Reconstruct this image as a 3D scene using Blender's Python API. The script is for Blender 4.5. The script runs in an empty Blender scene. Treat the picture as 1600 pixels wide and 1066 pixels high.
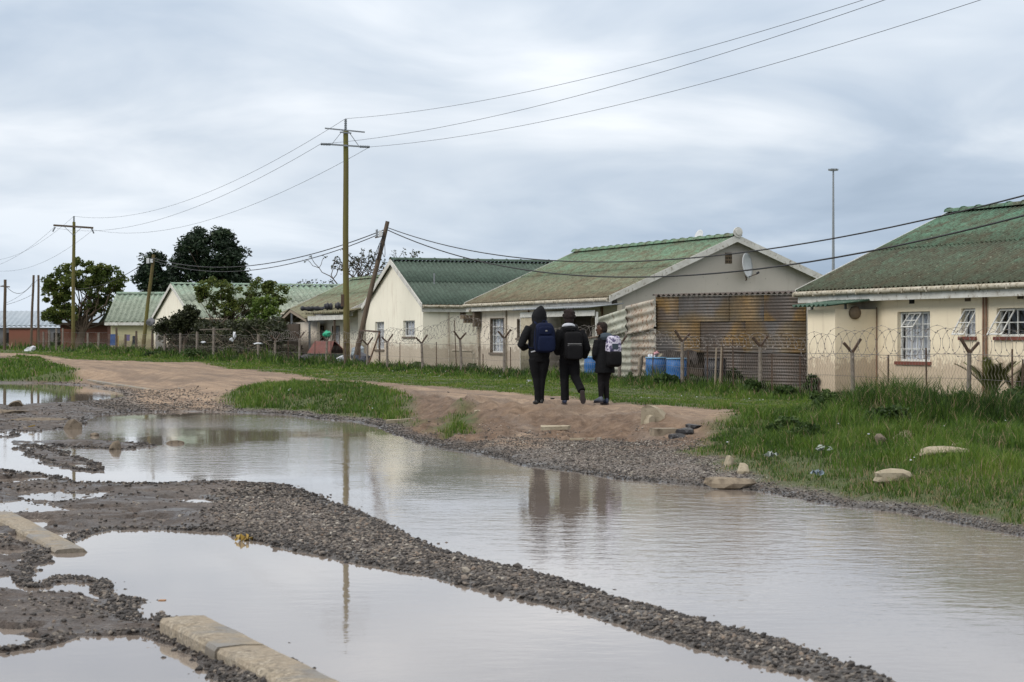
import bpy, math, random
import numpy as np
from mathutils import Vector, Matrix
random.seed(7)
RNG = np.random.default_rng(11)
R = math.radians
COL = bpy.context.scene.collection
F, CX, HY, CZ = 3111.1, 800.0, 530.0, 1.57      # focal length in photo pixels, horizon, eye height above the water
DX, DY = -0.3741, 0.9274                         # the street runs this way, away from the camera
NX, NY = 0.9274, 0.3741                          # and the house plots lie this way from it

def W(u, v, z=0.0):
    return Vector((DX*u + NX*v, DY*u + NY*v, z))
def at(px, py, D):
    return Vector(((px-CX)/F*D, D, CZ + (HY-py)/F*D))
def dist(px, v):
    return 3354.6*v/(px+455.0)
def ux(px, v):
    return (dist(px, v) - 0.3741*v)/0.9274
def zat(px, py, v):
    return CZ + (HY-py)*dist(px, v)/F
def ground(px, py, z=0.0):
    D = (CZ-z)*F/(py-HY)
    return ((px-CX)/F*D, D)

# ---------------------------------------------------------------- noise
_perm = np.random.default_rng(3).permutation(256)
_perm = np.concatenate([_perm, _perm])
_gr = np.random.default_rng(4).normal(size=(256, 2)); _gr /= np.linalg.norm(_gr, axis=1)[:, None]
def perlin(x, y):
    xi = np.floor(x).astype(int); yi = np.floor(y).astype(int)
    xf = x-xi; yf = y-yi
    def g(ix, iy, dx, dy):
        h = _perm[(_perm[ix & 255] + iy) & 255]
        v = _gr[h]
        return v[..., 0]*dx + v[..., 1]*dy
    s = xf*xf*xf*(xf*(xf*6-15)+10); t = yf*yf*yf*(yf*(yf*6-15)+10)
    a = g(xi, yi, xf, yf); b = g(xi+1, yi, xf-1, yf)
    c = g(xi, yi+1, xf, yf-1); d = g(xi+1, yi+1, xf-1, yf-1)
    return 1.5*((a+(b-a)*s) + ((c+(d-c)*s)-(a+(b-a)*s))*t)
def fbm(x, y, f, octv=4, seed=0):
    r = 0; a = 1; tot = 0
    for i in range(octv):
        r = r + a*perlin(x*f+seed*17.3+i*5.1, y*f-seed*9.7+i*3.3); tot += a; a *= .5; f *= 2.03
    return r/tot
def sst(t):
    t = np.clip(t, 0, 1); return t*t*(3-2*t)
def inside(x, y, poly):
    r = np.zeros(x.shape, bool); n = len(poly)
    for i in range(n):
        x1, y1 = poly[i]; x2, y2 = poly[(i+1) % n]
        if y1 == y2: continue
        c = ((y1 > y) != (y2 > y)) & (x < (x2-x1)*(y-y1)/(y2-y1)+x1)
        r ^= c
    return r
def poly_sd(x, y, poly):
    d = np.full(x.shape, 1e9); n = len(poly)
    for i in range(n):
        x1, y1 = poly[i]; x2, y2 = poly[(i+1) % n]
        ex, ey = x2-x1, y2-y1; L = ex*ex+ey*ey
        if L == 0: continue
        t = np.clip(((x-x1)*ex+(y-y1)*ey)/L, 0, 1)
        d = np.minimum(d, np.hypot(x-x1-t*ex, y-y1-t*ey))
    return np.where(inside(x, y, poly), -d, d)
def gp(pts, z=0.0):
    return [ground(a, b, z) for a, b in pts]

# ---------------------------------------------------------------- the lie of the land
WATER = [gp([(-260,668),(0,672),(60,675),(125,668),(135,655),(160,648),(220,645),(300,643),(380,645),(440,648),(500,655),(560,660),(590,668),
             (620,680),(650,690),(700,702),(760,712),(830,730),(900,738),(950,748),(1000,752),(1100,760),(1200,770),(1300,790),(1400,800),
             (1480,815),(1540,828),(1600,838),(1750,870),(2100,950),(2100,1240),(1340,1240),(1410,1075),(1380,1056),(1330,1040),(1260,1015),(1180,990),(1100,975),
             (1040,955),(960,935),(900,915),(830,895),(760,880),(700,865),(650,845),(600,820),(545,795),(500,775),(450,760),(400,757),
             (300,755),(230,757),(200,757),(130,755),(60,742),(0,735),(-260,722)]),
         gp([(75,868),(110,850),(130,838),(170,828),(260,828),(350,832),(400,845),(450,858),(520,872),(580,885),(640,895),(700,908),(760,925),(820,938),
             (880,950),(940,965),(1000,985),(1060,1005),(1120,1020),(1180,1038),(1250,1055),(1290,1066),(1390,1088),(1300,1240),(620,1240),(500,1066),(440,1030),
             (380,1005),(320,985),(250,962),(230,970),(205,955),(210,938),(165,925),(160,910),(100,900),(60,915),(40,905)]),
         gp([(0,1020),(60,1010),(130,995),(220,992),(270,1010),(310,1035),(345,1066),(430,1240),(-400,1240),(-300,1030)]),
         gp([(-260,598),(60,599),(130,602),(190,612),(195,620),(150,628),(60,632),(0,633),(-260,634)])]
ISLES = [gp([(18,688),(40,690),(90,706),(140,722),(165,732),(150,737),(110,734),(70,722),(35,708)]),
         gp([(60,690),(120,686),(165,690),(205,692),(240,697),(200,703),(150,701),(100,699)]),
         gp([(-20,674),(30,676),(28,684),(-20,683)])]
SCARP = [gp([(636,618),(700,628),(790,648),(835,660),(790,670),(720,668),(650,658),(630,650),(640,640)], .27), gp([(815,652),(860,648),(930,656),(1000,654),(1016,668),(1000,678),(900,672),(830,668)], .28)]
PATH = gp([(-200,556),(0,558),(60,560),(100,566),(180,569),(250,571),(310,570),(350,578),(430,583),(500,592),(600,598),(700,606),(800,613),(900,622),(960,629),
           (1050,634),(1160,643),(1150,652),(1100,660),(1010,658),(990,646),(940,652),(860,650),(830,660),(780,655),(740,640),(650,622),(630,613),(560,603),(480,597),
           (400,598),(360,602),(330,614),(280,617),(230,606),(215,596),(140,592),(118,580),(60,564),(0,562),(-200,562)], .42)
G_ISLE = gp([(350,610),(400,603),(500,600),(600,606),(640,622),(640,638),(600,650),(540,648),(480,640),(430,630),(380,620)], .36)
G_LEFT = gp([(-200,563),(0,566),(60,568),(120,578),(110,588),(30,591),(-200,590)], .42)
G_TUFT = gp([(690,650),(720,636),(745,642),(735,655),(700,660)], .3)
G_BANK = [ground(a, b, z) for a, b, z in ((1180,642,.40),(1140,652,.40),(1100,668,.38),(1088,684,.32),(1092,704,.22))]+gp([(1135,716),(1190,728),(1260,742),(1340,752),(1420,765),(1470,775),(1490,795),(1550,812),
             (1620,830),(2300,960),(2300,640)], .2)
PUD_SMALL = [gp([(60,768),(95,764),(115,770),(90,776)], .03), gp([(290,777),(320,774),(345,779),(315,783)], .03), gp([(0,783),(30,780),(60,788),(10,795)], .03)]

def uv_of(x, y):
    return DX*x+DY*y, NX*x+NY*y
_b_v = [-50, 9.5, 9.9, 12.4, 13.3, 15, 60]
_b_z = [.06, .06, .05, .21, .40, .43, .43]
_a_v = [-50, 9.5, 9.9, 10.9, 12.2, 15, 60]
_a_z = [.06, .06, .04, .10, .34, .41, .43]
_r_v = [-50, 9.5, 9.8, 10.7, 12.5, 16, 60]
_r_z = [.06, .06, .03, .14, .25, .30, .30]
def land(x, y):
    """height of the ground, and how far from open water"""
    u, v = uv_of(x, y)
    hb = np.interp(v, _b_v, _b_z); ha = np.interp(v, _a_v, _a_z); hr = np.interp(v, _r_v, _r_z)
    t = sst((u-33)/6); h = hb + (ha-hb)*t
    t = sst((26-u)/5); h = h + (hr-h)*t
    h = h - .15*sst((46-u)/8)*sst((v-15)/5)*(1-t)
    h = h + (.10*sst((u-45)/50)+.22*sst((u-60)/100))*sst((v-5)/9)
    sd = np.full(np.shape(x), 1e9)
    near = (y < 90)
    for k, P in enumerate(WATER):
        sd = np.minimum(sd, poly_sd(x, y, P))
    for P in ISLES:
        sd = np.maximum(sd, -poly_sd(x, y, P))
    px = (x/np.maximum(y, 1))*F+CX
    ragged = sst((330-px)/120)*sst((60-y)/20)
    far = np.clip(y/30, .4, 2)
    sd = sd + fbm(x, y, .9, 4, 1)*(.12*far) + fbm(x, y, 5.5, 3, 2)*.05 + ragged*fbm(x, y, 1.7, 4, 3)*.24*far
    n1 = fbm(x, y, .35, 4, 5); n2 = fbm(x, y, 2.2, 4, 6); n3 = fbm(x, y, 9, 2, 7)
    up = .11*sd + .02*n2*np.clip(sd*3, 0, 1)
    hh = np.where(sd > 0, np.minimum(h + .02*n1, np.where(sd > .0, .012+up, 0)+np.maximum(0, sd-1.4)*.2), np.maximum(.1*sd, -.10))
    # rough ground: ruts and hummocks on the bank edge, pebbly dips elsewhere
    edge = sst((v-11.8)/1.0)*sst((14.8-v)/1.0)*sst((40-u)/6)*sst((u-22)/3)
    hh = hh + edge*(.19*fbm(x, y, .95, 4, 8)+.07*n2)
    dirt = sst(hh/.06)
    scp = np.maximum.reduce([sst(.5-poly_sd(x, y, P)/.6) for P in SCARP]); hh = hh+scp*(sd > .3)*(.12*fbm(x, y, 1.5, 4, 70)+.09*fbm(x, y, 4.5, 4, 71)-.02)
    hh = hh + dirt*(.022*n2 + .010*n3)
    dip = sst((fbm(x, y*.8, 1.15, 4, 60)-.06)/.14)*ragged*(v < 7.5)*sst((sd-.08)/.1)
    hh = np.where(sd > 0, hh*(1-dip)-.013*dip, hh)
    for P in PUD_SMALL: hh = np.where(sd > 0, np.minimum(hh, np.maximum(poly_sd(x, y, P)*.12+.0, -.01)+.0015*n3), hh)
    hh = hh - ragged*.035*sst(sd/.2)*(v < 7) * (.6+n2)
    hh = hh + .05*sst((v-8)/4)*n1*(y < 300)
    rut = sum(np.exp(-((v-c0-.35*np.sin(u*.16+c0)-.3*n1)/.16)**2) for c0 in (13.7, 15.0))
    hh = hh - .035*rut*sst((sd-.5)/.5)*(u < 80)
    return hh, sd

def zg(x, y):
    h, s = land(np.array([float(x)]), np.array([float(y)]))
    return float(h[0])
def zguv(u, v):
    p = W(u, v); return zg(p.x, p.y)

# ---------------------------------------------------------------- object helpers
def tag(o, label=None, cat=None, group=None, kind=None):
    if label: o['label'] = label
    if cat:
        o['category'] = cat; o['kind'] = 'thing'
    if group: o['group'] = group
    if kind: o['kind'] = kind
    return o
def empty(name, loc, label, cat, group=None, rz=0):
    o = bpy.data.objects.new(name, None); COL.objects.link(o)
    o.location = loc; o.rotation_euler = (0, 0, rz); o.empty_display_size = .2
    return tag(o, label, cat, group)
def rootloc(p):
    v = Vector((0, 0, 0))
    while p is not None:
        v = v + Vector(p.location); p = p.parent
    return v
def unit(v):
    v = Vector(v); return v.normalized()
class MB:
    """collects shapes given in world space; build() links them as one mesh object"""
    def __init__(s): s.v = []; s.f = []; s.sm = []
    def add(s, vs, fs, smooth=False):
        o = len(s.v); s.v += [tuple(p) for p in vs]
        for f in fs: s.f.append([i+o for i in f]); s.sm.append(smooth)
        return s
    def obox(s, o, a, b, c):
        o, a, b, c = Vector(o), Vector(a), Vector(b), Vector(c)
        p = [o, o+a, o+a+b, o+b, o+c, o+a+c, o+a+b+c, o+b+c]
        f = [[3,2,1,0],[4,5,6,7],[0,1,5,4],[1,2,6,5],[2,3,7,6],[3,0,4,7]]
        if a.cross(b).dot(c) < 0: f = [q[::-1] for q in f]
        return s.add(p, f)
    def box(s, c, a, b, d):
        """centred on c with full edge vectors a, b, d"""
        a, b, d = Vector(a), Vector(b), Vector(d)
        return s.obox(Vector(c)-(a+b+d)/2, a, b, d)
    def bar(s, p, q, w, h=None, up=(0, 0, 1)):
        p, q = Vector(p), Vector(q); h = h or w
        t = (q-p); side = t.cross(Vector(up))
        if side.length < 1e-6: side = t.cross(Vector((1, 0, 0)))
        side = side.normalized(); u2 = side.cross(t).normalized()
        return s.obox(p-side*w/2-u2*h/2, t, side*w, u2*h)
    def tube(s, pts, r, n=6, caps=True, smooth=True):
        pts = [Vector(p) for p in pts]; m = len(pts)
        if not isinstance(r, (list, tuple)): r = [r]*m
        vs = []; ref = None
        for i, p in enumerate(pts):
            t = (pts[min(i+1, m-1)]-pts[max(i-1, 0)])
            if t.length < 1e-9: t = Vector((0, 0, 1))
            t = t.normalized()
            if ref is None:
                ref = t.cross(Vector((0, 0, 1)))
                if ref.length < .05: ref = t.cross(Vector((0, 1, 0)))
            ref = (ref - t*ref.dot(t))
            if ref.length < 1e-6: ref = t.orthogonal()
            ref = ref.normalized(); b = t.cross(ref)
            for k in range(n):
                a = 2*math.pi*k/n
                vs.append(p+(ref*math.cos(a)+b*math.sin(a))*r[i])
        fs = []
        for i in range(m-1):
            for k in range(n):
                fs.append([i*n+k, i*n+(k+1) % n, (i+1)*n+(k+1) % n, (i+1)*n+k])
        s.add(vs, fs, smooth)
        if caps and n > 2:
            s.add(vs[:n], [list(range(n))[::-1]]); s.add(vs[-n:], [list(range(n))])
        return s
    def rings(s, rs, n=14, smooth=True):
        """rs = [(centre, ax, ay)], elliptical rings lofted into a closed body"""
        vs = []; m = len(rs)
        for c, ax, ay in rs:
            c, ax, ay = Vector(c), Vector(ax), Vector(ay)
            for k in range(n):
                a = 2*math.pi*k/n; vs.append(c+ax*math.cos(a)+ay*math.sin(a))
        fs = [[i*n+k, i*n+(k+1) % n, (i+1)*n+(k+1) % n, (i+1)*n+k] for i in range(m-1) for k in range(n)]
        fs.append(list(range(n))[::-1]); fs.append([(m-1)*n+k for k in range(n)])
        return s.add(vs, fs, smooth)
    def lathe(s, c, prof, n=16, axis=(0, 0, 1), smooth=True):
        ax = unit(axis); e = ax.orthogonal().normalized(); g = ax.cross(e)
        return s.rings([(Vector(c)+ax*z, e*r, g*r) for r, z in prof], n, smooth)
    def poly(s, pts, off):
        """a flat polygon thickened by the vector off"""
        pts = [Vector(p) for p in pts]; off = Vector(off); n = len(pts)
        nrm = Vector((0, 0, 0))
        for i in range(n): nrm += pts[i].cross(pts[(i+1) % n])
        vs = pts+[p+off for p in pts]
        f = [list(range(n))[::-1], list(range(n, 2*n))]+[[i, (i+1) % n, n+(i+1) % n, n+i] for i in range(n)]
        if nrm.dot(off) < 0: f = [q[::-1] for q in f]
        return s.add(vs, f)
    def rock(s, c, size, seed, rz=0.0, lump=.22):
        rn = random.Random(seed)
        import bmesh
        bm = bmesh.new(); bmesh.ops.create_icosphere(bm, subdivisions=2, radius=1)
        cuts = [(Vector((rn.gauss(0, 1), rn.gauss(0, 1), rn.gauss(0, 1))).normalized(), rn.uniform(.45, .85)) for _ in range(9)]
        vs = []
        for v in bm.verts:
            p = v.co.copy()
            for nn, dd in cuts:
                e = p.dot(nn)-dd
                if e > 0: p -= nn*e
            p *= 1+rn.uniform(-lump, lump)*.3
            x, y, z = p.x*size[0], p.y*size[1], p.z*size[2]
            vs.append((c[0]+x*math.cos(rz)-y*math.sin(rz), c[1]+x*math.sin(rz)+y*math.cos(rz), c[2]+z))
        fs = [[v.index for v in f.verts] for f in bm.faces]; bm.free()
        return s.add(vs, fs)
    def build(s, name, m, parent=None, local=False):
        me = bpy.data.meshes.new(name)
        off = Vector((0, 0, 0)) if local else rootloc(parent)
        vs = [(a-off.x, b-off.y, c-off.z) for a, b, c in s.v]
        me.from_pydata(vs, [], s.f); me.validate(); me.update()
        if len(me.polygons) == len(s.sm): me.polygons.foreach_set('use_smooth', s.sm)
        me.materials.append(m)
        o = bpy.data.objects.new(name, me); COL.objects.link(o)
        if parent: o.parent = parent
        return o
def thing(mb, name, m, label, cat, group=None, base=None):
    """a thing that is one mesh, its origin at its base"""
    xs = np.array(mb.v); c = base or (float(xs[:, 0].mean()), float(xs[:, 1].mean()), float(xs[:, 2].min()))
    mb.v = [(a-c[0], b-c[1], d-c[2]) for a, b, d in mb.v]
    o = mb.build(name, m, None, True); o.location = c
    return tag(o, label, cat, group)
def npmesh(name, V, FA, m, smooth=False, attrs=None, parent=None):
    """V (n,3), FA (f,k) arrays"""
    me = bpy.data.meshes.new(name); k = FA.shape[1]
    me.vertices.add(len(V)); me.vertices.foreach_set('co', V.astype(np.float32).ravel())
    me.loops.add(FA.size); me.loops.foreach_set('vertex_index', FA.astype(np.int32).ravel())
    me.polygons.add(len(FA)); me.polygons.foreach_set('loop_start', np.arange(0, FA.size, k, dtype=np.int32))
    me.polygons.foreach_set('loop_total', np.full(len(FA), k, np.int32))
    me.polygons.foreach_set('use_smooth', np.full(len(FA), smooth))
    me.update(calc_edges=True)
    for an, arr in (attrs or {}).items():
        if arr.ndim == 2:
            at_ = me.color_attributes.new(an, 'FLOAT_COLOR', 'POINT'); at_.data.foreach_set('color', arr.astype(np.float32).ravel())
        else:
            at_ = me.attributes.new(an, 'FLOAT', 'POINT'); at_.data.foreach_set('value', arr.astype(np.float32))
    me.materials.append(m)
    o = bpy.data.objects.new(name, me); COL.objects.link(o)
    if parent:
        o.parent = parent; L = rootloc(parent); o.location = -L
    return o

# ---------------------------------------------------------------- materials
def newmat(name):
    m = bpy.data.materials.new(name); m.use_nodes = True
    nt = m.node_tree; b = nt.nodes['Principled BSDF']
    return m, nt, b
def N(nt, t, **kw):
    n = nt.nodes.new(t)
    for k, v in kw.items():
        if k in n.inputs.keys() if hasattr(n.inputs, 'keys') else False: n.inputs[k].default_value = v
        else: setattr(n, k, v)
    return n
def L(nt, a, b): nt.links.new(a, b)
def c4(c): return (c[0], c[1], c[2], 1)
def noise(nt, scale, detail=4, rough=.55, coord=None, stretch=None, seed=0):
    tc = nt.nodes.new('ShaderNodeTexCoord'); mp = nt.nodes.new('ShaderNodeMapping')
    if stretch: mp.inputs['Scale'].default_value = stretch
    mp.inputs['Location'].default_value = (seed*3.1, seed*1.7, seed*2.3)
    L(nt, tc.outputs[coord or 'Object'], mp.inputs['Vector'])
    n = nt.nodes.new('ShaderNodeTexNoise'); n.inputs['Scale'].default_value = scale
    n.inputs['Detail'].default_value = detail; n.inputs['Roughness'].default_value = rough
    L(nt, mp.outputs[0], n.inputs['Vector'])
    return n.outputs['Fac']
def ramp(nt, fac, stops):
    r = nt.nodes.new('ShaderNodeValToRGB'); el = r.color_ramp.elements
    while len(el) > 1: el.remove(el[-1])
    el[0].position = stops[0][0]; el[0].color = c4(stops[0][1]) if isinstance(stops[0][1], tuple) else c4((stops[0][1],)*3)
    for p, c in stops[1:]:
        e = el.new(p); e.color = c4(c) if isinstance(c, tuple) else c4((c,)*3)
    L(nt, fac, r.inputs[0]); return r.outputs[0]
def mix(nt, fac, a, b, mode='MIX'):
    n = nt.nodes.new('ShaderNodeMix'); n.data_type = 'RGBA'; n.blend_type = mode
    for sock, v in ((n.inputs[0], fac), (n.inputs[6], a), (n.inputs[7], b)):
        if isinstance(v, (int, float)): sock.default_value = v
        elif isinstance(v, tuple): sock.default_value = c4(v)
        else: L(nt, v, sock)
    return n.outputs[2]
def bump(nt, b, h, strength=.3, dist_=.02, prev=None):
    n = nt.nodes.new('ShaderNodeBump'); n.inputs['Strength'].default_value = strength; n.inputs['Distance'].default_value = dist_
    L(nt, h, n.inputs['Height'])
    if prev is not None: L(nt, prev, n.inputs['Normal'])
    L(nt, n.outputs[0], b.inputs['Normal']); return n.outputs[0]
def surf(name, c1, c2, scale=3, rough=.8, spots=None, spot_scale=8, spot_at=(.55, .65), bstr=.2, bdist=.01, bscale=40, metal=0, spec=.3, c3=None, stretch=None):
    """two tones clouded together, optional spots of a third colour, fine bump"""
    m, nt, b = newmat(name)
    col = mix(nt, ramp(nt, noise(nt, scale, 5, .6, stretch=stretch), [(.3, 0.), (.7, 1.)]), c1, c2)
    if spots:
        col = mix(nt, ramp(nt, noise(nt, spot_scale, 6, .65, seed=4, stretch=stretch), [(spot_at[0], 0.), (spot_at[1], 1.)]), col, spots)
    if c3:
        col = mix(nt, ramp(nt, noise(nt, scale*.37, 4, .6, seed=9), [(.5, 0.), (.62, 1.)]), col, c3)
    L(nt, col, b.inputs['Base Color'])
    b.inputs['Roughness'].default_value = rough; b.inputs['Metallic'].default_value = metal
    b.inputs['Specular IOR Level'].default_value = spec
    bump(nt, b, noise(nt, bscale, 4, .6), bstr, bdist)
    return m
def leafmat(name, stops, trans=.25, rough=.55):
    m, nt, b = newmat(name)
    a = nt.nodes.new('ShaderNodeAttribute'); a.attribute_name = 'rnd'
    col = ramp(nt, a.outputs['Fac'], stops)
    L(nt, col, b.inputs['Base Color']); b.inputs['Roughness'].default_value = rough; b.inputs['Specular IOR Level'].default_value = .25
    t = nt.nodes.new('ShaderNodeBsdfTranslucent'); L(nt, col, t.inputs[0])
    mx = nt.nodes.new('ShaderNodeMixShader'); mx.inputs[0].default_value = trans
    L(nt, b.outputs[0], mx.inputs[1]); L(nt, t.outputs[0], mx.inputs[2])
    L(nt, mx.outputs[0], nt.nodes['Material Output'].inputs[0]); return m

def ground_material():
    m, nt, b = newmat('ground')
    z = nt.nodes.new('ShaderNodeVertexColor'); z.layer_name = 'zone'
    sp = nt.nodes.new('ShaderNodeSeparateColor'); L(nt, z.outputs[0], sp.inputs[0])
    tc = nt.nodes.new('ShaderNodeTexCoord')
    vo = nt.nodes.new('ShaderNodeTexVoronoi'); vo.inputs['Scale'].default_value = 44; L(nt, tc.outputs['Object'], vo.inputs['Vector'])
    vo2 = nt.nodes.new('ShaderNodeTexVoronoi'); vo2.inputs['Scale'].default_value = 90; L(nt, tc.outputs['Object'], vo2.inputs['Vector'])
    sc = nt.nodes.new('ShaderNodeSeparateColor'); L(nt, vo.outputs['Color'], sc.inputs[0])
    grav = ramp(nt, sc.outputs[0], [(0, (.045, .042, .042)), (.45, (.10, .092, .088)), (.8, (.19, .17, .155)), (1, (.34, .31, .28))])
    grav = mix(nt, ramp(nt, noise(nt, 1.1, 5, .6), [(.35, 0.), (.7, 1.)]), grav, mix(nt, .55, grav, (.12, .085, .062)))
    sand = ramp(nt, noise(nt, 2.2, 6, .62), [(.25, (.15, .105, .072)), (.5, (.335, .24, .165)), (.75, (.47, .36, .26))])
    sand = mix(nt, ramp(nt, noise(nt, 14, 4, .7, seed=3), [(.35, 0.), (.7, .85)]), sand, (.185, .13, .09))
    sand = mix(nt, ramp(nt, noise(nt, .45, 4, .6, seed=7), [(.50, 0.), (.64, .45)]), sand, (.17, .12, .085))
    tcs = nt.nodes.new('ShaderNodeTexCoord'); ma = nt.nodes.new('ShaderNodeMapping'); ma.inputs['Rotation'].default_value = (0, 0, R(-112)); L(nt, tcs.outputs['Object'], ma.inputs[0])
    mb_ = nt.nodes.new('ShaderNodeMapping'); mb_.inputs['Scale'].default_value = (.16, 2.2, 1); L(nt, ma.outputs[0], mb_.inputs[0])
    ns = nt.nodes.new('ShaderNodeTexNoise'); ns.inputs['Scale'].default_value = 1.1; ns.inputs['Detail'].default_value = 6; ns.inputs['Roughness'].default_value = .65; L(nt, mb_.outputs[0], ns.inputs['Vector'])
    sand = mix(nt, ramp(nt, ns.outputs['Fac'], [(.44, 0.), (.60, .8)]), sand, (.155, .11, .08))
    sand = mix(nt, ramp(nt, noise(nt, 45, 3, .6, seed=17), [(.62, 0.), (.68, .8)]), sand, (.42, .36, .30))
    dirt = ramp(nt, noise(nt, 5, 6, .68, seed=2), [(.3, (.06, .036, .022)), (.5, (.135, .086, .056)), (.75, (.25, .175, .12))])
    soil = ramp(nt, noise(nt, 9, 5, .65, seed=5), [(.3, (.05, .055, .02)), (.6, (.075, .10, .03)), (.85, (.15, .13, .07))])
    mud = ramp(nt, noise(nt, 6, 6, .7, seed=6), [(.3, (.035, .025, .020)), (.5, (.085, .060, .048)), (.75, (.15, .115, .095))])
    col = mix(nt, sp.outputs[0], grav, sand)
    a2 = nt.nodes.new('ShaderNodeVertexColor'); a2.layer_name = 'zone2'
    s2 = nt.nodes.new('ShaderNodeSeparateColor'); L(nt, a2.outputs[0], s2.inputs[0])
    col = mix(nt, s2.outputs[0], col, dirt)
    col = mix(nt, s2.outputs[1], col, mud)
    col = mix(nt, sp.outputs[1], col, soil)
    wet = sp.outputs[2]
    dk = mix(nt, .62, col, (0, 0, 0)); col = mix(nt, wet, col, dk)
    L(nt, col, b.inputs['Base Color'])
    wn = mix(nt, ramp(nt, noise(nt, 2.6, 5, .6, seed=8), [(.42, 0.), (.6, 1.)]), (.62,)*3, (.14,)*3)
    rg = mix(nt, wet, (.9, .9, .9), wn); L(nt, rg, b.inputs['Roughness'])
    b.inputs['Specular IOR Level'].default_value = .35
    inv = nt.nodes.new('ShaderNodeMath'); inv.operation = 'SUBTRACT'; inv.inputs[0].default_value = 1; L(nt, vo.outputs['Distance'], inv.inputs[1])
    p = bump(nt, b, inv.outputs[0], .55, .03)
    inv2 = nt.nodes.new('ShaderNodeMath'); inv2.operation = 'SUBTRACT'; inv2.inputs[0].default_value = 1; L(nt, vo2.outputs['Distance'], inv2.inputs[1])
    p = bump(nt, b, inv2.outputs[0], .4, .012, p)
    bump(nt, b, noise(nt, 7, 7, .65), .5, .06, p)
    return m
def water_material():
    m, nt, b = newmat('water')
    col = mix(nt, ramp(nt, noise(nt, .35, 4, .5), [(.35, 0.), (.7, 1.)]), (.205, .172, .15), (.25, .21, .18))
    L(nt, col, b.inputs['Base Color'])
    b.inputs['Roughness'].default_value = .025; b.inputs['IOR'].default_value = 1.48; b.inputs['Specular IOR Level'].default_value = 1.0
    calm = ramp(nt, noise(nt, .16, 3, .5, seed=2), [(.40, .10), (.62, 1.)])
    n1 = noise(nt, 3.3, 3, .55, stretch=(1, 1.4, 1)); n2 = noise(nt, 9, 3, .6, stretch=(1, 1.7, 1), seed=3)
    ad = nt.nodes.new('ShaderNodeMath'); ad.operation = 'MULTIPLY_ADD'; L(nt, n2, ad.inputs[0]); ad.inputs[1].default_value = .38; L(nt, n1, ad.inputs[2])
    ml = nt.nodes.new('ShaderNodeMath'); ml.operation = 'MULTIPLY'; L(nt, ad.outputs[0], ml.inputs[0])
    at_ = nt.nodes.new('ShaderNodeVertexColor'); at_.layer_name = 'ripple'
    mm = nt.nodes.new('ShaderNodeMath'); mm.operation = 'MULTIPLY'; L(nt, calm, mm.inputs[0]); L(nt, at_.outputs[0], mm.inputs[1])
    L(nt, mm.outputs[0], ml.inputs[1])
    bump(nt, b, ml.outputs[0], 1.0, .0045)
    return m

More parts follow.
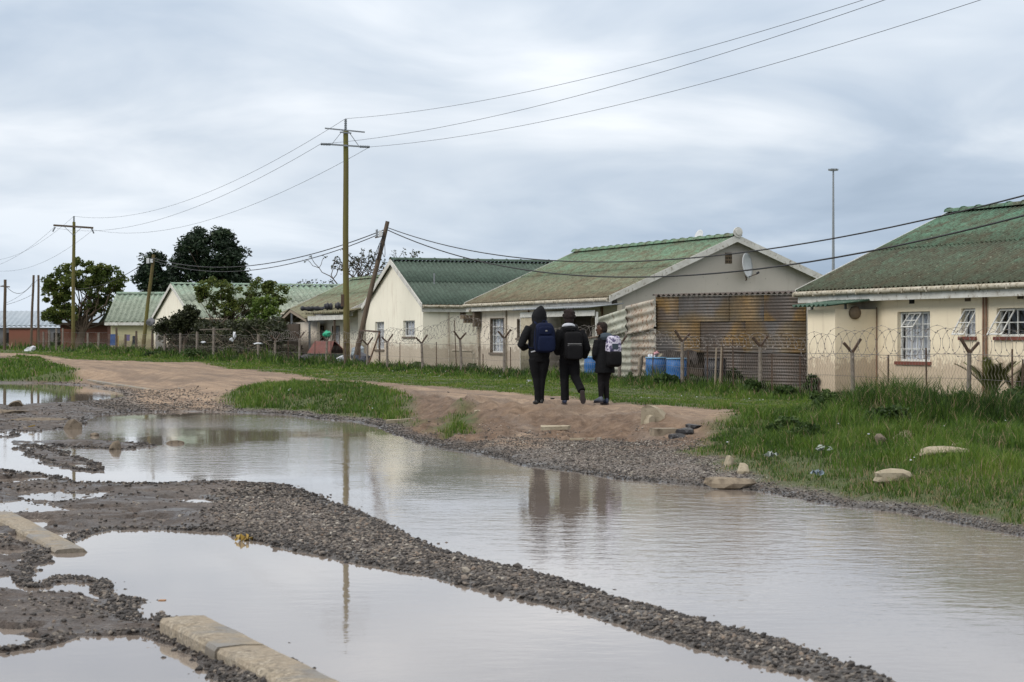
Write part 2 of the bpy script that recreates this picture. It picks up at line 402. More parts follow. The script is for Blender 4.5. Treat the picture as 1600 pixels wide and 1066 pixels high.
# ---------------------------------------------------------------- world, sun, camera
def make_world():
    SUN_EL, SUN_AZ = 36, 235      # soft sun behind cloud, from behind and to the left of the camera
    w = bpy.data.worlds.new('World'); bpy.context.scene.world = w; w.use_nodes = True
    nt = w.node_tree; nt.nodes.clear()
    out = nt.nodes.new('ShaderNodeOutputWorld')
    sky = nt.nodes.new('ShaderNodeTexSky'); sky.sky_type = 'NISHITA'; sky.sun_disc = False
    sky.sun_elevation = R(SUN_EL); sky.sun_rotation = R(SUN_AZ)
    b1 = nt.nodes.new('ShaderNodeBackground'); b1.inputs[1].default_value = .06; L(nt, sky.outputs[0], b1.inputs[0])
    tc = nt.nodes.new('ShaderNodeTexCoord')
    sx = nt.nodes.new('ShaderNodeSeparateXYZ'); L(nt, tc.outputs['Generated'], sx.inputs[0])
    def math_(op, a, b=None, c=None):
        n = nt.nodes.new('ShaderNodeMath'); n.operation = op
        for i, v in enumerate((a, b, c)):
            if v is None: continue
            if isinstance(v, (int, float)): n.inputs[i].default_value = v
            else: L(nt, v, n.inputs[i])
        return n.outputs[0]
    zz = math_('MAXIMUM', sx.outputs[2], 0.0); den = math_('ADD', zz, .15)
    cx = math_('DIVIDE', sx.outputs[0], den); cy = math_('DIVIDE', sx.outputs[1], den)
    cb = nt.nodes.new('ShaderNodeCombineXYZ'); L(nt, cx, cb.inputs[0]); L(nt, cy, cb.inputs[1])
    def cn(scale, det, rot, sc, seed, dist_=0.):
        mp = nt.nodes.new('ShaderNodeMapping'); mp.inputs['Rotation'].default_value = (0, 0, rot); mp.inputs['Scale'].default_value = sc
        mp.inputs['Location'].default_value = (seed, seed*.7, 0); L(nt, cb.outputs[0], mp.inputs[0])
        n = nt.nodes.new('ShaderNodeTexNoise'); n.inputs['Scale'].default_value = scale; n.inputs['Detail'].default_value = det
        n.inputs['Roughness'].default_value = .52; n.inputs['Distortion'].default_value = dist_
        L(nt, mp.outputs[0], n.inputs['Vector']); return n.outputs['Fac']
    a = cn(.48, 4, R(18), (1, .62, 1), 5.3, .5); bb = cn(1.7, 5, R(-14), (.8, .75, 1), 7.7, .5)
    s = math_('MULTIPLY_ADD', bb, .48, math_('MULTIPLY', a, .68))
    col = ramp(nt, s, [(.41, (.355, .43, .53)), (.50, (.435, .51, .61)), (.59, (.575, .635, .71)), (.70, (.78, .815, .86))])
    # brighter aloft, as every overcast sky is; a bluer band low down
    hz = math_('MULTIPLY', sst_node(nt, math_, zz, 0, .11), 1.0)
    low = mix(nt, 1.0, col, (.83, .89, .955), 'MULTIPLY'); col = mix(nt, hz, low, col)
    aloft = sst_node(nt, math_, zz, .2, .6); grey = mix(nt, aloft, col, (.79, .775, .75)); col = grey
    g = math_('MULTIPLY_ADD', zz, .80, 1.02)
    cbk = nt.nodes.new('ShaderNodeBackground'); L(nt, col, cbk.inputs[0]); L(nt, g, cbk.inputs[1])
    mx = nt.nodes.new('ShaderNodeMixShader'); mx.inputs[0].default_value = .93
    L(nt, b1.outputs[0], mx.inputs[1]); L(nt, cbk.outputs[0], mx.inputs[2]); L(nt, mx.outputs[0], out.inputs[0])
    sl = bpy.data.lights.new('sun', 'SUN'); sl.energy = 1.5; sl.angle = R(26); sl.color = (1, .965, .91)
    so = bpy.data.objects.new('sun', sl); COL.objects.link(so)
    # towards the sun: left of and behind the camera
    dirv = Vector((-math.sin(R(SUN_AZ-180))*math.cos(R(SUN_EL)), -math.cos(R(SUN_AZ-180))*math.cos(R(SUN_EL)), math.sin(R(SUN_EL))))
    so.rotation_euler = dirv.to_track_quat('Z', 'Y').to_euler(); so.location = (-20, -20, 40)
def sst_node(nt, math_, v, a, b):
    n = nt.nodes.new('ShaderNodeMapRange'); n.interpolation_type = 'SMOOTHSTEP'
    n.inputs['From Min'].default_value = a; n.inputs['From Max'].default_value = b; L(nt, v, n.inputs['Value']); return n.outputs[0]
make_world()
sc = bpy.context.scene
sc.view_settings.view_transform = 'Standard'; sc.view_settings.look = 'None'; sc.view_settings.gamma = 1; sc.view_settings.exposure = 0.22
cam = bpy.data.cameras.new('camera'); cam.lens = 70; cam.sensor_width = 36; cam.clip_end = 6000; cam.clip_start = .1
cam.shift_y = -3/1600
cam.dof.use_dof = True; cam.dof.focus_distance = 38; cam.dof.aperture_fstop = 8
camo = bpy.data.objects.new('camera', cam); COL.objects.link(camo); camo.location = (0, 0, CZ); camo.rotation_euler = (R(90), 0, 0)
sc.camera = camo

# ---------------------------------------------------------------- terrain and water
def make_ground():
    rows = np.concatenate([np.arange(1235, 760, -1.6), np.arange(760, 600, -.9), np.arange(600, 541, -.7)])
    D = CZ*F/(rows-HY)
    D = np.concatenate([D, np.geomspace(D[-1]*1.04, 3000, 46)])
    cols = np.concatenate([np.linspace(-1.6, -.36, 40)[:-1], np.linspace(-.36, .36, 860), np.linspace(.36, 1.6, 40)[1:]])
    X = D[:, None]*cols[None, :]; Y = np.repeat(D[:, None], len(cols), 1)
    x = X.ravel(); y = Y.ravel(); h = np.zeros_like(x); sd = np.zeros_like(x)
    for i in range(0, len(x), 60000):
        h[i:i+60000], sd[i:i+60000] = land(x[i:i+60000], y[i:i+60000])
    u, v = uv_of(x, y)
    wob = fbm(x, y, .8, 4, 12)*.45+fbm(x, y, 4, 2, 13)*.12
    def msk(P, soft=.35): return sst(.5-(poly_sd(x, y, P)+wob)/soft)
    path = sst(.5-(poly_sd(x, y, PATH)+wob*.8-.22)/.7)
    g = np.maximum.reduce([msk(P, .6) for P in (G_ISLE, G_LEFT, G_TUFT, G_BANK)])
    verge = sst((v-15.2-wob-.6*np.sin(u*.11))/.5)*(1-path)
    g = np.maximum(g, verge)
    g = g*sst((sd-.3+.17*sst((26-u)/3))/.25)
    rutm = sum(np.exp(-((v-c0-.35*np.sin(u*.16+c0)-.3*fbm(x, y, .35, 4, 5))/.2)**2) for c0 in (13.7, 15.0))
    path = path*(1-.35*rutm*(u < 80))
    dirt = sst((h-.13+.06*wob)/.1)*(1-path)*sst((58-u)/10)
    scp = np.maximum.reduce([sst(.5-(poly_sd(x, y, P)+wob*.6)/.5) for P in SCARP])
    path = path*(1-.85*scp); dirt = np.maximum(dirt, scp)*(1-.999*path)
    dirt = np.maximum(dirt, .8*np.exp(-((v-12.9+.5*wob)/.55)**2)*sst((40-u)/6)*(1-g*.9))
    dirt = np.maximum(dirt, sst((v-10.2)/1.0)*sst((u-52)/6)*(1-path)*.9)
    pxx = x/np.maximum(y, 1)*F+CX
    mud = sst((430-pxx+wob*160)/160)*sst((9.3-v)/1.0)*(y < 60)*.85
    mud = np.clip(mud*(.55+.9*fbm(x, y, .9, 3, 14)+.35), 0, 1)
    wet = np.maximum(sst(1-sd/.55)*.95, mud*.85); wet = wet*(1-g)
    for P in PUD_SMALL: wet = np.maximum(wet, msk(P, .1))
    wet = np.where(sd < 0, 1, wet)
    z = np.stack([path, g, wet, np.ones_like(x)], 1); z2 = np.stack([dirt, mud, 0*x, np.ones_like(x)], 1)
    nr, nc = X.shape
    i = np.arange(nr*nc).reshape(nr, nc)
    FA = np.stack([i[:-1, :-1], i[:-1, 1:], i[1:, 1:], i[1:, :-1]], -1).reshape(-1, 4)
    o = npmesh('ground', np.stack([x, y, h], 1), FA, ground_material(), True, {'zone': z, 'zone2': z2})
    tag(o, kind='structure')
make_ground()
def make_water():
    ys = np.concatenate([np.arange(5, 30, .5), np.arange(30, 84, 2)]); xs = np.concatenate([np.arange(-40, -10, 2), np.arange(-10, 10, .5), np.arange(10, 30, 2)])
    X, Y = np.meshgrid(xs, ys); x = X.ravel(); y = Y.ravel()
    u, v = uv_of(x, y)
    # the near pool beside the kerb lies sheltered and smooth, the long one along the road is ruffled
    rip = np.clip(.12 + 1.0*sst((v-4.2)/2.5) + .25*sst((v-2.0)/2.), 0, 1)
    rip = np.where(y > 46, .25, rip)
    c = np.stack([rip, rip, rip, np.ones_like(rip)], 1)
    nr, nc = X.shape; i = np.arange(nr*nc).reshape(nr, nc)
    FA = np.stack([i[:-1, :-1], i[:-1, 1:], i[1:, 1:], i[1:, :-1]], -1).reshape(-1, 4)
    o = npmesh('puddle_water', np.stack([x, y, 0*x], 1), FA, water_material(), True, {'ripple': c}); tag(o, kind='structure')
make_water()
# ================================================================ materials of the buildings
def wallmat(name, c, dirty, seed=0):
    m, nt, b = newmat(name)
    col = mix(nt, ramp(nt, noise(nt, .9, 6, .6, seed=seed), [(.35, 0.), (.75, .55)]), c, tuple(x*.86 for x in c))
    # splashed dirt up from the ground and rain streaks
    tc = nt.nodes.new('ShaderNodeTexCoord'); sp = nt.nodes.new('ShaderNodeSeparateXYZ'); L(nt, tc.outputs['Object'], sp.inputs[0])
    ad = nt.nodes.new('ShaderNodeMath'); ad.operation = 'MULTIPLY_ADD'; L(nt, noise(nt, 5, 6, .75, seed=seed+1), ad.inputs[0]); ad.inputs[1].default_value = -1.5; L(nt, sp.outputs[2], ad.inputs[2])
    col = mix(nt, ramp(nt, ad.outputs[0], [(0., .68), (.14, .22), (.5, 0.)]), col, dirty)
    # (height above the ground less a ragged edge)
    col = mix(nt, ramp(nt, noise(nt, 1.6, 5, .65, seed=seed+2, stretch=(2.5, 2.5, .35)), [(.56, 0.), (.78, .5)]), col, dirty)
    col = mix(nt, ramp(nt, noise(nt, 14, 3, .6, seed=seed+5), [(.70, 0.), (.74, .8)]), col, tuple(x*.45 for x in dirty))
    L(nt, col, b.inputs['Base Color']); b.inputs['Roughness'].default_value = .88; b.inputs['Specular IOR Level'].default_value = .2
    bump(nt, b, noise(nt, 30, 5, .65), .25, .008); return m
def roofmat(name, base, top, brown, speck, z0, z1, amount=.5, seed=0, specks=.64):
    """fibre cement sheets: paint weathered away towards the eave, lichen specks"""
    m, nt, b = newmat(name)
    tc = nt.nodes.new('ShaderNodeTexCoord'); sp = nt.nodes.new('ShaderNodeSeparateXYZ'); L(nt, tc.outputs['Object'], sp.inputs[0])
    mr = nt.nodes.new('ShaderNodeMapRange'); L(nt, sp.outputs[2], mr.inputs[0]); mr.inputs[1].default_value = z0; mr.inputs[2].default_value = z1
    n1 = noise(nt, 1.6, 8, .78, seed=seed)
    ad = nt.nodes.new('ShaderNodeMath'); ad.operation = 'MULTIPLY_ADD'; L(nt, n1, ad.inputs[0]); ad.inputs[1].default_value = 2.2; L(nt, mr.outputs[0], ad.inputs[2])
    mr2 = nt.nodes.new('ShaderNodeMapRange'); L(nt, ad.outputs[0], mr2.inputs[0]); mr2.inputs[1].default_value = .9+amount*.75; mr2.inputs[2].default_value = 1.9+amount*.75
    col = mix(nt, mr2.outputs[0], base, top)
    col = mix(nt, ramp(nt, noise(nt, 1.5, 8, .78, seed=seed+1), [(.45, 0.), (.62, .8)]), col, brown)
    col = mix(nt, ramp(nt, noise(nt, 9, 7, .75, seed=seed+6), [(.47, 0.), (.62, .7)]), col, tuple(x*.42 for x in brown))
    col = mix(nt, ramp(nt, noise(nt, 17, 6, .75, seed=seed+3), [(specks, 0.), (specks+.06, .8)]), col, speck)
    L(nt, col, b.inputs['Base Color']); b.inputs['Roughness'].default_value = .85; b.inputs['Specular IOR Level'].default_value = .25
    bump(nt, b, noise(nt, 22, 6, .7), .5, .012); return m
def rustmat(name, tones, seed=0, rough=.6, metal=.25):
    m, nt, b = newmat(name)
    col = ramp(nt, noise(nt, .95, 2, .45, seed=seed), tones)
    col = mix(nt, ramp(nt, noise(nt, 6, 6, .7, seed=seed+1, stretch=(1, 1, .5)), [(.45, 0.), (.72, .65)]), col, (.10, .062, .038))
    col = mix(nt, ramp(nt, noise(nt, 18, 5, .7, seed=seed+2), [(.35, .45), (.6, 0.)]), col, (.045, .038, .032))
    L(nt, col, b.inputs['Base Color']); b.inputs['Roughness'].default_value = rough; b.inputs['Metallic'].default_value = metal
    bump(nt, b, noise(nt, 16, 4, .6), .3, .01); return m
def woodmat(name, c1, c2, green=None):
    m, nt, b = newmat(name)
    col = mix(nt, ramp(nt, noise(nt, 3, 6, .65, stretch=(9, 9, .5)), [(.3, 0.), (.7, 1.)]), c1, c2)
    if green: col = mix(nt, ramp(nt, noise(nt, .5, 4, .6, seed=3, stretch=(2, 2, 1)), [(.42, 0.), (.62, .85)]), col, green)
    L(nt, col, b.inputs['Base Color']); b.inputs['Roughness'].default_value = .85; b.inputs['Specular IOR Level'].default_value = .2
    bump(nt, b, noise(nt, 10, 5, .6, stretch=(6, 6, .4)), .5, .01); return m
def glassmat():
    m, nt, b = newmat('window_glass'); nt.nodes.remove(b)
    t = nt.nodes.new('ShaderNodeBsdfTransparent'); t.inputs[0].default_value = (.96, .97, .98, 1)
    g = nt.nodes.new('ShaderNodeBsdfGlossy'); g.inputs['Roughness'].default_value = .04
    f = nt.nodes.new('ShaderNodeFresnel'); f.inputs[0].default_value = 1.45
    ge = nt.nodes.new('ShaderNodeNewGeometry'); iv = nt.nodes.new('ShaderNodeMath'); iv.operation = 'SUBTRACT'; iv.inputs[0].default_value = 1; L(nt, ge.outputs['Backfacing'], iv.inputs[1])
    fm = nt.nodes.new('ShaderNodeMath'); fm.operation = 'MULTIPLY'; L(nt, f.outputs[0], fm.inputs[0]); L(nt, iv.outputs[0], fm.inputs[1])
    mx = nt.nodes.new('ShaderNodeMixShader'); L(nt, fm.outputs[0], mx.inputs[0]); L(nt, t.outputs[0], mx.inputs[1]); L(nt, g.outputs[0], mx.inputs[2])
    L(nt, mx.outputs[0], nt.nodes['Material Output'].inputs[0]); return m
M_ = dict(
    cream=wallmat('cream_plaster', (.80, .70, .53), (.36, .27, .20), 1),
    pinkish=wallmat('weathered_plaster', (.70, .63, .53), (.25, .195, .15), 2),
    gable=wallmat('grey_gable_plaster', (.50, .465, .415), (.30, .27, .22), 3),
    pale=wallmat('pale_plaster', (.80, .765, .65), (.38, .29, .22), 4),
    khaki=wallmat('khaki_plaster', (.50, .46, .29), (.22, .18, .12), 5),
    terracotta=wallmat('terracotta_plaster', (.20, .085, .06), (.15, .09, .06), 6),
    greywall=wallmat('grey_plaster', (.16, .16, .17), (.10, .09, .085), 7),
    redbrick=wallmat('red_brick', (.15, .07, .05), (.09, .05, .04), 8),
    white=surf('white_paint', (.66, .66, .64), (.52, .51, .48), 4, .5, (.24, .22, .18), 11, (.58, .72)),
    fascia=surf('weathered_white_board', (.62, .62, .59), (.46, .45, .41), 3, .7, (.18, .15, .11), 9, (.56, .70)),
    gutter=surf('stained_gutter', (.50, .47, .40), (.34, .30, .22), 3, .7, (.11, .085, .05), 12, (.50, .64)),
    steel=surf('window_frame_paint', (.60, .61, .60), (.50, .50, .48), 5, .5),
    brownreveal=surf('brown_window_frame', (.13, .10, .075), (.09, .07, .05), 6, .7),
    sillred=surf('oxide_red_sill', (.20, .062, .042), (.13, .05, .04), 4, .6),
    silldark=surf('dull_brown_sill', (.17, .13, .10), (.11, .09, .07), 4, .7),
    curtain=surf('net_curtain', (.68, .69, .72), (.50, .51, .55), 9, .9, (.33, .34, .38), 16, (.55, .62)),
    darkcurtain=surf('grey_curtain', (.20, .20, .21), (.11, .11, .12), 9, .9),
    vent=surf('air_brick', (.20, .15, .10), (.12, .09, .06), 12, .8),
    hole=surf('painted_opening_shade', (.015, .014, .013), (.01, .01, .01), 4, .9),  # near-black colour painted in for the shade inside openings
    door=surf('grey_brown_door', (.17, .155, .15), (.11, .10, .095), 3, .6, (.06, .05, .04), 10),
    pipe=surf('painted_pipe', (.46, .42, .35), (.33, .28, .22), 4, .5, (.14, .09, .06), 10),
    rustpipe=surf('rusty_pipe', (.26, .15, .10), (.16, .09, .06), 6, .6),
    pole=woodmat('creosoted_pole', (.085, .064, .028), (.13, .105, .05), (.13, .125, .035)),
    poledark=woodmat('old_grey_pole', (.075, .055, .04), (.13, .10, .075)),
    fencepost=surf('concrete_fence_post', (.23, .20, .175), (.14, .12, .10), 9, .9, (.10, .08, .06), 13),
    wood=woodmat('weathered_board', (.22, .18, .14), (.32, .27, .21)),
    darkwood=woodmat('dark_old_wood', (.05, .04, .032), (.09, .07, .055)),
    iron=surf('rusty_iron', (.055, .04, .032), (.10, .06, .04), 9, .7),
    wire=surf('galvanised_wire', (.13, .12, .115), (.19, .17, .16), 5, .5, metal=.3),
    mesh=surf('chain_link_wire', (.17, .145, .125), (.24, .21, .185), 2, .6, metal=.2),
    razor=surf('razor_wire_steel', (.10, .088, .08), (.19, .17, .155), 8, .5, metal=.4),
    cable=surf('black_cable', (.018, .018, .02), (.03, .03, .033), 3, .6),
    insul=surf('grey_insulator', (.11, .13, .15), (.16, .18, .20), 9, .35),
    galv=surf('galvanised_steel', (.28, .30, .32), (.20, .215, .23), 4, .5, metal=.4),
    dish=surf('satellite_dish', (.62, .64, .66), (.46, .48, .50), 4, .5),
    blue=surf('blue_plastic', (.012, .085, .26), (.02, .12, .33), 4, .45),
    bluerim=surf('scuffed_blue_rim', (.25, .42, .56), (.10, .25, .45), 10, .5),
    black=surf('black_plastic', (.015, .016, .02), (.03, .032, .04), 6, .5),
    teal=surf('green_plastic_bag', (.02, .30, .17), (.05, .42, .26), 7, .4),
    whiteplastic=surf('white_plastic', (.68, .70, .74), (.50, .53, .60), 9, .45),
    concrete=surf('old_concrete', (.27, .225, .165), (.19, .155, .115), 2.2, .75, (.09, .07, .05), 7, (.48, .66), bstr=.5, bdist=.02, bscale=18),
    concretelt=surf('pale_broken_concrete', (.36, .315, .235), (.25, .21, .15), 5, .9, (.18, .15, .10), 12, (.55, .7), bstr=.5, bdist=.02, bscale=24),
    stone=surf('muddy_stone', (.19, .155, .115), (.10, .08, .06), 8, .75, (.055, .045, .035), 14, bstr=.5, bdist=.02),
    blackrubble=surf('burnt_rubbish', (.02, .02, .022), (.05, .05, .055), 20, .5, (.25, .27, .28), 30, (.62, .66)),
    greensheet=surf('green_canopy_sheet', (.030, .065, .048), (.05, .10, .07), 4, .6, (.20, .22, .18), 14, (.60, .68)),
    tarp=surf('grey_tarpaulin', (.17, .175, .19), (.10, .10, .115), 4, .7),
    glass=glassmat(),
)
def kerbmat():
    m, nt, b = newmat('worn_kerb_concrete')
    tc = nt.nodes.new('ShaderNodeTexCoord'); vo = nt.nodes.new('ShaderNodeTexVoronoi'); vo.inputs['Scale'].default_value = 75; L(nt, tc.outputs['Object'], vo.inputs['Vector'])
    sp = nt.nodes.new('ShaderNodeSeparateColor'); L(nt, vo.outputs['Color'], sp.inputs[0])
    ag = ramp(nt, sp.outputs[0], [(0, (.11, .095, .075)), (.5, (.22, .19, .145)), (.85, (.30, .26, .20)), (1, (.38, .34, .28))])
    col = mix(nt, ramp(nt, noise(nt, 3.5, 6, .7), [(.40, 0.), (.62, .85)]), ag, (.25, .205, .15))
    wet = ramp(nt, noise(nt, 1.7, 5, .65, seed=4), [(.47, 0.), (.60, 1.)])
    col = mix(nt, wet, col, (.135, .118, .095)); col = mix(nt, ramp(nt, noise(nt, 8, 6, .75, seed=8), [(.56, 0.), (.68, .8)]), col, (.07, .052, .038))
    L(nt, col, b.inputs['Base Color']); L(nt, mix(nt, wet, (.85,)*3, (.35,)*3), b.inputs['Roughness'])
    p = bump(nt, b, vo.outputs['Distance'], .35, .004); bump(nt, b, noise(nt, 30, 5, .7), .5, .006, p); return m
M_['kerb'] = kerbmat()
RF = dict(
    h1=roofmat('mossy_dark_green_roof', (.070, .088, .060), (.10, .225, .155), (.075, .062, .040), (.26, .31, .23), 2.2, 4.2, .85, 1, .60),
    h2=roofmat('olive_brown_roof', (.175, .15, .10), (.135, .245, .165), (.115, .09, .058), (.34, .33, .25), 2.3, 4.2, .35, 2, .61),
    h4=roofmat('faded_green_brown_roof', (.20, .19, .125), (.16, .24, .165), (.15, .12, .08), (.34, .35, .27), 2.2, 3.9, .3, 3, .65),
    green=roofmat('dark_green_painted_roof', (.072, .105, .084), (.074, .112, .09), (.056, .08, .065), (.20, .26, .22), 3, 4.7, .1, 4, .74),
    light=roofmat('light_green_roof', (.28, .32, .26), (.20, .34, .265), (.165, .20, .155), (.55, .60, .52), 2.9, 4.2, .8, 5, .58),
    grey=surf('blue_grey_roof', (.26, .31, .36), (.33, .38, .43), .6, .5, metal=.2),
)
def corr(mb, o, wv, dv, amp=.025, pitch=.177, seg=6, thick=.01, nrm=None):
    """a real corrugated sheet: waves run along wv, the sheet falls along dv"""
    o, wv, dv = Vector(o), Vector(wv), Vector(dv)
    nrm = (nrm or wv.cross(dv)); nrm = Vector(nrm).normalized()
    n = max(2, int(wv.length/pitch*seg)); vs = []
    for side in (0, 1):
        for i in range(n+1):
            a = amp*math.sin(2*math.pi*i/seg) - side*thick
            vs.append(o+wv*(i/n)+nrm*a); vs.append(o+wv*(i/n)+dv+nrm*a)
    k = 2*(n+1); fs = []
    for i in range(n):
        fs.append([2*i, 2*i+1, 2*i+3, 2*i+2]); fs.append([k+2*i+2, k+2*i+3, k+2*i+1, k+2*i])
        fs.append([2*i+1, k+2*i+1, k+2*i+3, 2*i+3]); fs.append([2*i, 2*i+2, k+2*i+2, k+2*i])
    fs.append([0, k, k+1, 1]); fs.append([2*n, 2*n+1, k+2*n+1, k+2*n])
    mb.add(vs, fs, True); return mb
def slope(mb, e0, e1, r0, r1, tiers=2, amp=.026, pitch=.177, lift=.02):
    """roof slope from eave e0-e1 up to ridge r0-r1 in overlapping tiers of sheets"""
    e0, e1, r0, r1 = map(Vector, (e0, e1, r0, r1)); wv = e1-e0; up = r0-e0
    nrm = wv.cross(up).normalized()
    if nrm.z < 0: nrm = -nrm
    for t in range(tiers):
        a, b = t/tiers, (t+1)/tiers+(.03 if t < tiers-1 else 0)
        base = e0+up*b+nrm*(lift*(0 if t == 0 else 1)*t)
        corr(mb, base, wv, -up*(b-a)+nrm*0, amp, pitch, nrm=nrm)
def panel(mb, P, s0, s1, z0, z1, holes, t):
    """wall panel P(s,z,depth) with rectangular openings and reveals"""
    xs = sorted({s0, s1, *[h[0] for h in holes], *[h[1] for h in holes]}); zs = sorted({z0, z1, *[h[2] for h in holes], *[h[3] for h in holes]})
    for dp in (0, t):
        for i in range(len(xs)-1):
            for j in range(len(zs)-1):
                cx, cz = (xs[i]+xs[i+1])/2, (zs[j]+zs[j+1])/2
                if any(h[0] < cx < h[1] and h[2] < cz < h[3] for h in holes): continue
                mb.add([P(xs[i], zs[j], dp), P(xs[i+1], zs[j], dp), P(xs[i+1], zs[j+1], dp), P(xs[i], zs[j+1], dp)], [[0, 1, 2, 3]])
    def rim(a, b, c, d):
        for (p, q) in (((a, c), (b, c)), ((b, c), (b, d)), ((b, d), (a, d)), ((a, d), (a, c))):
            mb.add([P(p[0], p[1], 0), P(q[0], q[1], 0), P(q[0], q[1], t), P(p[0], p[1], t)], [[0, 1, 2, 3]])
    rim(s0, s1, z0, z1)
    for h in holes: rim(*h)
def window(root, P, s0, s1, z0, z1, cols, rows, sill='sillred', curtain='curtain', rec=.09, wide_bar=None, open_sash=None, cover=(0, 1), dark_reveal=False, cwide=.05, label=None):
    """steel window in an opening of the wall; its pane, sill, curtain and any open sash are its sub-parts"""
    f = MB(); w, h = s1-s0, z1-z0; ax = (P(s1, z0, 0)-P(s0, z0, 0)).normalized(); inn = (P(s0, z0, 1)-P(s0, z0, 0)).normalized(); up = Vector((0, 0, 1))
    b = cwide
    def bar(sa, sb, za, zb, d0=rec, d1=rec+.04): f.obox(P(sa, za, d0), P(sb, za, d0)-P(sa, za, d0), up*(zb-za), inn*(d1-d0))
    bar(s0+.002, s1-.002, z0+.002, z0+b); bar(s0+.002, s1-.002, z1-b, z1-.002); bar(s0+.002, s0+b, z0+b, z1-b); bar(s1-b, s1-.002, z0+b, z1-b)
    for i in range(1, cols):
        x = s0+w*i/cols; t = .022 if (wide_bar and i in wide_bar) else .011; bar(x-t, x+t, z0+b, z1-b, rec+.004, rec+.034)
    for j in range(1, rows):
        z = z0+h*j/rows; bar(s0+b, s1-b, z-.011, z+.011, rec+.007, rec+.03)
    fo = f.build('window', M_['steel'], root)
    if label: fo['label'] = label
    g = MB(); g.obox(P(s0+.02, z0+.02, rec+.042), P(s1-.02, z0, 0)-P(s0+.02, z0, 0), up*(h-.04), inn*.005); g.build('pane', M_['glass'], fo)
    s = MB(); s.obox(P(s0-.06, z0-.075, -.05), P(s1+.06, z0, 0)-P(s0-.06, z0, 0), up*.073, inn*.145); s.build('sill', M_[sill], fo)
    if dark_reveal:
        d = MB()
        d.obox(P(s0+.003, z0+.003, -.012), P(s0+.075, z0, 0)-P(s0+.003, z0, 0), up*(h-.006), inn*(rec+.01)); d.obox(P(s1-.03, z0+.003, -.012), P(s1-.003, z0, 0)-P(s1-.03, z0, 0), up*(h-.006), inn*(rec+.01))
        d.obox(P(s0+.08, z1-.04, -.012), P(s1-.035, z0, 0)-P(s0+.08, z0, 0), up*.037, inn*(rec+.01)); d.build('surround', M_['brownreveal'], fo)
    if curtain:
        cmb = MB(); n = int(40*w)+8; c0, c1 = s0+w*cover[0], s0+w*cover[1]; rn = random.Random(int(s0*97)); ph = rn.random()*6
        vs = []
        for i in range(n+1):
            sx = c0+(c1-c0)*i/n; dp = rec+.11+.022*math.sin(i*1.25+ph)+.012*math.sin(i*.47)
            vs += [P(sx, z0-.02, dp), P(sx, z1+.02, dp+.01)]
        cmb.add(vs, [[2*i, 2*i+2, 2*i+3, 2*i+1] for i in range(n)], True); cmb.build('curtain', M_[curtain], fo)
    if open_sash:
        sa, sb, za, zb, out = open_sash; q = MB(); t0 = P(sa, zb, rec-.01); aw = P(sb, zb, 0)-P(sa, zb, 0); dn = P(sa, za, -out)-P(sa, zb, rec-.01)
        nn = aw.normalized().cross(dn.normalized()); t = .035
        q.obox(t0, aw, dn.normalized()*t, nn*.02); q.obox(t0+dn-dn.normalized()*t, aw, dn.normalized()*t, nn*.02)
        q.obox(t0+dn.normalized()*t, aw.normalized()*t, dn-dn.normalized()*2*t, nn*.02); q.obox(t0+aw-aw.normalized()*t+dn.normalized()*t, aw.normalized()*t, dn-dn.normalized()*2*t, nn*.02)
        q.obox(t0+aw*.5-aw.normalized()*.01+dn.normalized()*t, aw.normalized()*.02, dn-dn.normalized()*2*t, nn*.018)
        q.obox(t0+dn*.5+aw.normalized()*t, aw-aw.normalized()*2*t, dn.normalized()*.02, nn*.016)
        q.build('open_sash', M_['white'], fo)
        g2 = MB(); g2.obox(t0+dn.normalized()*t+aw.normalized()*t+nn*.006, aw-aw.normalized()*2*t, dn-dn.normalized()*2*t, nn*.004); g2.build('sash_glass', M_['glass'], fo)
    return fo
def vent(root, P, s, z, w=.22, h=.2, dark=False):
    m = MB(); ax = (P(1, 0, 0)-P(0, 0, 0)); inn = (P(0, 0, 1)-P(0, 0, 0))
    if dark:
        m.obox(P(s-w/2, z-h/2, -.012), ax*w, Vector((0, 0, h)), inn*.01); return m.build('air_vent', M_['hole'], root)
    hs = [(s-w/2+w*(i+.2)/4, s-w/2+w*(i+.8)/4, z-h/2+h*(j+.2)/3, z-h/2+h*(j+.8)/3) for i in range(4) for j in range(3)]
    panel(m, lambda a, b_, d=0: P(a, b_, d-.016), s-w/2, s+w/2, z-h/2, z+h/2, hs, .008)
    o = m.build('air_vent', M_['vent'], root)
    q = MB(); q.obox(P(s-w/2+.004, z-h/2+.004, -.006), ax*(w-.008), Vector((0, 0, h-.008)), inn*.004); q.build('opening', M_['hole'], o)  # solid plate behind the slots, their shade painted as its colour
    return o
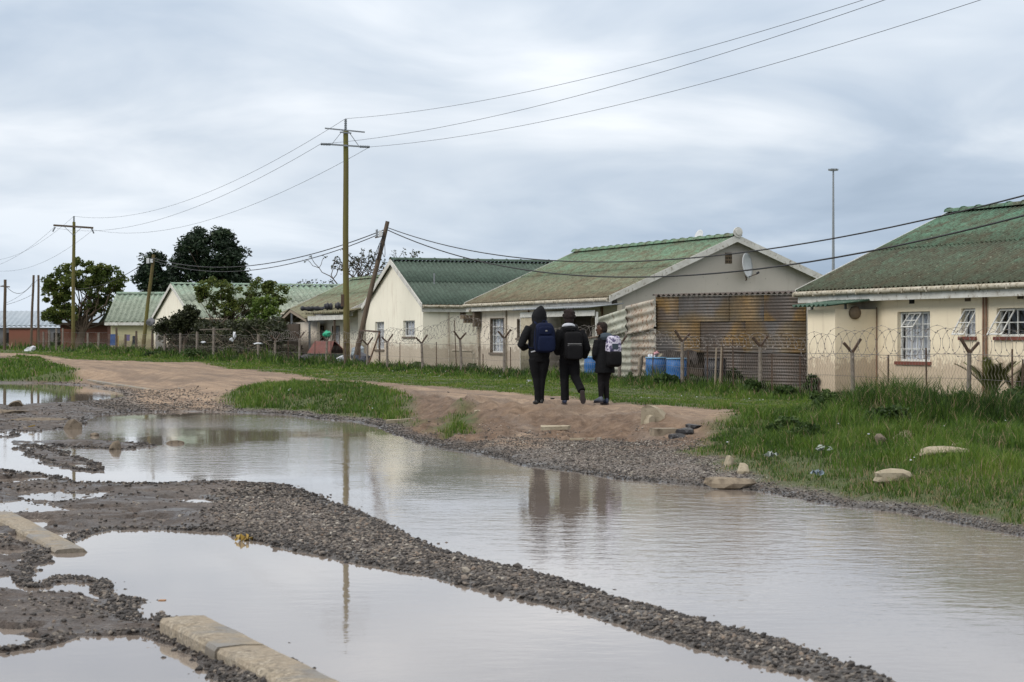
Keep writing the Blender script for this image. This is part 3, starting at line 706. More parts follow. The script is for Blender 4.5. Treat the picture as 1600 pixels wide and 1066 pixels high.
def house(loc, label, cat, Mf, a0, a1, b0, b1, br, zb, ze, zr, wall, roof, ovb=.35, ova=.3, holes=None, group=None, gable_mat=None, lean=0, barge=True, name='house', ze2=None, pitch=.177, amp=.026, gut=True):
    """Mf(a,b,z) -> world; the ridge runs along a at b=br; b0 is one eave wall, b1 the other"""
    holes = holes or {}; root = empty(name, Mf((a0+a1)/2, (b0+b1)/2, zb) if loc is None else loc, label, cat, group)
    t = .16; ze2 = ze if ze2 is None else ze2
    S = {'b0': lambda s, z, d=0: Mf(s, b0+d, z), 'b1': lambda s, z, d=0: Mf(s, b1-d, z), 'a0': lambda s, z, d=0: Mf(a0+d, s, z), 'a1': lambda s, z, d=0: Mf(a1-d, s, z)}
    w = MB()
    panel(w, S['b0'], a0, a1, zb-.25, ze, holes.get('b0', []), t); panel(w, S['b1'], a0, a1, zb-.25, ze2, [], t)
    zlo = min(ze, ze2)
    g = w if not gable_mat else MB()
    for k in ('a0', 'a1'):
        panel(g if (gable_mat and k == 'a0') else w, S[k], b0+t+.001, b1-t-.001, zb-.25, zlo, holes.get(k, []), t)
        pts = [S[k](b0+.003, zlo), S[k](b1-.003, zlo), S[k](b1-.003, ze2), S[k](br, zr-.02), S[k](b0+.003, ze)]
        pts = [p for i, p in enumerate(pts) if (p-pts[i-1]).length > .02]
        (g if (gable_mat and k == 'a0') else w).poly([p+Vector((0, 0, .001)) for p in pts], S[k](0, 0, t)-S[k](0, 0, 0))
    w.build('wall', M_[wall], root)
    if gable_mat: go = g.build('gable_wall', M_[gable_mat], root)
    k0 = (zr-ze)/(br-b0); k1 = (zr-ze2)/(b1-br); lift = .07
    A0, A1 = a0-ova, a1+ova
    r = MB()
    E0, E1 = Mf(A0, b0-ovb, ze-ovb*k0+lift), Mf(A1, b0-ovb, ze-ovb*k0+lift); R0, R1 = Mf(A0, br, zr+lift), Mf(A1, br, zr+lift)
    slope(r, E0, E1, R0, R1, amp=amp, pitch=pitch)
    B0, B1 = Mf(A0, b1+ovb, ze2-ovb*k1+lift), Mf(A1, b1+ovb, ze2-ovb*k1+lift)
    slope(r, B0, B1, R0, R1, amp=amp, pitch=pitch)
    ro = r.build('roof', RF[roof], root)
    c = MB(); n = 8; al = (R1-R0); vs = []
    for q in (0, 1):
        for i in range(n+1):
            an = math.pi*i/n; vs.append(R0+al*q+(Mf(0, 1, 0)-Mf(0, 0, 0))*(.16*math.cos(an))+Vector((0, 0, .015+.10*math.sin(an))))
    c.add(vs, [[i, i+1, n+2+i, n+1+i] for i in range(n)], True)
    m = max(2, int(al.length/.62))
    for i in range(m+1):      # the raised collars of the ridge tiles
        p = R0+al*(i/m); pts = [p+(Mf(0, 1, 0)-Mf(0, 0, 0))*(.17*math.cos(math.pi*j/6))+Vector((0, 0, .018+.112*math.sin(math.pi*j/6))) for j in range(7)]
        c.tube(pts, .015, 5)
    c.build('ridge_cap', RF[roof], ro)
    # eave board and gutter on the b0 side
    fb = MB(); al = (E1-E0); ab = (Mf(0, 1, 0)-Mf(0, 0, 0))
    fb.obox(E0+Vector((0, 0, -.30))+ab*.06, al, ab*.025, Vector((0, 0, .20))); fb.build('fascia_board', M_['fascia'], root)
    if gut:
        gu = MB(); gu.tube([E0+Vector((0, 0, -.085))-ab*.02, E1+Vector((0, 0, -.085))-ab*.02], .058, 8)
        nb = int(al.length/.9)
        for i in range(nb+1): gu.obox(E0+al*(i/nb)-ab*.085+Vector((0, 0, -.15)), al.normalized()*.025, ab*.13, Vector((0, 0, .10)))
        gu.build('gutter', M_['gutter'], root)
    fb = MB(); fb.obox(B0+Vector((0, 0, -.26)), B1-B0, -ab*.025, Vector((0, 0, .18))); fb.build('fascia_board', M_['fascia'], root)
    if barge:
        for (aa, sg) in ((A0, 1), (A1, -1)):
            for (eb, ez) in ((b0-ovb, ze-ovb*k0), (b1+ovb, ze2-ovb*k1)):
                q = MB(); p0 = Mf(aa-.028*sg, eb, ez+lift+.03); p1 = Mf(aa-.028*sg, br, zr+lift+.05)
                q.poly([p0, p1, p1-Vector((0, 0, .22)), p0-Vector((0, 0, .20))], (Mf(1, 0, 0)-Mf(0, 0, 0))*.026*sg)
                q.build('barge_board', M_['fascia'], root)
    return root, S
def pipe(root, pts, r=.035, m='pipe', name='downpipe'):
    t = MB(); t.tube(pts, r, 8)
    for p in pts[1:-1]: t.tube([Vector(p)-Vector((0, 0, .03)), Vector(p)+Vector((0, 0, .03))], r*1.3, 8)
    return t.build(name, M_[m], root)
street = lambda a, b, z: W(a, b, z)          # ridge along the street
across = lambda a, b, z: W(b, a, z)          # ridge square to the street
UZ = Vector((0, 0, 1)); UD = Vector((DX, DY, 0)); UN = Vector((NX, NY, 0))
def hole(v, x0, x1, yt, yb):
    """opening in a street wall at plane v seen at these photo pixels"""
    xm = (x0+x1)/2; return (ux(x1, v), ux(x0, v), zat(xm, yb, v), zat(xm, yt, v))

# ---------------------------------------------------------------- cream house on the right
V1 = 24.85
w1 = hole(V1, 1402, 1453, 487, 565); w2 = hole(V1, 1502, 1524, 482, 526); w3 = hole(V1, 1557, 1640, 481, 526); w4 = (ux(1740, V1), ux(1700, V1), .95, 2.15)
h1, S1 = house(None, 'cream house with mossy dark green roof behind the razor wire on the right', 'house', street, 28.0, 42.1, V1, V1+8.2, V1+4.0, .26, 2.86, 4.66, 'cream', 'h1',
               ovb=.42, ova=.08, holes={'b0': [w1, w2, w3, w4]}, group='houses along the street')
P = S1['b0']
window(h1, P, *w1, 6, 4, wide_bar=(2, 4), open_sash=(w1[0]+(w1[1]-w1[0])*.32, w1[0]+(w1[1]-w1[0])*.70, w1[3]-.36, w1[3]-.03, .16), label='tall window with white net curtain and small open fanlight')
window(h1, P, *w2, 2, 2, open_sash=(w2[0]+.04, w2[1]-.02, w2[2]+.03, w2[3]-.03, .26), label='narrow window swung open under the roof')
window(h1, P, *w3, 6, 2, open_sash=(w3[1]-.55, w3[1]-.03, w3[2]+.03, w3[3]-.03, .26), curtain='darkcurtain', cover=(0, .4), label='wide window with left sash open')
window(h1, P, *w4, 4, 3)
for px, py, dk in ((1425, 468, True), (1512.5, 464, False), (1595, 460, False), (1292, 471, False), (1310, 470, False)):
    vent(h1, P, ux(px, V1), zat(px, py, V1), .2 if px > 1400 else .17, .19 if px > 1400 else .1, dk)
for px in (1539, 1543.5):
    u = ux(px, V1); pipe(h1, [W(u, V1-.045, .3), W(u, V1-.045, 1.0), W(u, V1-.045, 2.55)], .022, 'rustpipe', 'conduit')
u = ux(1369, V1); pipe(h1, [W(u-.06, V1-.03, .5), W(u-.06, V1-.03, 2.3)], .012, 'rustpipe', 'conduit')
# lavatory annex standing out from its front
ua = ux(1371, V1); va = 23.73; ub = ux(1262, va); zt = 2.25
an = MB()
an.obox(W(ua, va, 0), UD*(ub-ua), UN*.12, UZ*zt); an.obox(W(ua, va+.121, 0), UD*.12, UN*(V1-va-.124), UZ*zt); an.obox(W(ub-.12, va+.121, 0), UD*.12, UN*(V1-va-.124), UZ*zt)
ao = an.build('lavatory_annex', M_['cream'], h1)
cn = MB(); corr(cn, W(ua-.25, V1-.02, 2.50), UD*(ub-ua+.42), UN*(-(V1-va)-.30)+UZ*-.16, .03, .2, nrm=(0, 0, 1)); cn.build('canopy', M_['greensheet'], ao)
cp = MB(); cp.lathe(W(ua-.01, V1-.62, 2.17), [(.005, 0), (.15, .0), (.15, .05), (.10, .09), (.005, .1)], 14, -UD); cp.build('lamp', M_['vent'], ao)
for dv in (.05, .95):
    cp = MB(); cp.obox(W(ub-.09, va+dv, zt), UD*.05, UN*.05, UZ*.16); cp.build('canopy_post', M_['fascia'], ao)

# ---------------------------------------------------------------- olive brown roofed house in the middle
V2 = 25.9
x1, x2_, x3, x4 = hole(V2, 766, 788, 497, 551), hole(V2, 808, 824, 498, 528), hole(V2, 877, 925, 487, 590), hole(V2, 935, 944, 503, 545)
h2, S2 = house(None, 'middle house with olive brown mossy roof and grey gable above the tin shack', 'house', street, 55.55, 67.5, V2, 34.9, 29.9, .43, 2.98, 4.72, 'pinkish', 'h2',
               ovb=.42, ova=.3, holes={'b0': [x1, x2_, x3]}, group='houses along the street', gable_mat='gable', ze2=2.75)
P = S2['b0']
window(h2, P, *x1, 4, 4, sill='silldark', wide_bar=(2,), dark_reveal=True, label='barred window beside the downpipe')
window(h2, P, *x2_, 3, 2, sill='silldark', dark_reveal=True, cover=(.3, 1))
for px in (774, 836, 848, 940):
    vent(h2, P, ux(px, V2), zat(px, 483 if px > 780 else 480, V2), .16 if px < 900 else .14, .16, px == 774)
dr = MB(); dr.obox(W(x3[0]+.02, V2+.12, x3[2]), UD*(x3[1]-x3[0]-.04), UN*.04, UZ*(x3[3]-x3[2])); dro = dr.build('door', M_['darkwood'], h2)
q = MB(); q.lathe(W(x3[0]+.2, V2+.118, 1.4), [(.0, 0), (.02, 0), (.02, .04), (.03, .05), (.03, .07), (.0, .08)], 8, -UN); q.build('handle', M_['galv'], dro)
# porch: a lean-to with one closed side
pv = V2-1.0; pu0, pu1 = ux(925, pv), ux(853, V2)
po = MB(); corr(po, W(pu0-.2, V2-.02, 2.66), UD*(pu1-pu0+.3), UN*-1.15+UZ*-.12, .02, .13, nrm=(0, 0, 1)); por = po.build('porch_roof', M_['galv'], h2)
po = MB(); po.obox(W(pu0-.1, pv+.02, 2.28), UD*(pu1-pu0), UN*.03, UZ*.17); po.build('porch_beam', M_['fascia'], h2)
po = MB(); corr(po, W(pu1-2.1, pv+.05, .5), UD*2.0, UZ*1.95, .012, .09, nrm=tuple(-UN)); po.build('porch_screen', surf('cream_sheet', (.40, .36, .27), (.31, .27, .20), 3, .7, (.16, .13, .09), 9), h2)
for uu in (pu0-.1, pu1-2.1, pu1):
    po = MB(); po.obox(W(uu, pv+.09, .4), UD*.07, UN*.07, UZ*2.0); po.build('porch_post', M_['fascia'], h2)
# pipes, meter box and hopper
u = ux(746, V2-.1); pipe(h2, [W(u, V2-.42, 2.62), W(u, V2-.12, 2.50), W(u, V2-.08, 2.2), W(u, V2-.08, 1.3), W(u, V2-.08, .4)], .055)
u = ux(792, V2); pipe(h2, [W(u, V2-.04, .5), W(u, V2-.04, 1.5), W(u, V2-.04, 2.72)], .035)
for px in (827, 942): u = ux(px, V2); pipe(h2, [W(u, V2-.03, .5), W(u, V2-.03, 1.5), W(u, V2-.03, 2.7)], .028, 'rustpipe', 'conduit')
q = MB(); q.obox(W(ux(933, V2), V2-.12, 1.95), UD*.22, UN*.118, UZ*.3); q.build('meter_box', M_['vent'], h2)
q = MB(); q.obox(W(ux(753, V2), V2-.30, 2.02), UD*.18, UN*.25, UZ*.62); q.build('bracket', M_['brownreveal'], h2)
q = MB(); q.obox(W(67.5+.3, V2-.45, 2.30), UD*.35, UN*.6, UZ*.14); q.obox(W(67.5+.38, V2-.36, 2.16), UD*.2, UN*.4, UZ*.138); q.build('hopper', M_['vent'], h2)
# low garden wall stub by the downpipe
PG = S2['a0']
gv_ = MB()
def P_gable(s, z, d=0): return W(55.55+d, s, z)
vent(h2, lambda s, z, d=0: W(55.55+d, s, z), 29.75, 4.12, .24, .34)
q = MB(); q.tube([W(55.25-.03, 29.9, 4.92), W(55.18, 29.9, 4.92)], .16, 14); q.tube([W(55.17, 29.9, 4.92), W(55.14, 29.9, 4.92)], .09, 12); q.build('ridge_finial', M_['fascia'], h2)
def satdish(loc, face, size, label, armdir=-1):
    root = empty('satellite_dish', loc, label, 'satellite dish', 'satellite dishes on the middle house')
    c = Vector(loc)+Vector((0, 0, size*.62)); f = unit(face); e = f.cross(UZ).normalized(); g = e.cross(f)
    d = MB(); rs = []
    for i in range(7): rr = size*.5*i/6; rs.append((c+f*(rr*rr*.55/size)-f*.02, e*max(rr, .002), g*max(rr*1.08, .002)))
    rs2 = [(a-f*.02, b, c2) for a, b, c2 in rs[::-1]]
    d.rings(rs+rs2, 22); d.build('reflector', M_['dish'], root)
    a = MB(); a.tube([c-f*.05-g*size*.1, c-g*size*.62-f*.02, Vector(loc)], .022, 6); a.tube([c-g*size*.5, c-g*size*.42+f*size*.5], .014, 6); a.build('arm', M_['iron'], root)
    a = MB(); a.tube([c-g*size*.40+f*size*.46, c-g*size*.36+f*size*.58], .035, 8); a.build('receiver', M_['black'], root)
    return root
satdish(W(55.35, 30.25, 3.42), (.86, -.5, .12), .74, 'pale dish fixed on the grey gable wall beside the vent')
pd = W(58.6, 30.3, 4.72); satdish(pd, (-.75, -.5, .3), .40, 'small dish standing up behind the mossy ridge')

# ---------------------------------------------------------------- pale gable house with dark green roof
V3 = 25.9
y1_, y2_ = hole(V3, 586, 600, 503, 546), hole(V3, 630, 648, 501, 526)
h3, S3 = house(None, 'pale gable fronted house with clean dark green roof beside the leaning pole', 'house', across, V3, V3+12.5, 73.5, 80.8, 77.15, .48, 2.98, 4.72, 'pale', 'green',
               ovb=.25, ova=.12, holes={'a0': [y1_, y2_], 'b0': [(V3+3.45, V3+4.35, .5, 2.42)]}, group='houses along the street')
PA = lambda s, z, d=0: W(s, V3+d, z)
window(h3, PA, *y1_, 4, 4, sill='silldark', wide_bar=(2,)); window(h3, PA, *y2_, 4, 2, sill='silldark', wide_bar=(2,))
PB = lambda s, z, d=0: W(73.5+d, s, z)
dd = MB(); dd.obox(W(73.6, V3+3.47, .5), UN*.86, UD*.04, UZ*1.9); d_ = dd.build('door', M_['door'], h3)
dd = MB()
for i in range(5): dd.obox(W(73.575, V3+3.5+i*.18, .55), UN*.02, UD*.02, UZ*1.8)
for z in (.9, 1.4, 1.9): dd.obox(W(73.55, V3+3.48, z), UN*.84, UD*.02, UZ*.03)
dd.build('door_grille', M_['iron'], d_)
dd = MB(); dd.obox(W(73.52, V3+3.6, 1.42), UN*.1, UD*.05, UZ*.06); dd.build('handle', M_['black'], d_)
for x in (688, 707.5):
    s = (x-662)/66*4.1*1.0
    vent(h3, PB, V3+.05+s, 2.58, .24, .15)
q = MB(); q.lathe(W(73.46, V3+3.0, 2.30), [(.002, 0), (.17, 0), (.17, .08), (.12, .12), (.002, .13)], 8, -UD); q.build('lamp', M_['vent'], h3)
pipe(h3, [W(73.44, V3+1.05, .5), W(73.44, V3+1.05, 1.7), W(73.44, V3+1.05, 2.75)], .03); pipe(h3, [W(73.44, V3+2.1, 1.9), W(73.44, V3+2.1, 2.75)], .02)
pipe(h3, [W(73.2, V3+1.1, 1.12), W(73.2, V3+1.9, 1.10), W(73.2, V3+2.0, 1.0), W(73.2, V3+2.0, .45)], .05, 'pipe', 'drain_pipe')
q = MB(); q.tube([W(75.0, V3+1.0, 3.75), W(75.0, V3+1.0, 4.2)], .03, 6); q.build('vent_pipe', M_['galv'], h3)

# ---------------------------------------------------------------- house with the patio, behind the tall pole
V4 = 25.9
z1_, z2_, z3_, z4_ = hole(V4, 470, 480, 512, 545), hole(V4, 489, 493, 509, 527), hole(V4, 499, 506, 509, 529), hole(V4, 519, 531, 509, 545)
h4, S4 = house(None, 'low house with faded green brown roof and a patio behind the tall pole', 'house', street, 81.9, 92.3, V4, V4+6.6, 28.95, .52, 2.98, 4.36, 'pale', 'h4',
               ovb=.42, ova=.3, holes={'b0': [z1_, z2_, z3_, z4_]}, group='houses along the street')
for hh_ in (z1_, z2_, z3_, z4_): window(h4, S4['b0'], *hh_, 2, 3, sill='sillred', dark_reveal=True, cwide=.04)
pv = 24.9; u0, u1, u2 = 80.95, ux(480, pv), ux(433, pv)
pr = MB(); corr(pr, W(u0, V4-.05, 2.88), UD*(u1-u0), UN*-1.05+UZ*-.16, .05, .28, nrm=(0, 0, 1)); pro = pr.build('patio_roof', RF['h4'], h4)
pr = MB(); pr.obox(W(u0, pv+.02, 2.40), UD*(u1-u0), UN*.05, UZ*.20); pr.build('patio_beam', M_['fascia'], h4)
for px in (480, 519, 541):
    uu = ux(px, pv); pr = MB(); pr.obox(W(uu, pv+.08, .45), UD*.08, UN*.08, UZ*1.95); pr.build('patio_post', M_['poledark' if px > 500 else 'galv'], h4)
um = (u1+u2)/2+.1
pr = MB(); e = UN*-2.0
slope(pr, W(u1+.02, V4, 2.50), W(u1+.02, pv-.1, 2.50), W(um, V4, 2.98), W(um, pv-.1, 2.98), 1, .03, .2); slope(pr, W(u2, V4, 2.36), W(u2, pv-.1, 2.36), W(um, V4, 2.98), W(um, pv-.1, 2.98), 1, .03, .2)
pr.build('entrance_roof', RF['h4'], h4)
pr = MB()
for (ua_, za, ub_, zb_) in ((u1+.02, 2.33, um, 2.80), (um, 2.80, u2, 2.18)):
    pr.poly([W(ua_, pv-.05, za), W(ub_, pv-.05, zb_), W(ub_, pv-.05, zb_+.14), W(ua_, pv-.05, za+.14)], UN*.03)
pr.build('entrance_fascia', M_['wood'], h4)
for uu, zt_ in ((um, 2.8), (u2-.1, 2.2)):
    pr = MB(); pr.obox(W(uu, pv+.0, .5), UD*.07, UN*.07, UZ*(zt_-.5)); pr.build('entrance_post', M_['galv'], h4)
pr = MB(); pr.obox(W(u1+.1, V4-.5, .45), UD*(u2-u1-.3), UN*.12, UZ*1.9); pr.build('entrance_wall', M_['pinkish'], h4)

# ---------------------------------------------------------------- long light green roof, gable to the street
V5 = 25.9
h5, S5 = house(None, 'gable fronted house with long light green roof behind the leafy hedge', 'house', across, V5, V5+11.5, 113.2, 124.2, 118.7, .62, 2.85, 4.80, 'pale', 'light',
               ovb=.3, ova=.15, group='houses along the street', pitch=.36, amp=.05)
pr = MB(); corr(pr, W(112.9, V5+1.5, 2.46), UN*6.5, UD*-2.6+UZ*-.22, .06, .36, nrm=(0, 0, 1)); pr.build('lean_to_roof', RF['light'], h5)
pr = MB(); pr.obox(W(110.35, V5+1.5, 2.08), UN*6.5, UD*.05, UZ*.2); pr.build('lean_to_beam', M_['fascia'], h5)
for s in (1.6, 4.5, 7.8):
    pr = MB(); pr.obox(W(110.4, V5+s, .6), UN*.1, UD*.1, UZ*1.5); pr.build('lean_to_post', M_['poledark'], h5)
# ---------------------------------------------------------------- khaki house further left, turned side on
D6 = 136.0
face = lambda a, b, z: Vector((a, D6+b, z))
xa, xb = (165-CX)/F*D6, (262-CX)/F*D6
zE, zR = CZ+(HY-503)/F*D6, CZ+(HY-460)/F*(D6+3.5)
r6 = empty('house', face((xa+xb)/2, 3.5, .7), 'small khaki house with pale green roof beside the round tree', 'house', 'houses along the street')
w_ = MB(); panel(w_, lambda s, z, d=0: face(s, d, z), xa+.35, xb+4, .5, zE+.1, [(xa+3.4, xa+4.5, 1.5, 2.25), (xa+4.9, xa+5.3, .7, 2.3)], .15)
w_.obox(face(xa+.35, .151, .5), (.15, 0, 0), (0, 6.6, 0), (0, 0, zE-.4)); w_.obox(face(xa+.35, 6.76, .5), (xb-xa+3.6, 0, 0), (0, .15, 0), (0, 0, zE-.4)); w_.obox(face(xb+3.85, .151, .5), (.15, 0, 0), (0, 6.6, 0), (0, 0, zE-.4))
w_.build('wall', M_['khaki'], r6)
rm = MB()
def hipslope(mb, e0, e1, r0, r1, pitch=.36, amp=.05, seg=6):
    e0, e1, r0, r1 = map(Vector, (e0, e1, r0, r1)); n = int((e1-e0).length/pitch*seg); nrm = (e1-e0).cross(r0-e0).normalized()
    if nrm.z < 0: nrm = -nrm
    vs = []
    for i in range(n+1):
        t = i/n; a = nrm*(amp*math.sin(2*math.pi*i/seg)); vs += [e0.lerp(e1, t)+a, r0.lerp(r1, t)+a, e0.lerp(e1, t)+a-nrm*.02, r0.lerp(r1, t)+a-nrm*.02]
    mb.add(vs, [[4*i, 4*i+4, 4*i+5, 4*i+1] for i in range(n)]+[[4*i+2, 4*i+3, 4*i+7, 4*i+6] for i in range(n)]+[[4*i, 4*i+2, 4*i+6, 4*i+4] for i in range(n)], True)
xr0 = (182-CX)/F*(D6+3.5)
hipslope(rm, face(xa, -.35, zE), face(xb+4.2, -.35, zE), face(xr0, 3.5, zR), face(xb+4.2, 3.5, zR)); hipslope(rm, face(xa, 7.3, zE), face(xb+4.2, 7.3, zE), face(xr0, 3.5, zR), face(xb+4.2, 3.5, zR))
hipslope(rm, face(xa, -.35, zE), face(xa, 7.3, zE), face(xr0, 3.5, zR), face(xr0+.01, 3.51, zR), .5)
ro6 = rm.build('roof', RF['light'], r6)
rm = MB(); rm.tube([face(xr0, 3.5, zR+.05), face(xb+4.2, 3.5, zR+.05)], .12, 8); rm.build('ridge_cap', RF['light'], ro6)
rm = MB(); rm.obox(face(xa, -.38, zE-.24), (xb-xa+4.2, 0, 0), (0, .04, 0), (0, 0, .2)); rm.build('fascia_board', M_['fascia'], r6)
rm = MB(); rm.obox(face(xa+3.4, .05, 1.5), (1.1, 0, 0), (0, .03, 0), (0, 0, .75)); rm.build('window', M_['darkcurtain'], r6)
rm = MB(); rm.obox(face(xa+4.9, .05, .7), (.4, 0, 0), (0, .03, 0), (0, 0, 1.6)); rm.build('door', M_['door'], r6)

# ---------------------------------------------------------------- far left: long grey roofed hall, brick house, terracotta walls
D7 = 195.0
def fp(px, py, D): return at(px, py, D)
r7 = empty('hall', (at(40, 540, D7).x, D7+4, .8), 'long grey hall with blue grey metal roof behind the far left poles', 'building')
b = MB(); x0, x1_ = at(-180, 0, D7).x, at(146, 0, D7).x
b.obox((x0, D7, .5), (x1_-x0, 0, 0), (0, 9, 0), (0, 0, zat(0, 0, 1)*0+CZ+(HY-512)/F*D7-.5)); b.build('wall', M_['greywall'], r7)
b = MB(); zl, zh = CZ+(HY-509)/F*D7, CZ+(HY-486)/F*(D7+4.5)
hipslope(b, (x0-.4, D7-.5, zl), (x1_+.4, D7-.5, zl), (x0-.4, D7+4.5, zh), (x1_+.4, D7+4.5, zh), .5, .03); hipslope(b, (x0-.4, D7+9.5, zl), (x1_+.4, D7+9.5, zl), (x0-.4, D7+4.5, zh), (x1_+.4, D7+4.5, zh), .5, .03)
b.build('roof', RF['grey'], r7)
for px in (8, 64, 84):
    b = MB(); b.obox((at(px, 0, D7).x, D7-.06, 1.2), (.9, 0, 0), (0, .05, 0), (0, 0, 1.0)); b.build('window', M_['hole'], r7)
D8 = 165.0
r8 = empty('building', (at(60, 540, D8).x, D8+2, .75), 'terracotta block outbuilding beside the thin far poles', 'outbuilding')
b = MB(); b.obox((at(14, 0, D8).x, D8, .5), (at(57, 0, D8).x-at(14, 0, D8).x, 0, 0), (0, 4, 0), (0, 0, CZ+(HY-514)/F*D8-.5)); b.build('wall', M_['terracotta'], r8)
b = MB(); b.obox((at(13, 0, D8).x, D8-.1, CZ+(HY-514)/F*D8+.003), (at(58, 0, D8).x-at(13, 0, D8).x, 0, 0), (0, 4.2, 0), (0, 0, .12)); b.build('roof', M_['darkwood'], r8)
D9 = 150.0
r9 = empty('brick_house', (at(130, 540, D9).x, D9+3, .7), 'low red brick house behind the trunk of the round tree', 'house', 'houses along the street')
b = MB(); xl, xr_ = at(94, 0, D9).x, at(168, 0, D9).x; zt9 = CZ+(HY-508)/F*D9
panel(b, lambda s, z, d=0: Vector((s, D9+d, z)), xl, xr_, .5, zt9, [(xl+1.1, xl+1.9, 1.3, 2.2)], .15); b.obox((xr_-.15, D9+.151, .5), (.15, 0, 0), (0, 5, 0), (0, 0, zt9-.5)); b.obox((xl, D9+.151, .5), (.15, 0, 0), (0, 5, 0), (0, 0, zt9-.5))
b.build('wall', M_['redbrick'], r9)
b = MB(); b.obox((xl-.3, D9-.3, zt9+.003), (xr_-xl+.6, 0, 0), (0, 5.8, 0), (0, 0, .18)); b.build('roof', M_['darkwood'], r9)
b = MB(); b.obox((xl+1.1, D9+.05, 1.3), (.8, 0, 0), (0, .03, 0), (0, 0, .9)); b.build('window', M_['hole'], r9)
b = MB(); b.obox((at(95, 0, D9-2).x, D9-2, .5), (1.0, 0, 0), (0, .2, 0), (0, 0, CZ+(HY-514)/F*(D9-2)-.5)); b.obox((at(104, 0, D9-2).x+.6, D9-2, .5), (1.6, 0, 0), (0, .2, 0), (0, 0, CZ+(HY-520)/F*(D9-2)-.5))
thing(b, 'garden_wall', M_['terracotta'], 'orange garden wall stub left of the round tree trunk', 'wall')

# ---------------------------------------------------------------- the tin shack
sh = empty('shack', W(45, 24.5, .3), 'rusty corrugated tin shack with ochre patches beside the middle house', 'shack')
A, B = W(47.1, 23.1, 0), W(42.75, 25.02, 0); ab = (B-A); nrm = Vector((-ab.y, ab.x, 0)).normalized()
if nrm.y > 0: nrm = -nrm
al = ab.normalized(); Lw = ab.length
rust = [
 rustmat('rusty_ochre_sheet', [(.30, (.095, .082, .075)), (.48, (.115, .09, .072)), (.56, (.22, .135, .045)), (.72, (.255, .155, .05))], 1),
 rustmat('grey_brown_sheet', [(.32, (.085, .08, .078)), (.50, (.125, .115, .11)), (.60, (.16, .12, .07)), (.74, (.22, .135, .05))], 5),
 rustmat('dull_brown_sheet', [(.35, (.06, .05, .046)), (.55, (.09, .074, .066)), (.70, (.115, .10, .095))], 9)]
rows = [(2.68, 2.02), (2.06, 1.22), (1.26, .28)]
fx = lambda px: None
k = 0
for ri, (zt_, zb_) in enumerate(rows):
    cuts = [[0, .165, .50, .745, 1.0], [0, .30, .62, 1.0], [.42 if False else .335, .62, 1.0]][ri]
    for ci in range(len(cuts)-1):
        a_, b_ = cuts[ci], cuts[ci+1]
        m = MB(); o = A+ab*a_+nrm*(.012*((ci+ri) % 2)+.02*(2-ri))+UZ*zt_
        corr(m, o, UZ*(zb_-zt_), ab*(b_-a_+.012), .0095, .078, 6, .004, nrm=tuple(nrm))
        m.build('tin_sheet', rust[[0, 1, 1, 0, 1, 0, 1, 2, 2][k % 9]], sh); k += 1
m = MB(); m.obox(A+UZ*.2-nrm*.02, ab*.01, -nrm*.08, UZ*2.5); m.obox(A+ab*.985+UZ*.2-nrm*.02, ab*.01, -nrm*.08, UZ*2.5); m.obox(A+ab*.333+UZ*.2-nrm*.02, ab*.012, -nrm*.08, UZ*1.2)
m.obox(A+UZ*1.30-nrm*.02, ab, -nrm*.05, UZ*.06); m.build('timber_frame', M_['darkwood'], sh)
# open dark bay low on the left, boarded
m = MB()
for i in range(9):
    m.obox(A+ab*(.03+.031*i)+UZ*.25-nrm*.10, ab*.028, -nrm*.02, UZ*random.uniform(.72, .88))
m.obox(A+UZ*.2-nrm*.5, ab*.36, -nrm*.03, UZ*1.1); m.build('back_boards', M_['darkwood'], sh)
m = MB(); n = 14; vs = []
for i in range(n+1):
    for j in range(5):
        t = i/n; s = .005+.30*t; vs.append(A+ab*s+nrm*(.10+.04*math.sin(i*1.9+j*.8))+UZ*(1.27-j*.055*(1+.7*math.sin(i*1.3)**2)-.02*math.sin(i)))
m.add(vs, [[i*5+j, i*5+j+1, i*5+j+6, i*5+j+5] for i in range(n) for j in range(4)], True); m.build('hanging_cloth', surf('dirty_grey_cloth', (.07, .06, .055), (.035, .03, .028), 9, .95), sh)
# left flank facing the street
wm = surf('whitewashed_sheet', (.43, .44, .38), (.30, .30, .24), 1.6, .65, (.16, .13, .09), 6, (.52, .68))
wm2 = surf('rusty_white_sheet', (.42, .40, .35), (.34, .27, .20), 2.4, .65, (.19, .10, .06), 9, (.52, .62))
for (o_, wv, dv, mm, pt) in ((W(47.12, 23.06, 1.82), UZ*-1.5, UD*1.45, wm2, .2), (W(48.5, 23.09, 1.80), UZ*-1.5, UD*1.8, wm, .2),
                             (W(47.0, 22.98, 2.62), UZ*-.78, UD*1.75+UZ*-.16, wm2, .23), (W(48.66, 22.94, 2.40), UZ*-.62, UD*1.75+UZ*-.22, wm, .21)):
    m = MB(); corr(m, o_, wv, dv, .03, pt, 8, .006, nrm=tuple(-UN)); m.build('tin_sheet', mm, sh)
m = MB(); m.obox(W(47.2, 23.2, 1.84), UD*3.0, UN*.06, UZ*.06); m.obox(W(50.1, 23.2, .3), UD*.07, UN*.07, UZ*2.0); m.build('timber_frame', M_['darkwood'], sh)
m = MB(); corr(m, A+nrm*.12+UZ*2.72-al*.05, ab+al*.1, -nrm*4.6+UZ*.16, .03, .17, 6, .008, nrm=(0, 0, 1)); m.build('roof_sheet', rust[2], sh)
m = MB(); m.obox(W(47.0, 23.1, .2), UD*.0+UN*.04, UD*.04, UZ*.1); 
m = MB(); m.obox(A-nrm*.2+ab*.03+UZ*2.78, ab*.10, -nrm*.35, UZ*.08); m.obox(A-nrm*.25-ab*.10+UZ*2.76, ab*.09, -nrm*.3, UZ*.06)
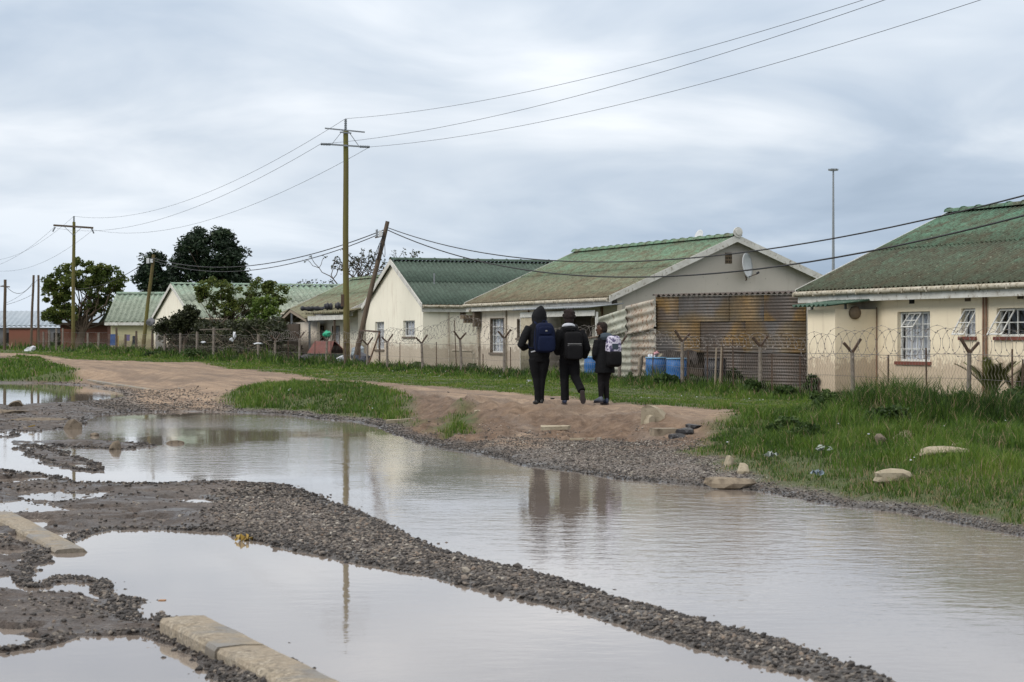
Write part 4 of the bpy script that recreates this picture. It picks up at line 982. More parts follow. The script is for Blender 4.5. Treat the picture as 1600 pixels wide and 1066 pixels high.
# loose pale sheets between the shack and the porch
lo = MB(); corr(lo, W(51.3, 23.35, 1.62), UZ*-1.05+UD*-.1, UD*1.9+UZ*-.10, .035, .22, 8, .006, nrm=tuple(-UN))
thing(lo, 'tin_sheet', wm, 'loose whitish corrugated sheet propped between the schoolchildren and the shack', 'tin sheet')
lo = MB(); lo.tube([W(51.2, 23.3, 1.64), W(53.6, 23.2, 1.48)], .035, 6); thing(lo, 'rail', M_['poledark'], 'thin dark rail lying along the loose pale sheet', 'rail')
# ================================================================ poles, cables, mast
def G(px, v): return ux(px, v)
def wpole(name, base, top, r0, r1, m, label, cat='utility pole', group='wooden utility poles'):
    root = empty(name, base, label, cat, group); b, t = Vector(base), Vector(top)
    p = MB(); n = 7; pts = [b.lerp(t, i/n)+Vector((.012*math.sin(i*1.3), 0, 0)) for i in range(n+1)]; pts[0] = b-Vector((0, 0, .3))
    p.tube(pts, [r0+(r1-r0)*i/n for i in range(n+1)], 12); p.build('pole', M_[m], root); return root
def cable(a, b, sag, r, label, m='cable', group='overhead cables', name='overhead_cable', n=40):
    a, b = Vector(a), Vector(b); c = MB()
    c.tube([a.lerp(b, i/n)-Vector((0, 0, 4*sag*(i/n)*(1-i/n))) for i in range(n+1)], r, 5)
    return thing(c, name, M_[m], label, 'cable', group, base=tuple(a))
D1 = 77.8
base1 = at(541, 567, D1); base1.z = zg(base1.x, base1.y); top1 = at(540, 205, D1)
pole1 = wpole('utility_pole', base1, top1, .128, .098, 'pole', 'tall straight wooden power pole with two thin steel arms, nearest the road')
def insulator(root, c, axis, ln=.36, r=.055):
    pr = []; n = 6
    for i in range(n):
        z = ln*i/n; pr += [(r*.55, z), (r, z+ln/n*.35), (r, z+ln/n*.55), (r*.55, z+ln/n*.95)]
    m = MB(); m.lathe(c, [(.002, 0)]+pr+[(.002, ln)], 10, axis); return m.build('insulator', M_['insul'], root)
arm = UN
zc1, zc2 = CZ+(HY-203.5)/F*D1, CZ+(HY-228)/F*D1
tp = Vector((top1.x, top1.y, 0))
m = MB(); m.bar(tp+UZ*(zc1+.04)-arm*.84, tp+UZ*(zc1-.05)+arm*.78, .045, .05); m.build('steel_arm', M_['galv'], pole1)
m = MB(); m.bar(tp+UZ*(zc2+.02)-arm*.62-Vector((0, .13, 0)), tp+UZ*(zc2-.02)+arm*.60-Vector((0, .13, 0)), .05, .06); m.build('steel_arm', M_['galv'], pole1)
m = MB(); m.bar(tp+UZ*(zc1-.02)-arm*.1-Vector((0, .1, 0)), tp+UZ*(zc2+.03)-arm*.55-Vector((0, .12, 0)), .018); m.build('brace', M_['galv'], pole1)
m = MB(); m.bar(tp+UZ*(zc1-.02)+arm*.1-Vector((0, .1, 0)), tp+UZ*(zc2+.0)+arm*.55-Vector((0, .12, 0)), .022); m.build('brace', M_['galv'], pole1)
m = MB(); m.bar(tp+UZ*(zc1-.10)-arm*.22-Vector((0, .11, 0)), tp+UZ*(zc1-.12)+arm*.24-Vector((0, .11, 0)), .04, .05); m.build('steel_arm', M_['galv'], pole1)
insulator(pole1, tp+UZ*(zc1+.02), UZ, .42, .06); insulator(pole1, tp+UZ*(zc2+.02)-arm*.60-Vector((0, .13, 0)), -arm, .40); insulator(pole1, tp+UZ*(zc2-.02)+arm*.58-Vector((0, .13, 0)), arm, .42)
m = MB(); m.obox(at(533, 479, D1)-Vector((0, .1, 0)), (.12, 0, 0), (0, .14, 0), (0, 0, .47)); m.build('meter_box', M_['iron'], pole1)
T1 = [tp+UZ*(zc1+.45), tp+UZ*(zc2+.02)-arm*1.0-Vector((0, .13, 0)), tp+UZ*(zc2-.02)+arm*1.0-Vector((0, .13, 0))]
D2 = 143.5
base2 = at(114, 548, D2); base2.z = zg(base2.x, base2.y); top2 = at(115.5, 347, D2)
pole2 = wpole('utility_pole', base2, top2, .15, .11, 'pole', 'tall wooden power pole with one wooden crossarm in front of the round tree')
tp2 = Vector((top2.x, top2.y, 0)); zc = CZ+(HY-354.5)/F*D2
m = MB(); m.bar(tp2+UZ*(zc+.07)-arm*1.42-Vector((0, .16, 0)), tp2+UZ*(zc-.06)+arm*1.42-Vector((0, .16, 0)), .12, .13); m.build('crossarm', M_['poledark'], pole2)
for sg in (-1, 1):
    m = MB(); m.bar(tp2+UZ*(zc-.62)-Vector((0, .2, 0)), tp2+UZ*(zc-.03)+arm*.62*sg-Vector((0, .22, 0)), .03); m.build('brace', M_['galv'], pole2)
insulator(pole2, tp2+UZ*(top2.z), UZ, .42, .07); insulator(pole2, tp2+UZ*(zc-.05)-arm*1.3-Vector((0, .16, 0)), -UZ-arm*.5, .38, .06); insulator(pole2, tp2+UZ*(zc-.12)+arm*1.3-Vector((0, .16, 0)), -UZ+arm*.5, .38, .06)
T2 = [tp2+UZ*(top2.z+.42), tp2+UZ*(zc-.1)-arm*1.4-Vector((0, .16, 0)), tp2+UZ*(zc-.2)+arm*1.4-Vector((0, .16, 0))]
T0 = [Vector((19.6, 12.9, 10.6)), Vector((18.9, 12.5, 10.6)), Vector((20.7, 13.2, 10.68))]
T3 = [T2[i]+UD*70 for i in range(3)]
wn = ['topmost thin wire', 'left hand thin wire', 'right hand thin wire']
for i in range(3):
    cable(T0[i], T1[i], 1.55, .0065, wn[i]+' running up from the tall pole to the upper right', group='thin wires of the power line')
    cable(T1[i], T2[i], 1.35, .0075, wn[i]+' sagging between the tall pole and the crossarm pole', group='thin wires of the power line')
    cable(T2[i], T3[i], 1.7, .0085, wn[i]+' leaving the crossarm pole to the far left', group='thin wires of the power line')
# leaning service pole
D3 = 76.0
bl = at(551, 568, D3); bl.z = zg(bl.x, bl.y); tl = at(605.5, 346, D3)
pole3 = wpole('utility_pole', bl, tl, .108, .078, 'poledark', 'dark crooked service pole leaning to the right beside the tall pole')
kk = at(601, 366, D3)
m = MB(); m.obox(kk-Vector((.22, .18, .12)), (.13, 0, .03), (0, .12, 0), (0, 0, .24)); m.build('junction_box', M_['dish'], pole3)
m = MB(); m.obox(kk-Vector((.33, .16, .10)), (.08, 0, .02), (0, .1, 0), (0, 0, .26)); m.build('fuse', M_['galv'], pole3)
m = MB(); m.bar(kk-Vector((.36, .12, .14)), kk+Vector((.02, -.12, -.06)), .05); m.build('bracket', M_['iron'], pole3)
for sx, dz, ph in ((-.28, .85, 0), (-.2, .95, 1), (.1, .80, 2)):
    m = MB(); pts = []
    for i in range(15):
        t = i/14; pts.append(kk+Vector((sx*math.cos(ph)*.2+sx*math.sin(math.pi*t)*.9-.13*t, -.15-.05*math.sin(t*6), -.05-dz*math.sin(math.pi*t)**.8*(.6+.4*t)-.3*t)))
    m.tube(pts, .012, 5); m.build('hanging_cable', M_['cable'], pole3)
D4 = 115.0
b4 = at(222, 554, D4); b4.z = zg(b4.x, b4.y); t4 = at(240, 398, D4)
pole4 = wpole('utility_pole', b4, t4, .12, .09, 'pole', 'slim service pole leaning slightly in front of the light green gable')
k4 = at(237, 408, D4); m = MB(); m.obox(k4-Vector((.28, .16, .14)), (.16, 0, 0), (0, .12, 0), (0, 0, .30)); m.obox(k4-Vector((.05, .2, .1)), (.14, 0, 0), (0, .12, 0), (0, 0, .22)); m.build('junction_box', M_['dish'], pole4)
qa = at(603, 358, D3); qb = at(237, 403, D4)
E0 = W(24, 23.0, 5.12); E1 = W(24, 23.05, 4.86)
cable(qa+Vector((.05, 0, .06)), E0, 1.80, .017, 'upper thick black cable running right from the leaning pole across both roofs')
cable(qa+Vector((.05, 0, -.03)), E1, 2.06, .020, 'lower thick black cable running right from the leaning pole across both roofs')
cable(qa, qb, .95, .020, 'upper black cable sagging from the leaning pole towards the dark tree'); cable(qa+Vector((-.1, 0, -.13)), qb+Vector((0, 0, -.12)), 1.05, .018, 'lower black cable sagging from the leaning pole towards the dark tree')
def farpole(xb, yb, xt, yt, D, label, r=.11):
    b = at(xb, yb, D); b.z = zg(b.x, b.y); t = at(xt, yt, D); o = wpole('utility_pole', b, t, r, r*.85, 'poledark', label); return o, t
p5, t5 = farpole(7, 552, 8, 437, 150, 'thin dark pole nearest the left edge of the photo', .13)
m = MB(); m.bar(t5-Vector((.35, 0, .5)), t5-Vector((-.35, 0, .55)), .08); m.build('crossarm', M_['poledark'], p5)
p6, t6 = farpole(48, 550, 52.5, 430, 160, 'slightly leaning thin pole, left one of the close pair'); p7, t7 = farpole(60, 550, 60, 430, 165, 'upright thin pole, right one of the close pair')
cable(t5-UZ*.4, t6-UZ*.5, .8, .018, 'slack cable between the far left pole and the close pair'); cable(t5-UZ*1.9, t6-UZ*1.5, .1, .013, 'lower cable between the far left pole and the close pair'); cable(qb, t7-UZ*.3, 1.3, .02, 'cable from the slim service pole to the close pair of poles')
cable(t5-UZ*.4, t5+Vector((-12, 5, -1.2)), .5, .018, 'cable leaving the far left pole out of the picture'); cable(t7-UZ*.8, at(140, 500, 170), .3, .012, 'service wire dropping from the close pair into the round tree')
cable(t7-UZ*.3, at(5, 475, 175), .3, .012, 'service wire dropping left from the close pair of poles')
# high mast light
D5 = 330.0
bm = at(1302, 530, D5); bm.z = .5; tm = at(1302, 266, D5)
mast = empty('mast_light', bm, 'tall slender floodlight mast rising behind the roofs on the right', 'floodlight mast')
m = MB(); m.tube([bm, tm], [.32, .14], 10); m.build('mast', M_['galv'], mast)
m = MB(); m.tube([tm-UZ*.1, tm+UZ*.25], .30, 12); m.build('head_frame', M_['galv'], mast)
for i in range(6):
    a = i*math.pi/3; e = Vector((math.cos(a), math.sin(a), 0))
    m = MB(); m.box(tm+e*.62+UZ*.05, e*.42, e.cross(UZ)*.30, UZ*.30+e*.08); m.build('floodlight', M_['galv'], mast)

# ================================================================ fences
VF = 22.45
def fence(name, label, uA, uB, posts, coil=True, stakes=(), step=.085, top=.98, wr=.0022, meshw='mesh', coil_r=.27, coil_end=None, vf=VF, pr=.046, tall=None):
    """posts = [(px, height, lean, kind)]; kind y = with a forked arm"""
    root = empty(name, W((uA+uB)/2, vf, zguv((uA+uB)/2, vf)), label, 'fence', 'wire fences along the house plots')
    for px, hh, ln, kd in posts:
        u = ux(px, vf); z0 = zguv(u, vf); b = W(u, vf, z0-.1); t = W(u, vf, z0+hh)+Vector((ln, 0, 0))
        p = MB(); p.tube([b, b.lerp(t, .5), t], [pr*1.08, pr, pr*.9], 7, smooth=False); po_ = p.build('post', M_['fencepost' if kd != 'w' else 'poledark'], root)
        if kd == 'y':
            q = MB(); q.bar(t-UZ*.12, t+UZ*.03, .05)
            for sg in (-1, 1):
                e = UN*sg*.21+UZ*(.25+.05*sg*math.sin(px)); q.bar(t+UZ*.0, t+e, .042, .05)
            q.build('forked_arm', M_['iron'], po_)
    us = np.arange(uA, uB, step*1.25); m = MB(); hgt = top-.04
    cache = {}
    def zf(u):
        k = round(u, 0)
        if k not in cache: cache[k] = zguv(k, vf)
        return cache[k]
    def wire(p, q, r):
        p, q = Vector(p), Vector(q); t = (q-p).normalized(); e = t.orthogonal().normalized(); g = t.cross(e)
        vs = [p+e*r, p-e*r*.5+g*r*.87, p-e*r*.5-g*r*.87, q+e*r, q-e*r*.5+g*r*.87, q-e*r*.5-g*r*.87]
        m.add(vs, [[0, 1, 4, 3], [1, 2, 5, 4], [2, 0, 3, 5]])
    nzig = int(hgt/step)
    for i, u in enumerate(us):       # each chain-link wire is a zigzag
        z0 = zf(u)+.04; bow = .015*math.sin(u*1.7); pr_ = None
        for j in range(nzig+1):
            p = W(u+(step*.66 if j % 2 else -.0), vf+bow*math.sin(j/nzig*3.1)-.03, z0+j*step)
            if pr_ is not None: wire(pr_, p, wr)
            pr_ = p
    m.build('chain_link', M_[meshw], root)
    m = MB()
    for zz, rr in ((top, .0055), (top*.52, .004)):
        n = int((uB-uA)/.8); m.tube([W(uA+(uB-uA)*i/n, vf-.035, zf(uA+(uB-uA)*i/n)+zz+.012*math.sin(i*1.1)) for i in range(n+1)], rr, 4)
        m.build('straining_wire', M_['wire'], root); m = MB()
    for px, hh, ln in stakes:
        u = ux(px, vf); z0 = zguv(u, vf); q = MB(); q.bar(W(u, vf-.05, z0-.05), W(u, vf-.05, z0+hh)+Vector((ln, 0, 0)), .028); q.build('stake', M_['iron'], root)
    if coil:
        rn = random.Random(int(uA*10)); c = MB(); ce = coil_end or uB; Lc = ce-uA; turns = int(Lc/.33); npt = turns*18; pts = []
        rad = coil_r; cur = rad
        for i in range(npt+1):
            t = i/npt; a = 2*math.pi*turns*t
            if i % 18 == 0: cur = rad*rn.uniform(.82, 1.12); off = rn.uniform(-.05, .05)
            u = uA+Lc*t+.30*math.sin(a)*1.0
            cen = top+.24+off+.03*math.sin(t*Lc*.9)+(tall(uA+Lc*t) if tall else 0)
            pts.append(W(u, vf+cur*.75*math.cos(a)*.8, zf(uA+Lc*t)+cen+cur*math.sin(a+.9)))
        c.tube(pts, .0042, 3, caps=False)
        for i in range(0, npt, 2):
            p = Vector(pts[i]); d_ = (Vector(pts[i+1])-p).normalized(); e = d_.orthogonal().normalized()
            c.obox(p-d_*.018-e*.012, d_*.036, e*.024, d_.cross(e)*.003)
        c.build('razor_coil', M_['razor'], root)
    return root
fence('wire_fence', 'chain link fence with razor wire coils in front of the cream house', 26.5, ux(1263, VF)+.1, [(1513, 1.02, .02, 'y'), (1333, 1.0, -.02, 'y'), (1760, 1.0, 0, 'y')], wr=.0031,
      stakes=[(1391, .98, 0), (1451, 1.12, -.01), (1585, 1.1, 0), (1600, .9, .02)], coil_r=.29)
def rise(u): return .0
fence('wire_fence', 'sagging wire fence in front of the rusty tin shack', ux(1262, VF)+.15, ux(955, VF), [(1188, 1.08, 0, 'y'), (1066, 1.12, 0, 'y'), (968, 1.0, 0, 'y')],
      stakes=[(1108, 1.05, 0), (1131, 1.15, .02), (1149, 1.2, -.02), (1209, .95, 0), (1253, .95, 0), (1022, .8, .02), (1078, .9, 0)], coil_r=.15, top=.95, wr=.0031)
def rise2(u):
    return .42*math.exp(-((u-ux(716, VF))/2.2)**2)
fence('wire_fence', 'wire fence with loose razor coils in front of the middle house and the pale gable', ux(950, VF), ux(590, VF),
      [(788, 1.15, .0, 'y'), (722, 1.1, -.07, 'y'), (661, 1.0, -.05, 'y'), (605, .98, .0, 'y'), (852, 1.0, 0, 'y')], stakes=[(716, 1.75, -.08), (627, 1.0, 0), (684, 1.05, 0), (800, .9, 0), (757, .7, 0)], tall=rise2, step=.10, coil_r=.27, wr=.0034)
fence('wire_fence', 'old post and wire fence in front of the patio house', ux(585, VF), ux(420, VF),
      [(574, .9, 0, 'y'), (539, 1.0, 0, 'w'), (510, 1.0, .02, 'y'), (468, 1.1, 0, 'y'), (430, 1.0, 0, 'y')], stakes=[(519, 1.3, 0), (494, 1.0, 0), (452, 1.0, 0)], step=.16, coil_r=.16, wr=.003)
fence('wire_fence', 'low post and wire fence along the leafy hedge', ux(418, VF), ux(170, VF),
      [(404, 1.2, 0, 'p'), (334, 1.55, 0, 'p'), (308, 1.35, 0, 'p'), (282, 1.3, 0, 'p'), (257, 1.3, .03, 'p'), (237, 1.5, .05, 'w'), (213, 1.4, 0, 'w'), (196, 1.2, .0, 'w'), (182, 1.6, 0, 'w')], coil=False, step=.22, wr=.004, top=1.2, pr=.07)
fence('wire_fence', 'far row of thin posts beyond the tall crossarm pole', ux(168, 22.9), ux(60, 22.9),
      [(154, 1.3, 0, 'p'), (137, 1.3, 0, 'p'), (98, 1.6, 0, 'p'), (88, 1.6, 0, 'p'), (77, 1.5, 0, 'p'), (68, 1.4, 0, 'p')], coil=False, step=.3, wr=.004, top=1.3, pr=.07, vf=22.9)

# ================================================================ things standing about
def drum(px, v, h, r, label, m='blue', rim='bluerim', z=None, heap=False, name='plastic_drum'):
    u = ux(px, v); z0 = zguv(u, v) if z is None else z; c = W(u, v, z0)
    root = empty(name, c, label, 'drum', 'plastic drums around the shack')
    b = MB(); b.lathe(c, [(r*.02, 0), (r*.90, 0), (r*.94, .04), (r*.985, h*.30), (r, h*.33), (r*.985, h*.36), (r*.985, h*.63), (r, h*.66), (r*.985, h*.69), (r*.96, h), (r*.91, h), (r*.91, .08), (.01, .08)], 22)
    b.build('drum_body', M_[m], root)
    b = MB(); b.lathe(c+UZ*(h-.012), [(r*.93, 0), (r*1.015, 0), (r*1.015, .035), (r*.92, .036)], 22); b.build('rim', M_[rim], root)
    return root, c
drum(1025, 22.78, .66, .275, 'blue plastic drum heaped with rubbish by the tin shack'); drum(1057, 22.78, .66, .265, 'open blue plastic drum behind a fence post by the shack')
drum(927, 22.9, .62, .26, 'blue drum half hidden behind the smallest schoolchild')
drum(1118, 23.0, .72, .27, 'black plastic drum standing against the ochre shack wall', 'black', 'black')
u = ux(1025, 22.78); c = W(u, 22.78, zguv(u, 22.78)+.66)
for i, (dx, dz, sz, mm, lb) in enumerate(((-.12, .03, .13, 'whiteplastic', 'white plastic bag on top of the rubbish in the blue drum'), (.10, .05, .10, 'concretelt', 'beige scrap bag on top of the rubbish in the blue drum'), (.0, .12, .09, None, 'pink plastic scrap on top of the blue drum'))):
    r_ = MB(); r_.rock(c+Vector((dx, 0, dz)), (sz, sz*.9, sz*.8), 40+i, .5*i, .9)
    thing(r_, 'rubbish_bag', M_[mm] if mm else surf('pink_plastic', (.55, .30, .32), (.40, .2, .22), 9, .5), lb, 'rubbish')
st = MB(); st.tube([W(ux(998, 22.6), 22.6, .4), W(ux(1001, 22.6), 22.6, 1.05), W(ux(1004, 22.6), 22.6, 1.16)], [.05, .07, .03], 7); thing(st, 'driftwood_stump', M_['wood'], 'pale twisted stump standing left of the blue drums', 'stump')
for px, hh, lb in ((1116.5, 1.0, 'thin pale pole leaning before the black drum, left one'), (1124.5, 1.02, 'thin pale pole leaning before the black drum, right one')):
    u = ux(px, 22.3); s_ = MB(); z0 = zguv(u, 22.3); s_.tube([W(u, 22.3, z0-.1), W(u, 22.35, z0+hh)], .021, 6); thing(s_, 'pole_stick', M_['wood'], lb, 'stick', 'thin poles by the black drum')
# little iron bench by the annex
bb_ = MB(); u = ux(1268, 22.8); c = W(u, 22.8, zguv(u, 22.8))
bb_.bar(c, c+UZ*.42, .02); bb_.bar(c+Vector((.16, 0, 0)), c+Vector((.17, 0, .42)), .02); bb_.bar(c+Vector((-.01, 0, .42)), c+Vector((.18, 0, .42)), .02)
thing(bb_, 'iron_frame', M_['iron'], 'small bent iron frame at the corner of the annex', 'frame')
# dark gate frame, beside the leaning pole
gu0, gu1 = ux(562, 23.0), ux(593, 23.0); gz = zguv(gu0, 23.0)
gt = empty('gate_frame', W(gu0, 23.0, gz), 'bare dark gate frame standing between the leaning pole and the pale gable', 'gate')
zt_g = zat(578, 517, 23.0)
for uu, nm, tl_ in ((gu0, 'gate_post', 0), (gu1, 'gate_post', 0)):
    g_ = MB(); g_.bar(W(uu, 23, gz-.1), W(uu-tl_, 23, zt_g), .07); g_.build(nm, M_['iron'], gt)
g_ = MB(); g_.bar(W(gu0, 23, zt_g+.02), W(gu1, 23, zt_g-.04), .06); g_.build('gate_rail', M_['iron'], gt)
g_ = MB(); g_.bar(W(gu1-.05, 22.97, zt_g-.1), W(gu1+1.2, 22.9, gz), .045); g_.build('brace', M_['rustpipe'], gt)
# heaps by the pole
r_ = MB(); r_.rock(W(ux(556, 23.3), 23.3, .95), (.35, .4, .5), 61, .3, .7); thing(r_, 'plastic_sheet', surf('pale_blue_plastic', (.32, .38, .42), (.16, .19, .22), 6, .5, (.03, .035, .05), 9, (.5, .6)), 'crumpled pale blue plastic sheet behind the leaning pole', 'plastic sheet')
r_ = MB(); r_.rock(W(ux(566, 23.2), 23.2, .78), (.45, .4, .34), 62, .8, .7); thing(r_, 'rubbish_bag', surf('navy_plastic', (.02, .03, .06), (.05, .06, .09), 9, .4, (.2, .22, .24), 15, (.6, .66)), 'dark navy rubbish heap under the bare gate frame', 'rubbish')
r_ = MB(); r_.rock(W(ux(532, 22.9), 22.9, .80), (.24, .24, .18), 63, .8, .7); thing(r_, 'plastic_bag', M_['whiteplastic'], 'white plastic bag at the foot of the tall pole', 'plastic bag')
# red topped stall box
bu0, bu1 = ux(517, 23.3), ux(482, 23.3); bz = .52
bx = empty('stall_box', W((bu0+bu1)/2, 23.5, bz), 'low box with red brown sides and dark green base in front of the patio', 'box')
q = MB(); q.obox(W(bu0, 23.3, bz), UD*(bu1-bu0), UN*.7, UZ*.45); q.build('base', surf('dark_green_board', (.012, .035, .028), (.02, .05, .04), 4, .6), bx)
q = MB(); z_ = bz+.455; q.poly([W(bu0-.05, 23.24, z_), W(bu1+.05, 23.24, z_), W(bu1-.25, 23.5, z_+.52), W(bu0+.3, 23.5, z_+.52)], UN*.03); q.poly([W(bu0-.05, 24.0, z_), W(bu1+.05, 24.0, z_), W(bu1-.25, 23.54, z_+.52), W(bu0+.3, 23.54, z_+.52)], UN*.03)
q.build('lid', surf('red_brown_paint', (.17, .045, .03), (.11, .035, .025), 4, .6, (.07, .04, .03), 9), bx)
r_ = MB(); r_.rock(W(ux(486, 22.9), 22.9, .68), (.5, .35, .30), 64, .2, .6); thing(r_, 'rubbish_bag', M_['black'], 'black rubbish bag in front of the red brown box', 'rubbish bag')
u = ux(510, VF); r_ = MB(); r_.rock(W(u, VF-.05, zguv(u, VF)+1.24)+Vector((.03, 0, 0)), (.24, .12, .14), 65, .1, .8); thing(r_, 'plastic_bag', M_['teal'], 'bright green plastic bag caught on a fence post', 'plastic bag')
u = ux(364, 22.3); r_ = MB(); p = at(365, 526, dist(364, 22.3)); r_.rock(p+Vector((.05, 0, .1)), (.10, .05, .20), 5, 0, .8); r_.rock(p+Vector((-.08, -.03, -.14)), (.12, .06, .10), 6, 0, .8); thing(r_, 'plastic_bag', M_['whiteplastic'], 'torn white plastic bag caught high in the hedge', 'plastic bag')
for px, py, lb in ((318, 535, 'small white scrap caught on the hedge wire'), (404, 537, 'white cloth cap on a short fence post')):
    p = at(px, py, dist(px, 22.3)); r_ = MB(); r_.rock(p, (.14 if px < 400 else .22, .08, .06), px, 0, .6); thing(r_, 'cloth_scrap', M_['whiteplastic'], lb, 'scrap')
p = at(47, 545, 140); r_ = MB(); r_.rock(p+Vector((0, 0, -.05)), (.42, .3, .30), 9, 0, .7); thing(r_, 'sack', M_['whiteplastic'], 'bulging white sack lying in the grass at the far left', 'sack')
p = at(236, 503, dist(236, 23.6)); r_ = MB(); r_.rock(p, (.30, .25, .30), 19, 0, .6); thing(r_, 'tarpaulin', M_['tarp'], 'grey tarpaulin bundled on the corner of the hedge shelter', 'tarpaulin')
p = at(243, 530, dist(243, 23.6)); r_ = MB(); r_.obox((p.x, p.y, .5), (.42, 0, 0), (0, .4, 0), (0, 0, 1.75)); thing(r_, 'shelter_pillar', surf('whitewashed_pillar', (.34, .33, .31), (.22, .21, .20), 5, .8, (.1, .09, .08), 9), 'whitewashed block pillar beside the hedge shelter', 'pillar')
# washing by the khaki house
for i, (px, py, w_, h_, cc, lb) in enumerate(((176, 531, .35, .75, (.05, .11, .30), 'blue cloth hanging by the khaki wall'), (183, 533, .14, .7, (.45, .30, .08), 'yellow and white strip hanging by the khaki wall'), (198, 528, .35, .4, (.16, .13, .28), 'purple cloth hanging by the khaki wall'), (209, 532, .22, .6, (.03, .035, .045), 'black garment hanging by the khaki wall'))):
    p = at(px, py, 132); q = MB(); q.obox((p.x-w_/2, p.y, p.z-h_/2), (w_, .05, 0), (0, .03, 0), (.03, 0, h_)); thing(q, 'hanging_cloth', surf('cloth_%d' % i, cc, tuple(x*.7 for x in cc), 6, .9), lb, 'washing', 'washing by the khaki house')
# black rolls lying on the patio roof
rl = ((482, 488, .72, .13, 0, 'leftmost black roll on the patio roof'), (497, 491, .68, .12, .1, 'second black roll on the patio roof, slightly lower'), (513, 491, .36, .19, .5, 'rounded navy bundle on the patio roof'), (531, 488, .42, .19, .2, 'black bundle on the patio roof beside the tall pole'))
for i, (px, py, ln_, rr, an_, lb) in enumerate(rl):
    p = at(px, py+1, dist(px, 25.3)); p.z = 2.79+rr*.9+.04; e = Vector((math.cos(an_), math.sin(an_)*.5, -.06)).normalized(); q = MB(); k_ = 8
    q.tube([p+e*ln_*(j/k_-.5) for j in range(k_+1)], [rr*(.80+.2*math.sin(j*1.9+i)) if 0 < j < k_ else rr*.6 for j in range(k_+1)], 10)
    thing(q, 'plastic_roll', M_['black'], lb, 'roll', 'black rolls on the patio roof')

# ================================================================ kerbs, rocks, litter
def kerb(pts, w_, h_, label, seed, mat_='kerb', segs=26):
    """pts two ends (x,y,z of the top's left edge); worn concrete kerb length"""
    a, b = Vector(pts[0]), Vector(pts[1]); t = (b-a); tl_ = t.length; e = t.normalized(); s = e.cross(UZ).normalized()
    if s.x < 0: s = -s
    rn = random.Random(seed); m = MB(); prof = [(0, -h_), (0, -.02), (.015, 0), (w_*.5, .006), (w_-.03, 0), (w_, -.03), (w_, -h_)]
    n = segs; vs = []
    for i in range(n+1):
        p = a+t*(i/n); chip = rn.random() < .07
        for j_, (q, z) in enumerate(prof): vs.append(p+s*(q+.002*math.sin(i*.7+seed+j_)+rn.uniform(-.0012, .0012)+(.018 if chip and j_ in (1, 2) else 0))+UZ*(z+.0015*math.sin(i*.45+seed)+rn.uniform(-.0007, .0007)-(.012 if chip and j_ in (1, 2) else 0)))
    k = len(prof); fs = [[i*k+j, i*k+j+1, (i+1)*k+j+1, (i+1)*k+j] for i in range(n) for j in range(k-1)]+[[i*k+k-1, i*k, (i+1)*k, (i+1)*k+k-1] for i in range(n)]
    fs += [list(range(k))[::-1], [n*k+j for j in range(k)]]
    m.add(vs, fs); return thing(m, 'kerb_stone', M_[mat_], label, 'kerb stone', 'broken concrete kerbs')
def atz(px, py, z): x, y = ground(px, py, z); return (x, y, z)
kerb([atz(250, 966, .095), atz(336, 1011, .085)], .27, .17, 'far half of the cracked kerb lying in the near puddle', 3, segs=18)
kerb([atz(337.5, 1012, .078), atz(520, 1110, .07)], .27, .17, 'near half of the cracked kerb at the bottom edge', 4)
kerb([atz(-20, 801, .075), atz(86, 859, .03)], .24, .14, 'short kerb length tilting into the puddle at the left edge', 5)
kerb([atz(86, 586, .17), atz(122, 590, .16)], .22, .08, 'far flush kerb strip beside the left grass patch', 6, 'kerb'); kerb([atz(135, 593, .155), atz(240, 609, .115)], .16, .08, 'long flush kerb strip across the far dirt track', 7, 'kerb')
def rockat(px, py, z, size, seed, mat_, label, name='rock', cat='rock', rz=0, sink=.6, lump=.25, group=None, abs_z=False):
    x, y = ground(px, py, z); g = zg(x, y) if not abs_z else z
    m = MB(); m.rock((x, y, max(g, -.02)+size[2]*(1-sink)-size[2]*.15), size, seed, rz, lump); return thing(m, name, M_[mat_], label, cat, group)
rockat(115, 668, .03, (.17, .15, .17), 1, 'stone', 'rounded muddy rock at the corner of the far puddle'); rockat(148, 681, .0, (.09, .07, .06), 2, 'stone', 'small dark rock right of the rounded muddy rock')
rockat(275, 693, .0, (.16, .08, .06), 3, 'stone', 'flat dark rock lying alone in the big puddle'); rockat(180, 701, .02, (.09, .09, .13), 4, 'stone', 'reddish upright stone among the mud islands')
rockat(218, 741, .0, (.04, .03, .02), 5, 'stone', 'tiny dark stone near the left shore of the big puddle'); rockat(27, 634, .05, (.22, .16, .12), 6, 'stone', 'pale rock at the edge of the farthest puddle')
rockat(8, 645, .05, (.6, .2, .09), 26, 'stone', 'dark clod of mud at the left edge'); rockat(60, 655, .05, (.7, .25, .10), 27, 'stone', 'long dark mud clod left of the rounded rock')
cc_ = MB(); x, y = ground(1022, 672, .22); z = zg(x, y)
cc_.poly([(x-.20, y, z-.06), (x+.16, y+.04, z-.06), (x+.17, y+.05, z+.05), (x+.02, y+.03, z+.22), (x-.10, y, z+.27), (x-.19, y, z+.22)], (.12, .22, -.03)); cc_.rock((x-.06, y-.02, z+.02), (.13, .10, .10), 77, .4); thing(cc_, 'rubble_block', M_['concretelt'], 'upright pale concrete block at the end of the dirt bank', 'rubble', 'broken concrete on the bank')
cc_ = MB(); x, y = ground(1042, 684, .20); z = zg(x, y); cc_.obox((x-.18, y-.1, z-.05), (.34, .06, .0), (-.05, .3, 0), (0, 0, .14)); thing(cc_, 'rubble_block', M_['concrete'], 'low square concrete piece beside the upright block', 'rubble', 'broken concrete on the bank')
